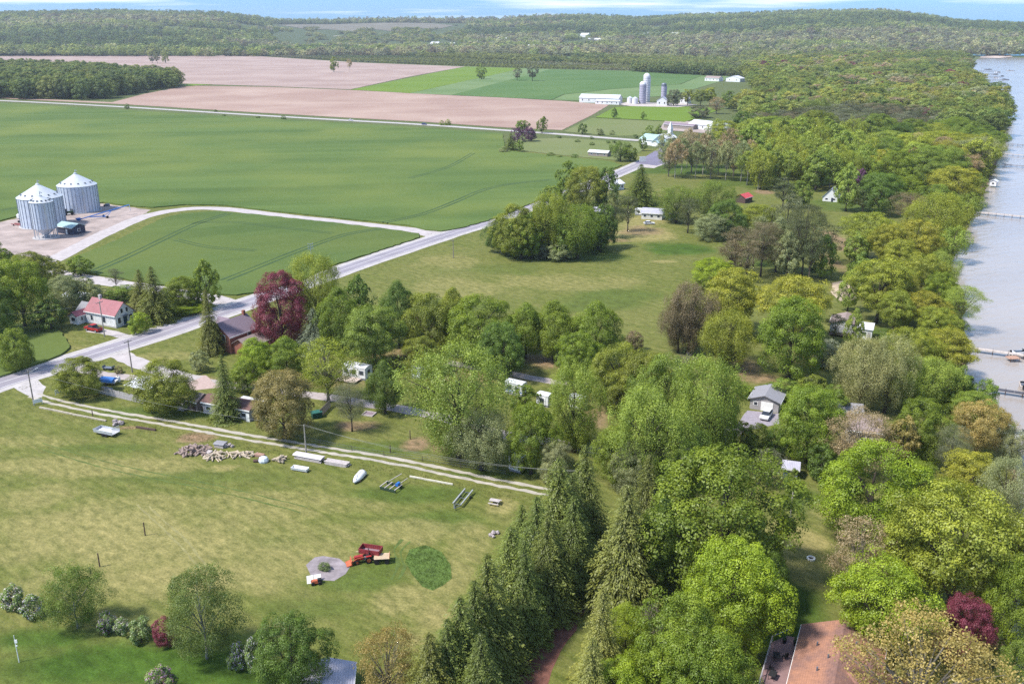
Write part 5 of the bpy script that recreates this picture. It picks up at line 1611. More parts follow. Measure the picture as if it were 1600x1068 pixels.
# ---- vehicles
def vehicle(name, label, cat, px, py, heading, paint, kind, group=None):
    b = G(px, py)
    r = thing(name, label, cat, b, heading, group)
    if kind == 'pickup':
        L, W = 5.7, 1.95
        side = [(-2.85, .5), (2.75, .5), (2.85, .75), (2.8, 1.02), (1.6, 1.14), (-.2, 1.16), (-.2, 1.16), (-2.85, 1.16)]
        MB().prism(side, -W / 2, W / 2).build("body", paint, r)
        MB().hexa([(-.75, -.9, 1.16), (1.45, -.9, 1.16), (1.45, .9, 1.16), (-.75, .9, 1.16)], [(-.6, -.74, 1.8), (.75, -.74, 1.8), (.75, .74, 1.8), (-.6, .74, 1.8)]).build("cab", GLASS, r)
        MB().box(.08, 0, 1.83, 1.45, 1.5, .06).build("cab_roof", paint, r)
        MB().box(-1.8, 0, 1.175, 1.9, 1.6, .02).build("cargo_bed", BLACK, r)
        wx = (-1.8, 1.85)
    elif kind == 'suv':
        L, W = 4.6, 1.85
        MB().prism([(-2.3, .45), (2.25, .45), (2.3, .8), (1.3, .98), (-2.25, 1.0)], -W / 2, W / 2).build("body", paint, r)
        MB().hexa([(-2.2, -.86, .99), (1.2, -.86, .99), (1.2, .86, .99), (-2.2, .86, .99)], [(-1.75, -.7, 1.58), (.35, -.7, 1.58), (.35, .7, 1.58), (-1.75, .7, 1.58)]).build("windows", GLASS, r)
        MB().box(-.7, 0, 1.61, 2.2, 1.45, .07).build("roof", paint, r)
        wx = (-1.4, 1.4)
    else:
        L, W = 4.5, 1.8
        MB().prism([(-2.2, .4), (2.2, .4), (2.25, .7), (1.2, .88), (-2.2, .92)], -W / 2, W / 2).build("body", paint, r)
        MB().hexa([(-1.9, -.82, .9), (1.1, -.82, .9), (1.1, .82, .9), (-1.9, .82, .9)], [(-1.2, -.66, 1.42), (.3, -.66, 1.42), (.3, .66, 1.42), (-1.2, .66, 1.42)]).build("windows", GLASS, r)
        MB().box(-.45, 0, 1.45, 1.6, 1.35, .06).build("roof", paint, r)
        wx = (-1.35, 1.35)
    for x in wx:
        for s in (-1, 1):
            w_ = MB().tube((x, s * (W / 2 - .2), .38), (x, s * (W / 2 + .03), .38), .38, .38, 14).build("wheel", BLACK, r)
            MB().tube((x, s * (W / 2 + .03), .38), (x, s * (W / 2 + .05), .38), .22, .22, 10).build("rim", GALV, w_)
    for s in (-1, 1):
        MB().box(L / 2 - .02, s * .68, .78, .08, .35, .16).build("headlight", TRIM, r)
        MB().box(-L / 2 + .02, s * .72, .85, .08, .25, .2).build("tail_light", RED_P, r)
    return r
hd = math.atan2(G(163, 519).y - G(131, 512).y, G(163, 519).x - G(131, 512).x)
vehicle("pickup_truck", "red pickup truck parked before the white farmhouse", "pickup truck", 147, 516.5, hd + math.pi, RED_P, 'pickup')
hd = math.atan2(G(1205, 642).y - G(1192, 660).y, G(1205, 642).x - G(1192, 660).x)
vehicle("parked_car", "white car parked nose out before the grey garage door", "car", 1197, 652, hd + math.pi, WHITE_P, 'suv')
hd = math.atan2(far_road[-1].y - far_road[-40].y, far_road[-1].x - far_road[-40].x)
vehicle("car", "small white car driving on the straight far road", "car", 548, 188.7, hd, WHITE_P, 'sedan')
vehicle("car", "dark blue car driving on the straight far road nearer the church", "car", 663, 195.2, hd, mat("blue_car", (.03, .05, .16), .35), 'suv')
vehicle("parked_car", "pale car half hidden by trees on the camp clearing", "car", 1014, 350.5, 0.1, WHITE_P, 'sedan')

# ---- brick house
A, B, Cc = (361.5, 553), (404, 536.5), (338.5, 542)
mid, rz, L = frame(*A, *B)
D = (G(*Cc) - G(*A)).length
r = thing("brick_house", "red brick house with steep mauve roof beside the purple maple", "house", mid, rz)
gable_shell(r, -L / 2, L / 2, 0, D, 4.8, 2.8, 'x', BRICK, MAUVE_ROOF, 0.45)
for y, z in ((D * .28, 3.9), (D * .72, 3.9), (D * .7, 1.5)):
    window(r, -L / 2, y, z, 1.0, 1.5, 'l')
window(r, L * .2, 0, 3.6, 1.0, 1.4, 'f')
MB().box(L * .44, D * .5, 8.0, .7, .7, 1.6).build("chimney", BRICK, r)
gable_shell(r, -L * .1, L * .2, D * .55, D + 1.2, 5.2, 2.0, 'y', BRICK, MAUVE_ROOF, 0.4)
gable_shell(r, -L * .42, L * .62, -5.2, -.02, 2.7, 1.5, 'x', BRICK, TAUPE_ROOF, 0.5)
for i in range(5):
    window(r, -L * .35 + L * .2 * i, -5.2, 1.5, .9, 1.2, 'f')
window(r, L * .62, -2.6, 1.5, 2.6, 1.1, 'r')

# ---- camp buildings near the road
r, _ = simple_house("brown_shed", "small brown shed with mauve-brown roof behind the fence end", "shed", (296, 640), (309, 643), 4.0, 2.4, 1.0, BROWN_SIDE, TAUPE_ROOF, wins=0, sidewin=1, doorm=WOOD_D)
simple_house("tool_shed", "tiny grey box shed standing in front of the brown shed", "shed", (277, 640), (287, 642), 1.7, 1.7, .3, GREY_SIDE, GREY_ROOF, wins=0, sidewin=0, over=.12)
mid, rz, L = frame(318, 645, 391, 659)
r = thing("long_cottage", "long low grey-brown cottage with dark brown roof beside the two-track lane", "cottage", mid, rz)
gable_shell(r, -L / 2, L / 2, 0, 4.6, 2.7, .9, 'x', GREY_SIDE, BROWN_ROOF, .3)
for i in range(4):
    window(r, -L / 2 + L * (i + .5) / 4, 0, 1.4, 1.2, .8, 'f')
door(r, L * .46, 0, 0, .8, 1.9, 'f', TRIM)
MB().box(L * .2, 5.6, 2.35, L * .5, 2.4, .12).build("porch_roof", WHITE_ROOF, r)
for x in (-.04, .44):
    MB().box(L * x, 6.6, 1.15, .12, .12, 2.3).build("porch_post", TRIM, r)
mid, rz, L = frame(199, 616, 222, 621)
r = thing("carport", "open carport with a white sheet roof behind the board fence", "carport", mid, rz)
MB().prismx([(-.4, 2.3), (4.6, 3.0), (4.6, 3.1), (-.4, 2.4)], -L / 2 - .3, L / 2 + 2.5).build("roof", WHITE_ROOF, r)
for x in (-L / 2, 0, L / 2):
    for y in (0, 4.2):
        MB().box(x, y, 1.2 + y * .07, .14, .14, 2.35 + y * .14).build("post", WOOD_D, r)
b = G(212, 617)
r = thing("mower", "dark riding mower standing under the white carport roof", "mower", b + Vector((0, 2, 0)), 0.4)
MB().box(.3, 0, .6, 1.0, .7, .4).build("hood", BLACK, r)
MB().box(-.4, 0, .75, .4, .5, .5).build("seat", BLACK, r)
for x, y in ((-.5, .45), (-.5, -.45), (.6, .4), (.6, -.4)):
    MB().tube((x, y - .1, .28), (x, y + .1, .28), .28, .28, 10).build("wheel", BLACK, r)
b = G(172, 600)
r = thing("covered_boat", "boat under a bright blue tarp beside the driveway", "boat", b, -0.25)
MB().hexa([(-1.8, -.8, .5), (1.6, -.6, .5), (1.6, .6, .5), (-1.8, .8, .5)], [(-2.0, -1.0, 1.3), (2.3, -.3, 1.35), (2.3, .3, 1.35), (-2.0, 1.0, 1.3)]).build("hull", WHITE_P, r)
MB().prismx([(-1.15, .9), (1.15, .9), (1.0, 1.45), (0, 1.85), (-1.0, 1.45)], -2.1, 1.5).build("tarp", BLUE_T, r)
for s in (-1, 1):
    MB().tube((-.3, s * .85, .3), (-.3, s * 1.05, .3), .3, .3, 10).build("wheel", BLACK, r)
b = G(163, 610)
r = thing("canvas_heap", "grey canvas heap behind the near end of the board fence", "heap", b, .3)
MB().hexa([(-1.8, -1, 0), (1.6, -1.1, 0), (1.8, 1, 0), (-1.5, 1.1, 0)], [(-.6, -.3, .9), (.7, -.2, 1.0), (.5, .5, .8), (-.5, .4, .95)]).build("canvas", GREY_ROOF, r)
b = G(185, 596)
r = thing("white_tank", "small white tank beside the blue-tarped boat", "tank", b, 0)
MB().lathe([(.0, .0), (.5, 0), (.55, .2), (.55, 1.1), (.3, 1.35), (0, 1.4)], 14).build("shell", WHITE_P, r, True)
MB().cyl(0, 0, 1.38, 1.5, .15, n=10).build("lid", BLACK, r)
# vertical board fence: every board a part
pa, pb = G(148, 612), G(231, 632.5)
d = pb - pa
r = thing("board_fence", "weathered grey board fence between the lane and the carport yard", "fence", pa, math.atan2(d.y, d.x))
Lf = d.length
bm_ = MB().box(0, 0, .85, .205, .03, 1.7).mesh("board", mat("grey_board", (.42, .39, .39), .9, var=.3, scale=2))
n = int(Lf / .24)
for i in range(n):
    o = bpy.data.objects.new("board", bm_)
    COL.objects.link(o)
    o.parent = r
    o.location = (i * .24 + .12, random.uniform(-.015, .015), random.uniform(-.07, .05))
    o.rotation_euler = (random.uniform(-.02, .02), random.uniform(-.015, .015), 0)
for z in (.4, 1.3):
    MB().box(Lf / 2, .06, z, Lf, .06, .1).build("rail", WOOD, r)

def flat_sign(name, label, px, py, w, h, rz, z=0.9):
    b = G(px, py)
    r = thing(name, label, "sign", b, rz)
    MB().box(0, 0, z + h / 2, w, .06, h).build("panel", TRIM, r)
    MB().prism([(-w * .5, z + h), (w * .5, z + h), (w * .3, z + h + .12), (-w * .3, z + h + .12)], -.03, .03).build("cap", TRIM, r)
    for s in (-1, 1):
        MB().box(s * w * .46, .06, (z + h) / 2, .1, .05, z + h).build("post", W_PLAIN, r)
flat_sign("sign_board", "white sign board on posts under the olive tree by the road", 93, 617, 1.7, .8, .5, .5)
flat_sign("sign_board", "white slatted sign board at the foot of the corner power pole", 60, 632, 1.9, .8, .7, .5)

# ---- mobile homes and trailers
def mobile_home(name, label, a, b_, dpt, h, m=W_SIDE, roofm=WHITE_ROOF, wins=3, deck=False, stripe=None):
    mid, rz, L = frame(*a, *b_)
    r = thing(name, label, "mobile home", mid, rz)
    MB().prismx([(0, .5), (dpt, .5), (dpt, h), (dpt * .8, h + .22), (dpt * .2, h + .22), (0, h)], -L / 2, L / 2).build("body", m, r)
    MB().prismx([(-.08, h + .02), (dpt * .2, h + .24), (dpt * .8, h + .24), (dpt + .08, h + .02), (dpt + .08, h + .10), (dpt * .8, h + .31), (dpt * .2, h + .31), (-.08, h + .10)], -L / 2 - .1, L / 2 + .1).build("roof", roofm, r)
    MB().box(0, dpt / 2, .25, L * .96, dpt * .9, .5).build("skirting", GREY_ROOF, r)
    for i in range(wins):
        window(r, -L / 2 + L * (i + .5) / wins, 0, h * .62, min(1.0, L / wins * .45), .75, 'f', mat("dark_frame", (.12, .13, .15), .5))
    window(r, L / 2, dpt / 2, h * .62, .9, .7, 'r', MATS["dark_frame"])
    door(r, L * .3 if wins % 2 == 0 else L * .16, 0, .5, .7, 1.7, 'f', TRIM)
    if stripe:
        MB().box(0, -.012, h * .34, L, .02, .22).build("stripe", stripe, r)
    if deck:
        MB().box(-L * .08, -1.6, .45, L * .84, 3.0, .12).build("deck", mat("pink_deck", (.42, .34, .29), .85), r)
        for x in (-L * .48, L * .3):
            MB().box(x, -3.0, .2, .1, .1, .4).build("deck_post", WOOD, r)
    return r
mobile_home("mobile_home", "pale blue-white mobile home with a wooden deck by the camp lane", (535.5, 589), (571, 595), 3.2, 3.0, deck=True)
mobile_home("camper_trailer", "small white camper peeking out beside the big airy willow", (643, 590), (656, 593), 2.4, 2.7, wins=1)
mobile_home("camper_trailer", "long white camper showing between the willow and the lime tree", (789, 614), (815, 620), 2.4, 2.8, wins=2, stripe=BLUE_T)
mobile_home("camper_trailer", "white camper behind the lower leafy trees right of the camp road", (838, 633), (856, 637), 2.3, 2.6, wins=1)
mobile_home("camper_trailer", "white camper under the light green willow beside the tan clearing", (888, 637), (908, 643), 2.4, 2.7, wins=2)
mobile_home("camper_trailer", "white camper with a dark stripe at the end of the two-track lane", (795, 735), (813, 740), 2.4, 2.8, wins=1, stripe=DKSTEEL)
mobile_home("camper_trailer", "small white camper under trees near the brick-coloured ground", (700, 556), (716, 559), 2.4, 2.6, wins=1)

# ---- garage, sheds, cottages on the lake side
mid, rz, L = frame(1171, 638, 1215.5, 645.5)
r = thing("garage", "grey-sided garage with low lilac-grey roof and white door", "garage", mid, rz)
gable_shell(r, -L / 2, L / 2, 0, 7.0, 2.5, 1.1, 'y', GREY_SIDE, GREY_ROOF, .45)
MB().box(L * .1, -.04, 1.1, L * .42, .08, 2.1).build("garage_door", TRIM, r)
window(r, -L * .3, 0, 1.5, .7, .7, 'f')
r, _ = simple_house("garden_shed", "small blue-grey shed with a pale roof on the lawn strip", "shed", (1223, 746), (1245, 749), 2.8, 2.2, .7, mat("shed_blue", (.33, .37, .43), .7), LILAC_ROOF, 'x', 0, sidewin=0, doorm=TAN_P)
mid, rz, L = frame(1337, 528, 1361, 531)
r = thing("lake_cottage", "white lakeside cottage with a low grey roof and brown side deck", "cottage", mid, rz)
MB().prismx([(0, 0), (4, 0), (4, 3.3), (0, 2.7)], -L / 2, L / 2).build("wall", W_PLAIN, r)
MB().prismx([(-.3, 2.75), (4.3, 3.42), (4.3, 3.55), (-.3, 2.88)], -L / 2 - .3, L / 2 + .3).build("roof", WHITE_ROOF, r)
gable_shell(r, -L / 2 - 7, -L / 2 - .02, 1.5, 9, 3.0, 1.2, 'y', W_SIDE, TAUPE_ROOF, .4)
MB().box(-L / 2 - 3.5, .2, .5, 6.8, 2.4, .14).build("deck", WOOD_D, r)
for i in range(8):
    MB().box(-L / 2 - 6.8 + i * .94, -.95, .85, .08, .08, 1.0).build("railing_post", WOOD_D, r)
window(r, 0, 0, 1.6, 1.0, .9, 'f')
door(r, L * .32, 0, 0, .8, 2.0, 'f', GREY_SIDE)
r, _ = simple_house("lake_house", "low house with a taupe roof under the tan budding tree", "house", (1322, 690), (1375, 696), 8.5, 2.8, 1.2, CREAM, TAUPE_ROOF, 'x', 4)
simple_house("boat_house", "small grey roof showing over the hedge near the tan tree", "shed", (1310, 655), (1345, 658), 4, 2.3, .8, GREY_SIDE, GREY_ROOF, 'x', 1)
simple_house("lake_house", "pale house roof among golden trees close to the far docks", "house", (1418, 303), (1450, 305), 8, 3, 1.4, CREAM, GREY_ROOF, 'x', 3)
r, _ = simple_house("boat_shed", "small white shed at the shore near the middle docks", "shed", (1546, 290), (1556, 291), 3, 2.4, .8, W_SIDE, WHITE_ROOF, 'y', 1, sidewin=0)
r, _ = simple_house("a_frame_house", "white A-frame house front on the lawn behind the pines", "house", (1285, 314), (1309, 316), 8, 2.2, 4.0, W_PLAIN, LILAC_ROOF, 'y', 2, doorm=NAVY)
simple_house("red_shed", "shed with a bright red roof on the green lawn", "shed", (1149, 316), (1164, 318), 7, 2.6, 1.4, WOOD_D, mat("bright_red_roof", (.52, .07, .075), .5), 'y', 0, sidewin=0)
# cottages at the camp beyond the grove
simple_house("camp_house", "pale-roofed camp house between the pines and the spruce", "house", (1002, 342), (1034, 344), 8, 2.8, 1.4, CREAM, LILAC_ROOF, 'x', 3)
simple_house("camp_house", "camp house roof showing just left of the dark pine pair", "house", (938, 345), (954, 343), 8, 3.0, 1.6, CREAM, LILAC_ROOF, 'y', 1)
simple_house("camp_house", "grey-roofed house almost hidden inside the leafy grove", "house", (850, 388), (872, 386), 9, 3.2, 1.8, BROWN_SIDE, GREY_ROOF, 'x', 3)
simple_house("camp_house", "white-walled house glimpsed left of the dark spruce by the road", "house", (962, 298), (975, 296), 7, 3.2, 1.5, W_SIDE, WHITE_ROOF, 'x', 2)
mobile_home("camper_trailer", "white travel trailer parked under the pines near the camp house", (1044, 344), (1060, 345), 2.5, 2.7, wins=2)
mobile_home("camper_trailer", "long pale trailer between the dark pines and the camp house", (992, 336), (1004, 337), 2.5, 2.7, wins=1)

# ---- near cottage, bottom right, with deck
c0 = G(1252, 976, 2.8)
HA = -0.42
r = thing("near_cottage", "cottage with an orange-brown shingle roof and a side deck at the frame bottom", "cottage", (c0.x, c0.y, 0), HA)
gable_shell(r, .45, 10.4, -22, -.45, 2.95, 2.2, 'y', CREAM, ORANGE_ROOF, .45, .18)
gable_shell(r, 6.2, 15.5, -14.5, -6.5, 2.9, 1.75, 'x', CREAM, ORANGE_ROOF, .45, .18)
for x, y in ((2.6, -5.5), (3.2, -11), (7.2, -4), (4.2, -8.5)):
    z_ = 2.95 + 2.2 * (1 - abs(x - 5.4) / 5)
    MB().cyl(x, y, z_ - .3, z_ + .75, .11, n=8).build("roof_pipe", DKSTEEL, r)
for i in range(3):
    window(r, .45, -4 - 5 * i, 1.7, 1.5, 1.2, 'l')
door(r, .45, -6.5, .45, 1.8, 2.0, 'l', GLASS)
dk = MB().add([(-3.4, -22, .35), (.4, -22, .35), (.4, .2, .35), (-1.6, .2, .35), (-3.4, -2.2, .35), (-3.4, -22, .5), (.4, -22, .5), (.4, .2, .5), (-1.6, .2, .5), (-3.4, -2.2, .5)],
              [(4, 3, 2, 1, 0), (5, 6, 7, 8, 9), (0, 1, 6, 5), (1, 2, 7, 6), (2, 3, 8, 7), (3, 4, 9, 8), (4, 0, 5, 9)]).build("deck", DECKW, r)
RAILM = mat("rail_grey", (.42, .38, .40), .7)
for i in range(14):
    MB().box(-3.36, -2.3 - i * 1.5, 1.0, .1, .1, 1.0).build("railing_post", RAILM, dk)
MB().box(-3.36, -12, 1.52, .14, 19.6, .07).build("handrail", RAILM, dk)
MB().tube((-3.36, -2.2, 1.52), (-1.6, .15, 1.52), .06, .06, 6).build("handrail", RAILM, dk)
RM = Matrix.Rotation(HA, 3, 'Z')
def patio(nm, lab, cat, lx, ly, kind):
    p = RM @ Vector((lx, ly, 0))
    q = thing(nm, lab, cat, (c0.x + p.x, c0.y + p.y, .505), random.uniform(0, 6))
    if kind == 'chair':
        MB().box(0, 0, .42, .55, .55, .07).build("seat", BLACK, q)
        MB().box(0, .27, .75, .55, .06, .6).build("backrest", BLACK, q)
        for x in (-.24, .24):
            for y in (-.24, .24):
                MB().box(x, y, .2, .05, .05, .4).build("leg", BLACK, q)
            MB().box(x, 0, .62, .05, .5, .05).build("armrest", BLACK, q)
    elif kind == 'table':
        MB().box(0, 0, .7, 1.3, .9, .05).build("top", BLACK, q)
        for x in (-.55, .55):
            for y in (-.36, .36):
                MB().box(x, y, .34, .05, .05, .68).build("leg", BLACK, q)
    else:
        MB().lathe([(0, 0), (.22, 0), (.3, .5), (.24, .5), (.2, .4), (0, .4)], 10).build("pot", BLACK, q)
        MB().lathe([(0, .4), (.25, .6), (.2, .95), (0, 1.1)], 8).build("plant", mat("potted_green", (.03, .07, .02), .9), q)
patio("planter", "dark planter pot at the far end of the cottage deck", "planter", -1.8, -1.6, 'pot')
patio("planter", "dark planter pot near the cottage wall on the deck end", "planter", -.4, -1.4, 'pot')
patio("patio_table", "black patio table on the cottage deck nearest the wide middle", "table", -2.2, -5.6, 'table')
patio("patio_chair", "black patio chair beside the far black patio table", "chair", -1.2, -5.0, 'chair')
patio("patio_table", "black patio table on the cottage deck closest to the frame bottom", "table", -2.1, -9.6, 'table')
patio("patio_chair", "black patio chair behind the lower black patio table", "chair", -2.4, -8.4, 'chair')

# ---- metal-roofed shed at the bottom
c1, c2 = G(518, 1033, 3), G(551, 1031, 3)
d = c2 - c1
r = thing("metal_shed", "shed with a pale lilac metal roof beside the dense round tree", "shed", ((c1.x + c2.x) / 2 + .3, c1.y - 9, 0), math.atan2(d.y, d.x))
gable_shell(r, -4.4, 2.0, 0, 9, 2.5, .9, 'y', GREY_SIDE, LILAC_ROOF, .35)
door(r, -1.2, 0, 0, 2.4, 2.1, 'f', TRIM)
# ================================================================== FARM AND CHURCH
mid, rz, L = frame(1020, 228, 1060, 223)
r = thing("church", "white church with a teal roof end and a small pointed steeple", "church", mid, rz)
gable_shell(r, -L / 2, -L * .05, 0, 12, 4.0, 3.0, 'y', W_SIDE, TEAL_ROOF, .5)
gable_shell(r, -L * .045, L / 2, 2, 11, 3.6, 2.6, 'x', W_SIDE, WHITE_ROOF, .5)
gable_shell(r, -L / 2 - 1, -L * .15, -5, -.02, 2.6, 1.2, 'x', W_SIDE, TEAL_ROOF, .4)
MB().box(L * .44, 6.5, 4.5, 2.6, 2.6, 9).build("tower", W_SIDE, r)
MB().hexa([(L * .44 - 1.5, 5, 9), (L * .44 + 1.5, 5, 9), (L * .44 + 1.5, 8, 9), (L * .44 - 1.5, 8, 9)], [(L * .44 - .05, 6.45, 14.5), (L * .44 + .05, 6.45, 14.5), (L * .44 + .05, 6.55, 14.5), (L * .44 - .05, 6.55, 14.5)]).build("steeple", W_PLAIN, r)
for i in range(4):
    window(r, L * (.02 + .11 * i), 2, 2.2, 1.0, 1.8, 'f')
door(r, -L * .35, -5, 0, 1.8, 2.2, 'f', NAVY)

def silo(name, label, px, py, R, h, m, dome, cap):
    r = thing(name, label, "silo", G(px, py), .2)
    MB().lathe([(R, 0), (R, h)], 28).build("wall", m, r, True)
    if dome:
        MB().lathe([(R + .1, h), (R * .92, h + R * .4), (R * .65, h + R * .75), (R * .3, h + R * .93), (0.01, h + R)], 28).build("dome", cap, r, True)
    else:
        MB().lathe([(R + .15, h - .1), (R + .15, h + 2), (R * .8, h + 3), (0.01, h + 3.4)], 28).build("cap", cap, r)
    n_ = int(h / 2.4)
    for i in range(n_):
        MB().lathe([(R + .06, 1 + i * 2.4), (R + .10, 1.1 + i * 2.4), (R + .06, 1.2 + i * 2.4)], 24).build("hoop", DKSTEEL, r)
    MB().box(R + .4, 0, h / 2, .8, .8, h).build("chute", m, r)
SILO_W = mat("silo_white", (.62, .61, .64), .6, var=.08)
SILO_G = mat("silo_grey", (.36, .34, .42), .7, var=.12)
silo("silo", "tallest white silo with a rounded dome at the dairy farm", 1009, 160, 3.6, 27, SILO_W, True, SILO_W)
silo("silo", "grey-lilac silo just in front of the tall white silo", 1003, 162.5, 3.3, 20, SILO_G, True, SILO_W)
silo("silo", "slim grey silo with dark cap rising over the small barn", 1036, 163, 2.6, 18.5, SILO_G, False, DKSTEEL)
for i, (x, y, s, lb) in enumerate(((992, 162.8, 3.2, "low round metal bin touching the grey silo"), (984, 162, 3.0, "low round metal bin farthest from the silos"))):
    r = thing("feed_bin", lb, "bin", G(x, y), 0, "low bins by the silos")
    MB().lathe([(s, 0), (s, 6.0)], 24).build("wall", SILO_W, r, True)
    MB().lathe([(s + .1, 5.9), (.3, 7.6), (.01, 7.7)], 24).build("roof", STEEL_ROOF, r)
simple_house("dairy_barn", "long low white barn at the edge of the ploughed field", "barn", (905, 160), (966, 162), 15, 5.2, 3.2, W_SIDE, WHITE_ROOF, 'x', 6)
simple_house("barn_wing", "white lean building along the front of the long barn", "barn", (930, 162.6), (967, 164), 7, 3.6, 1.0, W_SIDE, WHITE_ROOF, 'x', 5, sidewin=0)
simple_house("small_barn", "small white gabled barn at the foot of the slim silo", "barn", (1026, 165.4), (1042, 165.8), 10, 5.5, 3.6, W_SIDE, LILAC_ROOF, 'y', 2, sidewin=0)
simple_house("farm_house", "white farm house behind grey trees right of the silos", "house", (1062, 162), (1074, 162.6), 9, 5, 2.6, W_SIDE, GREY_ROOF, 'y', 2)
simple_house("bungalow", "white bungalow with pinkish roof, nearer the green field", "house", (1101, 126.5), (1123, 127.5), 12, 4.5, 2.6, W_SIDE, TAUPE_ROOF, 'x', 4)
simple_house("bungalow", "white gabled building beside the pink-roofed bungalow", "house", (1134, 127.5), (1156, 128.5), 14, 5, 3.4, W_SIDE, WHITE_ROOF, 'y', 2, sidewin=2)
simple_house("cattle_barn", "barn with a wide white roof above the brown feedlot", "barn", (1076, 200.5), (1111, 204.5), 13, 4.0, 2.6, W_SIDE, WHITE_ROOF, 'x', 4, sidewin=0)
simple_house("feed_shed", "long low mauve-roofed feed shed beside the white barn", "shed", (1037, 199.5), (1083, 203), 7, 3.0, 1.0, WOOD, MAUVE_ROOF, 'x', 0, sidewin=0)
mid, rz, L = frame(1109, 205, 1131, 206.5)
r = thing("quonset_hut", "pale arched hut standing against the white-roofed barn", "hut", mid, rz)
prof = [(L / 2 * math.cos(t), .2 + L / 2 * .95 * math.sin(t)) for t in np.linspace(0, math.pi, 15)]
MB().prism(prof[::-1], 0.4, 22).build("shell", mat("hut_sheet", (.60, .61, .62), .4, var=.08), r, True)
MB().box(0, .3, 2.2, 4.4, .14, 4.2).build("door", GREY_SIDE, r)
simple_house("poultry_shed", "long white shed in the pasture before the big dark bushes", "shed", (919, 243.5), (949, 245.5), 6, 2.6, 1.0, WOOD, WHITE_ROOF, 'x', 3, sidewin=0)
r = thing("notice_board", "plain white roadside board beside the parking lot", "sign", G(1004, 254), .2)
MB().box(0, 0, 2.1, 4.0, .3, 3.2).build("panel", W_PLAIN, r)
for x in (-1.6, 1.6):
    MB().box(x, 0, .25, .2, .2, .5).build("post", WOOD, r)
simple_house("white_house", "white house end among the trees behind the dark oak", "house", (1202, 152), (1212, 152.5), 9, 5, 2.6, W_SIDE, GREY_ROOF, 'y', 2)
simple_house("white_house", "white house front deep in the lakeside woods below the dark spruce", "house", (1293, 124), (1306, 125), 9, 5, 2.6, W_SIDE, GREY_ROOF, 'x', 2)
simple_house("white_house", "house with pale blue roof poking through the woods above the pines", "house", (1316, 150), (1330, 151), 9, 5, 2.6, W_SIDE, LILAC_ROOF, 'y', 2)
for i, (x0, x1, y, lb) in enumerate(((672, 684, 75, "tiny white roof farthest left in the village strip below the hills"), (700, 708, 76, "small pale roof in the village strip, second from its left end"), (732, 744, 75, "pale roof in the village strip where the brush begins"), (775, 790, 73.5, "long pale roof under the dark wood in the village strip"),
        (824, 856, 78.5, "long white roof nearest the front of the village strip"), (906, 918, 72.5, "white roof beside the widest pale yard below the hills"), (918, 940, 75, "widest white building of the village strip below the hills"), (990, 1006, 72, "narrow white roof in a row right of the widest building"), (1010, 1028, 72, "white roof in the row before the far right bungalow"), (1046, 1064, 73, "white bungalow ending the village strip at its right"))):
    vh, _ = simple_house("village_house", lb, "house", (x0, y), (x1, y + .15), 26, 9, 6, W_PLAIN, WHITE_ROOF, 'x', 0, sidewin=0)
    vh.location.z = float(hill_z(vh.location.x, vh.location.y)) + (1.0 if vh.location.y > 2600 else 0)

# ================================================================== POLES AND WIRES
def pole(label, px, py, ytop, arms=1, lamp=False, pale=False):
    b = G(px, py)
    h = height_at(b, ytop)
    r = thing("utility_pole", label, "pole", b, LANE_DIR + 1.4)
    MB().cyl(0, 0, -.2, h, .17, .11, n=8).build("shaft", BARK_PALE if pale else POLEW, r)
    for k in range(arms):
        a_ = MB().box(0, .16, h - .5 - k * .7, 2.2, .12, .14).build("crossarm", POLEW, r)
        for x in (-1, -.4, .4, 1):
            MB().cyl(x, .16, h - .43 - k * .7, h - .2 - k * .7, .05, n=6).build("insulator", DKSTEEL, a_)
    if lamp:
        MB().tube((0, 0, h - .8), (1.8, 0, h - .3), .05).build("lamp_arm", GALV, r)
        MB().box(2.1, 0, h - .3, .7, .25, .15).build("lamp_head", GALV, r)
    return Vector((b.x, b.y, h - .2))
p_corner = pole("leaning wooden power pole at the corner where the two-track lane meets the road", 53, 632, 578, 1, True)
p_drive = pole("dark wooden power pole beside the campground driveway", 207, 583, 531, 1)
p_house = pole("pale power pole in front of the white farmhouse", 163.5, 526, 470, 1, pale=True)
p_lane = pole("power pole standing beside the two-track lane before the rust-coloured tree", 478.5, 708, 663, 0, pale=True)
p_field = pole("lone power pole at the edge of the open green field", 708.5, 403, 374, 1)
p_far = pole("tall pale pole on the lawn near the red-roofed shed", 1184, 297, 268, 0, pale=True)
p_yard = pole("thin pale pole on the lawn strip below the blue-grey shed", 1234, 814, 769, 0, pale=True)
p_grove = pole("dark pole beside the road at the grove end", 963, 312, 274, 1)
p_behind = pole("pole at the back end of the two-track wire run among the spruces", 905, 790, 735, 0)
b = G(487, 412)
r = thing("weather_mast", "slim pale mast with small crossbars rising over the yellow-green tree", "mast", b, .4)
hm = height_at(b, 380)
MB().cyl(0, 0, 0, hm, .12, .07, n=6).build("shaft", GALV, r)
for k in range(3):
    MB().box(0, 0, hm - .3 - .9 * k, 1.8, .1, .1).box(.8, 0, hm - .1 - .9 * k, .2, .2, .3).box(-.8, 0, hm - .1 - .9 * k, .2, .2, .3).build("crossbar", GALV, r)
WIREM = mat("wire", (.30, .30, .28), .5)
def wire(label, a, c, sag, off=0.0, grp="overhead wires"):
    mb = MB()
    o3 = Vector((0, off, 0))
    pts = []
    for i in range(17):
        t = i / 16
        p = a.lerp(c, t) + o3
        p.z -= sag * 4 * t * (1 - t)
        pts.append(p)
    for i in range(16):
        mb.tube(pts[i], pts[i + 1], .017, .017, 4, False)
    tag(mb.build("overhead_wire", WIREM), label, "wire", grp)
wire("overhead wire running along the two-track lane from the corner pole", p_corner, p_lane, 1.6)
wire("overhead wire running along the lane into the spruces", p_lane, p_behind, 1.6)
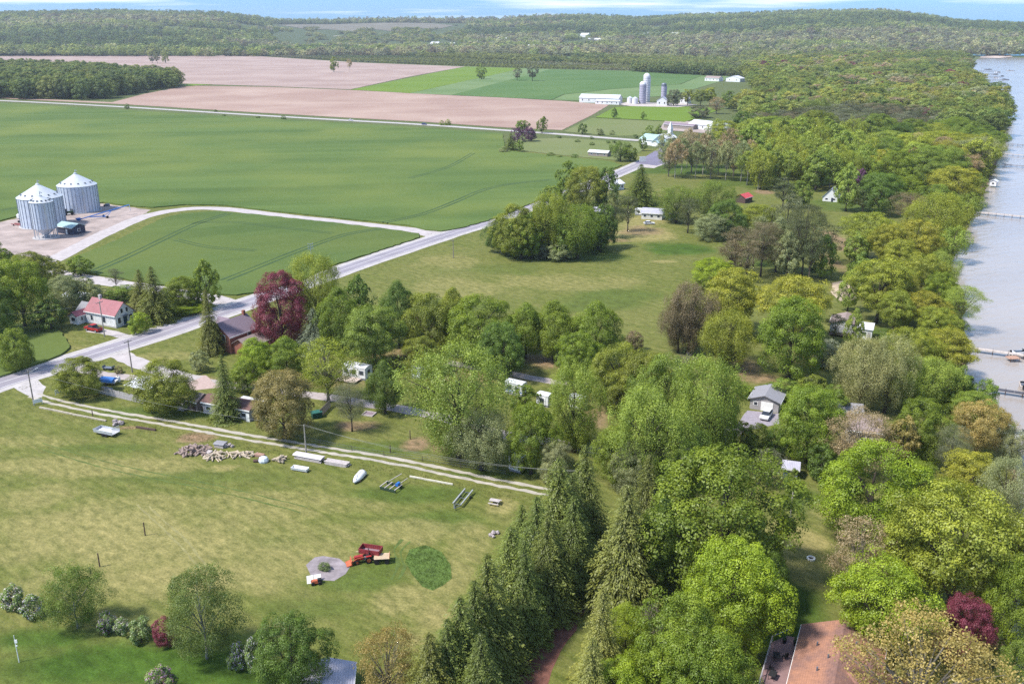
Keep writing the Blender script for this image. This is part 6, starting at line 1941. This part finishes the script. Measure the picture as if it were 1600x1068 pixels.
wire("second overhead wire beside the two-track lane into the spruces", p_lane, p_behind, 2.2, .5)
wire("overhead wire crossing the road from the corner pole to the driveway pole", p_corner, p_drive, 1.2)
wire("overhead wire from the driveway pole to the farmhouse pole", p_drive, p_house, 1.0)
wire("overhead wire from the farmhouse pole leaving the picture over the small wheat plot", p_house, G(-60, 540) + Vector((0, 0, 9)), 1.5)
wire("overhead wire from the corner pole leaving over the road edge", p_corner, G(-90, 640) + Vector((0, 0, 8)), 1.0)

# ================================================================== THINGS ON THE LAWN
# tandem utility trailer
mid, rz, L = frame(146, 676, 185, 684)
r = thing("utility_trailer", "white tandem-axle utility trailer with a rear ramp gate on the lawn", "trailer", mid + Vector((0, .6, 0)), rz)
MB().box(0, 0, .62, 5.0, 2.1, .12).build("bed", mat("trailer_bed", (.62, .62, .66), .5), r)
for s in (-1, 1):
    MB().box(0, s * 1.05, .95, 5.0, .06, .55).build("side_panel", GALV, r)
    for x in (.1, .95):
        MB().tube((x, s * 1.12, .33), (x, s * 1.32, .33), .33, .33, 12).build("wheel", BLACK, r)
MB().box(-2.5, 0, .95, .06, 2.1, .55).build("front_panel", GALV, r)
for i in range(9):
    MB().box(2.55, -1.0 + .25 * i, 1.35, .06, .05, 1.4).build("gate_bar", GALV, r)
MB().box(2.55, 0, 2.05, .07, 2.1, .07).build("gate_rail", GALV, r)
MB().tube((-2.5, -.7, .6), (-3.7, 0, .6), .06).tube((-2.5, .7, .6), (-3.7, 0, .6), .06).build("drawbar", GALV, r)

# rail, low pipe fences along the track
def beam(name, label, a, c, z, w, m, cat="rail", posts=0):
    pa, pb = G(*a), G(*c)
    d = pb - pa
    r = thing(name, label, cat, pa, math.atan2(d.y, d.x))
    nseg = max(3, int(d.length / 3))
    for i in range(nseg):
        x0, x1 = d.length * i / nseg, d.length * (i + 1) / nseg - .03
        MB().box((x0 + x1) / 2, random.uniform(-.06, .06), z + random.uniform(-.03, .03), x1 - x0, w, w, random.uniform(-.02, .02)).build("log", m, r)
    for i in range(posts):
        MB().cyl(d.length * i / max(1, posts - 1), .25, 0, 1.2, .07, .06, n=6).build("post", WOOD, r)
beam("log_rail", "low row of pale logs lying along the two-track lane near the road", (62, 637), (166, 658), .16, .32, mat("pale_log", (.42, .37, .30), .9, var=.3, scale=2))
beam("log_rail", "low pale rail lying across the lawn behind the blue-seated frame", (640, 745), (708, 757), .14, .26, mat("white_log", (.58, .54, .46), .9, var=.2, scale=2))
beam("rubble_row", "short row of dark timbers beside the firewood near the trailer", (213, 668), (243, 673), .2, .4, WOOD_D)

# posts
for x, y, yt, lb in ((227, 836, 816, "dark leaning post standing in the dry grass, farther of the two"), (156, 885, 864, "dark post standing in the dry grass nearer the lilacs"), (142, 896, 886, "short dark stake beside the nearer dark post"),
                     (145, 650, 640, "short dark post between log rail and track"), (610, 707, 695, "small dark post beside the lane fence below the camp clearing"), (641, 686, 672, "dark hydrant-like post on the camp lawn"), (626, 595, 582, "pale stub post beside the small white camper")):
    b = G(x, y)
    r = thing("fence_post", lb, "post", b, 0)
    h = height_at(b, yt)
    MB().cyl(0, 0, -.1, h, .11, .09, n=7).build("shaft", WOOD_D, r)
    MB().cyl(0, 0, h, h + .05, .12, .05, n=7).build("cap", WOOD_D, r)
b = G(30, 1034)
r = thing("flag_pole", "thin white pole with a small white bracket on the lush lawn", "pole", b, 0)
h = height_at(b, 992)
MB().cyl(0, 0, 0, h, .06, .04, n=8).build("shaft", TRIM, r)
MB().box(.12, 0, h * .78, .35, .1, .5).build("bracket", TRIM, r)
MB().box(.08, 0, h * .62, .25, .1, .2).build("bracket", TRIM, r)

# firewood heaps: every log its own thing
log_me = MB().tube((-.55, 0, 0), (.55, 0, 0), .21, .18, 8).mesh("log", LOGM)
log_me2 = MB().tube((-.75, 0, 0), (.75, 0, 0), .16, .14, 7).mesh("log", LOGE)
stone_mb = MB()
bm = bmesh.new()
bmesh.ops.create_icosphere(bm, subdivisions=1, radius=.38)
for v in bm.verts:
    v.co *= random.uniform(.75, 1.2)
stone_me = bpy.data.meshes.new("stone")
bm.to_mesh(bm_me := stone_me)
bm.free()
stone_me.materials.append(STONE)
def heap(name, me, label, group, cat, px, py, n, rx, ry, layers, spread=1.0):
    c = G(px, py)
    k = 0
    for L_ in range(layers):
        m_ = max(2, int(n * (1 - L_ / layers) ** 1.5 / sum((1 - q / layers) ** 1.5 for q in range(layers)) + .5))
        for i in range(m_):
            a, q = random.uniform(0, 6.283), math.sqrt(random.random()) * (1 - .62 * L_ / layers)
            o = bpy.data.objects.new(name, me)
            COL.objects.link(o)
            o.location = (c.x + rx * q * math.cos(a), c.y + ry * q * math.sin(a), .2 + L_ * .3)
            o.rotation_euler = (random.uniform(-.25, .25), random.uniform(-.35, .35), random.uniform(0, 6.283))
            o.scale = (random.uniform(.8, 1.35),) * 3
            tag(o, label, cat, group)
heap("log", log_me, "grey split log in the big firewood heap on the lawn", "logs of the big heap", "log", 304, 706, 62, 3.4, 2.7, 4)
heap("log", log_me2, "pale thin log in the loose heap beside the big firewood heap", "logs of the loose heap", "log", 343, 714, 34, 3.1, 1.9, 2)
heap("stone", stone_me, "rough grey stone in the pile near the white trailer", "stones near the trailer", "stone", 185, 663, 22, 1.5, 1.0, 3)
heap("log", log_me2, "grey branch log in the low row right of the pallet", "logs of the low row", "log", 376, 711, 26, 3.0, 1.3, 2)
heap("stone", stone_me, "stone in the little scatter near the pallet", "stones near the pallet", "stone", 357, 698, 9, 1.0, .7, 2)
heap("log", log_me2, "log in the short stack between white tarp bundle and lumber", "logs of the short stack", "log", 440, 719, 16, 1.0, .8, 3)
# pallets and lumber stacks
def stack(name, label, cat, a, c, dpt, h, layers, m, capm=None):
    mid, rz, L = frame(*a, *c)
    r = thing(name, label, cat, mid, rz)
    for i in range(layers):
        z = h * (i + .5) / layers
        nb = 4
        for j in range(nb):
            MB().box(random.uniform(-.12, .12) * L * .3, dpt * (j + .5) / nb, z, L * random.uniform(.82, 1.0), dpt / nb * .86, h / layers * .8).build("plank", m, r)
    for x in (-.35, .35):
        MB().box(L * x, dpt / 2, .03, .14, dpt, .06).build("bearer", WOOD_D, r)
    if capm:
        MB().prismx([(-.1, h), (dpt + .1, h), (dpt * .8, h + .18), (dpt * .2, h + .18)], -L / 2 - .1, L / 2 + .1).build("cover", capm, r)
PALEW = mat("pale_lumber", (.46, .41, .40), .85, var=.2, scale=2)
stack("pallet", "square grey pallet stack behind the firewood heaps", "pallet", (334, 699), (349, 701), 1.8, .8, 3, PALEW, GREY_ROOF)
stack("pallet", "low pale pallet lying among the loose firewood", "pallet", (315, 709), (327, 711), 1.4, .45, 2, PALEW)
stack("lumber_stack", "long pale lumber stack with a cover along the track below the pole", "lumber", (458, 716), (501, 724), 1.7, .8, 3, PALEW, mat("pale_cover", (.55, .50, .52), .8, var=.15))
stack("lumber_stack", "messy pale lumber stack at the end of the row by the track", "lumber", (507, 725), (543, 731), 1.5, .7, 4, PALEW)
stack("lumber_stack", "short reddish plank stack beside the white tarp bundle", "lumber", (396, 713), (411, 715), 1.0, .5, 2, mat("red_plank", (.36, .22, .17), .9))
mid, rz, L = frame(457, 733, 481, 737)
r = thing("water_trough", "white trough lying on the grass in front of the lumber stacks", "trough", mid, rz)
MB().prismx([(-.45, .2), (.45, .2), (.6, .75), (.48, .75), (.36, .35), (-.36, .35), (-.48, .75), (-.6, .75)], -L / 2, L / 2).build("shell", WHITE_P, r)
for x in (-L / 2 + .03, L / 2 - .03):
    MB().box(x, 0, .45, .06, 1.0, .5).build("end_panel", WHITE_P, r)
for x in (-.3, .3):
    MB().box(L * x, 0, .1, .12, .9, .2).build("foot", WOOD_D, r)
r = thing("tarp_bundle", "white tarp-wrapped bundle between plank stack and low log row", "bundle", G(412, 721), .2)
MB().lathe([(0.9, 0), (1.0, .4), (.8, .9), (.4, 1.1), (.01, 1.15)], 9).build("tarp", mat("white_tarp", (.62, .66, .72), .6, var=.15), r)
MB().tube((-1.9, .2, .25), (-.8, .1, .3), .3, .35, 8).build("roll", WOOD_D, r)

# upturned boat on a cradle
a_, c_ = G(553, 757), G(567, 741)
d = c_ - a_
r = thing("upturned_boat", "white upturned boat pointing at the camera between lumber and empty trailers", "boat", (a_ + c_) / 2, math.atan2(d.y, d.x))
Lb = d.length
secs = []
for i in range(9):
    t = i / 8
    w = .85 * math.sin(min(1, t * 1.6 + .05) * math.pi / 2) ** .8
    secs.append([(-Lb / 2 + Lb * t, w * math.cos(q), .35 + .75 * (0.35 + .65 * min(1, t * 2)) * math.sin(q)) for q in np.linspace(0, math.pi, 9)])
vs = [p for s in secs for p in s]
fs = [(i * 9 + j, i * 9 + j + 1, (i + 1) * 9 + j + 1, (i + 1) * 9 + j) for i in range(8) for j in range(8)] + [tuple(8 * 9 + j for j in range(9))]
MB().add(vs, fs).build("hull", WHITE_P, r, True)
MB().box(0, 0, 1.12, Lb * .75, .07, .1).build("keel", WHITE_P, r)
MB().box(-Lb * .2, 0, .18, .15, 1.6, .36).box(Lb * .3, 0, .18, .15, 1.8, .36).build("cradle", WOOD_D, r)

# trailer frames
def boat_trailer(name, label, a, c, seat=None):
    pa, pb = G(*a), G(*c)
    d = pb - pa
    r = thing(name, label, "trailer", (pa + pb) / 2, math.atan2(d.y, d.x))
    L = d.length
    for s in (-1, 1):
        MB().box(L * .06, s * .75, .72, L * .86, .22, .12).build("bunk", GALV, r)
        MB().box(L * .05, s * .62, .45, L * .8, .1, .12).build("rail", DKSTEEL, r)
        MB().tube((L * .2, s * .95, .3), (L * .2, s * 1.15, .3), .3, .3, 12).build("wheel", BLACK, r)
    for x in (-.3, .05, .38):
        MB().box(L * x, 0, .42, .1, 1.5, .1).build("crossbar", DKSTEEL, r)
    MB().tube((-L * .35, -.6, .45), (-L * .56, 0, .45), .06).tube((-L * .35, .6, .45), (-L * .56, 0, .45), .06).build("drawbar", DKSTEEL, r)
    MB().box(-L * .5, 0, .75, .1, .1, .6).build("winch_post", DKSTEEL, r)
    return r, L
boat_trailer("boat_trailer", "empty boat trailer with two pale bunks near the spruces", (711, 796), (733, 769))
mid, rz, L = frame(594, 764, 618, 770)
r = thing("raft_frame", "dark green floating-dock frame with pale bars and a blue barrel", "frame", mid, rz)
for y in (0, 2.2):
    MB().box(0, y, .35, L, .18, .5).build("side_beam", mat("green_beam", (.03, .055, .03), .8), r)
for x in (-.48, -.16, .16, .48):
    MB().box(L * x, 1.1, .64, .16, 2.5, .1).build("cross_slat", PALEW, r)
MB().tube((L * .34, 1.2, .95), (L * .34, 2.1, .95), .32, .32, 12).build("barrel", BLUE_T, r)
MB().tube((-L * .4, 2.3, .6), (-L * .1, 5.2, 1.1), .07).tube((L * .3, 2.3, .6), (L * .4, 4.6, .8), .07).build("tow_bar", PALEW, r)
mid, rz, L = frame(762, 789, 779, 792)
r = thing("picnic_table", "pale picnic table standing on the grass beside the spruces", "table", mid, rz)
for j in range(5):
    MB().box(0, .5 + .2 * j, .76, 1.9, .17, .05).build("top_plank", PALEW, r)
for y in (0.05, 1.75):
    MB().box(0, y, .45, 1.9, .26, .05).build("bench", PALEW, r)
for x in (-.7, .7):
    MB().tube((x, .2, 0), (x, .75, .74), .05).tube((x, 1.6, 0), (x, 1.05, .74), .05).box(x, .9, .42, .06, 1.9, .08).build("leg", PALEW, r)

# ---- tractor, dump trailer, wagon
hd = math.atan2(G(548, 878).y - G(582, 872).y, G(548, 878).x - G(582, 872).x)
r = thing("loader_tractor", "small red tractor with an orange front bucket on the lawn", "tractor", G(569, 877), hd)
r.scale = (1.08,) * 3
MB().box(.75, 0, .85, 1.3, .6, .55, taper=.9).build("hood", RED_P, r)
MB().box(-.2, 0, .62, 1.2, .5, .35).build("chassis", DKSTEEL, r)
MB().box(-.55, 0, .95, .45, .5, .12).box(-.78, 0, 1.2, .1, .5, .45).build("seat", BLACK, r)
MB().tube((.1, 0, .9), (-.15, 0, 1.25), .03).build("steering_column", BLACK, r)
MB().tube((-.75, -.4, .8), (-.75, -.4, 1.95), .04).tube((-.75, .4, .8), (-.75, .4, 1.95), .04).tube((-.75, -.4, 1.95), (-.75, .4, 1.95), .04).build("roll_bar", BLACK, r)
for x, y, rr, w in ((-.6, .62, .55, .32), (-.6, -.62, .55, .32), (1.05, .48, .34, .22), (1.05, -.48, .34, .22)):
    w_ = MB().tube((x, y - w / 2, rr), (x, y + w / 2, rr), rr, rr, 16).build("wheel", BLACK, r)
    MB().tube((x, y + (w / 2 + .01) * (1 if y > 0 else -1) - .01, rr), (x, y + (w / 2 + .01) * (1 if y > 0 else -1) + .01, rr), rr * .55, rr * .55, 12).build("rim", ORANGE_P, w_)
for s in (-1, 1):
    MB().box(-.6, s * .62, 1.16, .8, .36, .06).build("fender", RED_P, r)
    MB().tube((-.1, s * .42, 1.05), (1.1, s * .42, .95), .06).tube((1.1, s * .42, .95), (1.9, s * .42, .45), .06).build("loader_arm", ORANGE_P, r)
MB().prism([(1.8, .1), (2.6, .05), (2.65, .1), (1.95, .28), (1.95, .8), (1.8, .85)], -.75, .75).build("bucket", ORANGE_P, r)
hd2 = math.atan2(G(600, 863).y - G(565, 858).y, G(600, 863).x - G(565, 858).x)
r = thing("dump_trailer", "dark red open dump trailer standing behind the small tractor", "trailer", G(580, 870), hd2)
MB().box(0, 0, 1.0, 3.4, 1.7, .1).build("floor", mat("trailer_floor", (.25, .17, .19), .8), r)
for y in (-.85, .85):
    MB().box(0, y, 1.4, 3.4, .08, .8).build("side_panel", MAROON, r)
for x in (-1.7, 1.7):
    MB().box(x, 0, 1.4, .08, 1.7, .8).build("end_panel", MAROON, r)
MB().box(0, 0, .8, 3.2, .5, .2).build("chassis", DKSTEEL, r)
for x in (-1.1, 1.0):
    for s in (-1, 1):
        MB().tube((x, s * .75, .4), (x, s * .98, .4), .4, .4, 12).build("wheel", BLACK, r)
MB().tube((-1.7, 0, .8), (-2.6, 0, .6), .06).build("drawbar", TAN_P, r)
r = thing("flat_wagon", "tan slatted wagon tilted beside the red dump trailer", "wagon", G(597, 877), hd2 + .35)
for j in range(6):
    MB().box(0, -.75 + .3 * j, 1.0, 2.4, .26, .05).build("slat", TAN_P, r)
MB().box(0, 0, .88, 2.2, .2, .16).build("chassis", ORANGE_P, r)
MB().box(1.2, 0, 1.15, .06, 1.75, .3).build("end_panel", mat("rust_panel", (.42, .19, .12), .8), r)
for x in (-.8, .8):
    for s in (-1, 1):
        MB().tube((x, s * .65, .4), (x, s * .85, .4), .4, .4, 12).build("wheel", BLACK, r)
MB().tube((-1.2, 0, .8), (-2.5, -.2, .5), .05).build("drawbar", TAN_P, r)
r = thing("lawn_mower", "small orange mower with white boards beside the ash patch", "mower", G(492, 912), .3)
MB().box(0, 0, .5, 1.0, .7, .4, taper=.8).build("hood", ORANGE_P, r)
MB().box(.75, .1, .5, .6, .6, .5).build("seat", BLACK, r)
for x, y in ((-.3, .4), (-.3, -.4), (.75, .45), (.75, -.45)):
    MB().tube((x, y - .1, .28), (x, y + .1, .28), .28, .28, 10).build("wheel", BLACK, r)
r = thing("white_boards", "two white boards leaning on the orange mower", "boards", G(486, 910), .3)
for k in range(2):
    MB().add([(-.6 + k * 1.1, -.2, .05), (.4 + k * 1.1, -.2, .05), (.45 + k * 1.1, .6, .9), (-.55 + k * 1.1, .6, .9), (-.6 + k * 1.1, -.12, .03), (.4 + k * 1.1, -.12, .03), (.45 + k * 1.1, .68, .88), (-.55 + k * 1.1, .68, .88)],
             [(0, 1, 2, 3), (7, 6, 5, 4), (0, 4, 5, 1), (1, 5, 6, 2), (2, 6, 7, 3), (3, 7, 4, 0)]).build("board", TRIM, r)
# weeds on the ash patch
b = G(507, 889)
pm = PROTO['bush']['mid'][0]
rr_ = thing("weed_clump", "green weed clump growing in the middle of the ash patch", "plant", b, 0)
c_ = bpy.data.objects.new("leaves", pm[1])
COL.objects.link(c_)
c_.parent = rr_
c_.scale = (2.2, 1.9, 1.1)
c_.color = (.07, .10, .035, 1)
MB().tube((0, 0, 0), (0, 0, .5), .06, .03, 5).build("stem", BARK, rr_)
heap("stone", stone_me, "pale stone lying at the lawn edge beside the spruces", "stones by the spruces", "stone", 773, 836, 5, .8, .8, 1)
# fire ring on lawn strip
r = thing("fire_ring", "small white-rimmed fire ring on the lawn strip", "fire ring", G(1267, 873), 0)
for i in range(10):
    a = 6.283 * i / 10
    MB().box(.55 * math.cos(a), .55 * math.sin(a), .15, .3, .2, .3, a + 1.57).build("stone", TRIM, r)
MB().cyl(0, 0, .02, .06, .42, n=12).build("ash_bed", BLACK, r)
# camp things
r = thing("sandbox", "square dark sandbox frame on the camp lawn beside the lane", "sandbox", G(577, 647), LANE_DIR)
for x, y, sx, sy in ((0, -1, 2.6, .18), (0, 1, 2.6, .18), (-1.2, 0, .18, 1.85), (1.2, 0, .18, 1.85)):
    MB().box(x, y, .15, sx, sy, .3).build("side_board", PALEW, r)
MB().box(0, 0, .06, 2.2, 1.8, .1).build("sand", MAUVE_ROOF, r)
r = thing("dumpster", "dark green waste bin beside the slatted screen on the camp lawn", "bin", G(495, 652), .5)
MB().hexa([(-1.0, -.6, 0), (1.0, -.6, 0), (1.0, .6, 0), (-1.0, .6, 0)], [(-1.1, -.75, 1.3), (1.1, -.75, 1.3), (1.1, .75, 1.3), (-1.1, .75, 1.3)]).build("body", mat("bin_green", (.015, .075, .06), .5), r)
MB().prismx([(-.78, 1.31), (.78, 1.31), (.7, 1.5), (-.7, 1.42)], -1.12, 1.12).build("lid", mat("lid_teal", (.03, .12, .10), .5), r)
pa, pb = G(500, 652), G(517, 635)
d = pb - pa
r = thing("slat_screen", "grey slatted screen fence beside the dark green waste bin", "fence", pa, math.atan2(d.y, d.x))
n_ = int(d.length / .3)
sm = MB().box(0, 0, .9, .24, .04, 1.8).mesh("slat", WOOD)
for i in range(n_):
    o = bpy.data.objects.new("slat", sm)
    COL.objects.link(o)
    o.parent = r
    o.location = (i * .3 + .15, 0, random.uniform(-.03, .03))
MB().box(d.length / 2, .05, 1.4, d.length, .05, .1).build("rail", WOOD, r)
r = thing("utility_cart", "small flat dark cart on the driveway verge", "cart", G(170, 577), -.2)
MB().box(0, 0, .55, 2.6, 1.3, .1).build("bed", DKSTEEL, r)
for x in (-.8, .8):
    for s in (-1, 1):
        MB().tube((x, s * .6, .3), (x, s * .75, .3), .3, .3, 10).build("wheel", BLACK, r)
    MB().box(x * 1.6, 0, .8, .06, 1.3, .45).build("rail", DKSTEEL, r)
# low wire fence along the camp edge of the track: posts are parts, with one rail each
fp = [(452, 684), (500, 694), (550, 704), (600, 712), (660, 720), (720, 731), (790, 742)]
q0 = G(*fp[0])
r = thing("wire_fence", "low dark wire fence along the camp edge of the two-track lane", "fence", q0, 0)
for i, p in enumerate(fp):
    v = G(*p) - q0
    MB().cyl(v.x, v.y, 0, 1.1, .06, .05, n=6).build("post", WOOD_D, r)
    if i:
        u = G(*fp[i - 1]) - q0
        for z in (.45, .95):
            MB().tube((u.x, u.y, z), (v.x, v.y, z), .025, .025, 4).build("wire", DKSTEEL, r)
pa, pb = G(1150, 716), G(1158, 694)
r = thing("yard_gate", "pale timber rail gate beside the hedge below the garage", "gate", pa, math.atan2((pb - pa).y, (pb - pa).x))
Lg = (pb - pa).length
for z in (.4, .8, 1.2):
    MB().box(Lg / 2, 0, z, Lg, .07, .12).build("rail", TAN_P, r)
for x in (0, Lg / 2, Lg):
    MB().box(x, .08, .65, .14, .08, 1.3).build("post", TAN_P, r)

# ================================================================== DOCKS AND BOATS
def dock(label, a, c, w, m, group="docks on the lake"):
    pa, pb = G(*a, z=.3), G(*c, z=.3)
    d = pb - pa
    r = thing("dock", label, "dock", (pa.x, pa.y, -.7), math.atan2(d.y, d.x), group)
    L = d.length
    n = max(3, int(L / 3.0))
    for i in range(n):
        MB().box(L * (i + .5) / n, random.uniform(-.04, .04), 1.0, L / n - .06, w, .14).build("deck_section", m, r)
        for s in (-1, 1):
            MB().cyl(L * (i + .5) / n, s * w * .46, -1.2, 1.35, .06, n=6).build("pile", WOOD_D, r)
    return r
DOCKW = mat("dock_wood", (.46, .40, .36), .85, var=.2, scale=1)
dock("long pale dock with a boat and a side step, off the golden lakeside tree", (1516, 543), (1612, 556), 1.6, DOCKW)
dock("dark low dock below the long pale dock", (1506, 600), (1612, 616), 1.4, mat("dock_dark", (.075, .075, .09), .8))
dock("long straight dock level with the bend of the lake shore", (1526, 331), (1640, 342), 2.2, DOCKW)
dock("dock off the bank above the straight long dock", (1566, 256.5), (1640, 263), 2.4, mat("dock_grey", (.20, .19, .20), .8))
dock("thin pale dock second above the straight long dock", (1570, 240), (1640, 246), 2.0, DOCKW)
dock("thin grey dock third above the straight long dock", (1572, 224.5), (1640, 229), 2.2, MATS["dock_grey"])
for i, y in enumerate((110, 114.5, 119, 123.5, 128)):
    dock(f"short far dock, {('farthest', 'second', 'third', 'fourth', 'nearest')[i]} of the five near the beach", (1515, y), (1556 + i * 4, y + .8), 8, MATS["dock_grey"])
MB_step = G(1583, 560)
def boat(label, px, py, hd, L=5.5, m=WHITE_P, cover=None, name="motor_boat"):
    b = G(px, py, z=-.6)
    r = thing(name, label, "boat", b, hd, "boats on the lake")
    W = L * .36
    bot = [(-L / 2, -W * .4, 0), (L * .25, -W * .35, 0), (L * .42, 0, .1), (L * .25, W * .35, 0), (-L / 2, W * .4, 0)]
    top = [(-L / 2, -W / 2, .75), (L * .2, -W / 2, .85), (L / 2, 0, .95), (L * .2, W / 2, .85), (-L / 2, W / 2, .75)]
    MB().add(bot + top, [(4, 3, 2, 1, 0), (5, 6, 7, 8, 9)] + [(i, (i + 1) % 5, (i + 1) % 5 + 5, i + 5) for i in range(5)]).build("hull", m, r)
    MB().box(-L * .15, 0, .88, L * .45, W * .62, .1).build("cockpit", cover or DKSTEEL, r)
    MB().hexa([(L * .08, -W * .4, .85), (L * .12, -W * .4, .85), (L * .12, W * .4, .85), (L * .08, W * .4, .85)], [(L * .02, -W * .34, 1.4), (L * .04, -W * .34, 1.4), (L * .04, W * .34, 1.4), (L * .02, W * .34, 1.4)]).build("windshield", GLASS, r)
    MB().box(-L * .54, 0, .7, .5, .45, .9).build("outboard_motor", BLACK, r)
boat("white and dark motor boat moored at the end of the long pale dock", 1597, 553, .1, 6, WHITE_P, GLASS)
boat("small brown-decked boat beside the outer end of the dark dock", 1597, 604, 1.2, 4, DOCKW)
boat("white boat moored below the dark dock at the lake edge", 1598, 681, .3, 5, WHITE_P)
for i, (x, y) in enumerate(((1545, 108.7), (1560, 113), (1556, 116.5), (1566, 119.2), (1556, 121.8), (1570, 124.5), (1525, 130), (1578, 110.5))):
    boat(("dark boat moored at the farthest short dock", "pale boat beside the second far dock", "dark boat between the second and third far docks", "dark covered boat at the end of the third far dock", "small boat close to the fourth far dock",
          "pale boat at the end of the fourth far dock", "dark boat tied near the bank below the far docks", "lone dark boat out on the water near the far docks")[i], x, y, .2 + i * .3, 15, DKSTEEL if i % 3 != 1 else WHITE_P)
r = thing("swim_platform", "square brown swim step attached to the long pale dock", "platform", G(1583, 558, z=.3) + Vector((0, 0, -1.0)), .13)
MB().box(0, 0, .95, 3.0, 2.2, .14).build("deck", mat("brown_deck", (.40, .24, .17), .85), r)
for x in (-1.2, 1.2):
    MB().cyl(x, -.8, -.8, 1.2, .07, n=6).build("pile", WOOD_D, r)
# ================================================================== labels for the trees: what each stands beside
MARKS = [("the round grain bins", 90, 330), ("the white farmhouse", 165, 490), ("the red brick house", 370, 520), ("the long brown cottage", 355, 640), ("the wooden board fence", 190, 620), ("the pale mobile home", 558, 585),
         ("the two-track lane", 500, 705), ("the grey garage", 1195, 625), ("the small blue-grey shed", 1238, 735), ("the orange-roofed cottage", 1290, 1030), ("the metal-roofed shed", 520, 1050), ("the long dock with a boat", 1560, 550), ("the dark dock", 1540, 605),
         ("the white waterside cottage", 1345, 510), ("the uncut grass patch", 668, 885), ("the red-roofed shed", 1158, 305), ("the white A-frame", 1297, 303), ("the sprawling camp roofs", 1015, 335), ("the church", 1040, 218), ("the dairy barn", 935, 152), ("the tall silos", 1010, 145),
         ("the white-roofed barn", 1095, 192), ("the white sign in the lawn", 93, 613), ("the far straight road", 560, 189), ("the open green field", 850, 450), ("the reddish strip between spruces", 860, 920), ("the purple-leaved maple", 428, 480), ("the gravel camp lane", 700, 655),
         ("the sandy clearing", 1322, 455), ("the two white bungalows", 1128, 121), ("the parking lot", 1025, 246), ("the lone lilac on the lawn", 252, 1060), ("the pale dead tree", 1012, 960), ("the pink ploughed field", 500, 115), ("the long low dock", 1565, 335)]
ORD = ["first", "second", "third", "fourth", "fifth", "sixth", "seventh", "eighth", "ninth", "tenth", "eleventh", "twelfth", "thirteenth", "fourteenth", "fifteenth", "sixteenth", "seventeenth", "eighteenth", "nineteenth", "twentieth"]
pending = {}
for root, kind, col, info, wpx in TREES:
    if info is None or "label" in root:
        continue
    x, y = info
    nm, mx_, my_ = min(MARKS, key=lambda k: math.hypot(k[1] - x, (k[2] - y) * 1.4))
    dx, dy = x - mx_, y - my_
    if math.hypot(dx, dy) < 14:
        rel = "right by"
    elif abs(dx) > 1.3 * abs(dy):
        rel = "left of" if dx < 0 else "right of"
    else:
        rel = "behind" if dy < 0 else "in front of"
    size = "large " if wpx > 115 else ("small " if wpx < 34 else "")
    lab = f"{size}{CWORD[col]} {KWORD[kind]} {rel} {nm}"
    pending.setdefault(lab, []).append((x, root))
for lab, lst in pending.items():
    lst.sort(key=lambda q: q[0])
    for i, (x, root) in enumerate(lst):
        root["label"] = lab if len(lst) == 1 else f"{lab}, {ORD[min(i, 19)]} from left"
        if len(lst) > 1:
            root["group"] = lab
print("TREES", len(TREES))
print("TRIS", sum(sum(len(p.vertices) - 2 for p in m_.polygons) if len(m_.polygons) < 2000 else 2 * len(m_.polygons) for m_ in bpy.data.meshes if m_.users))
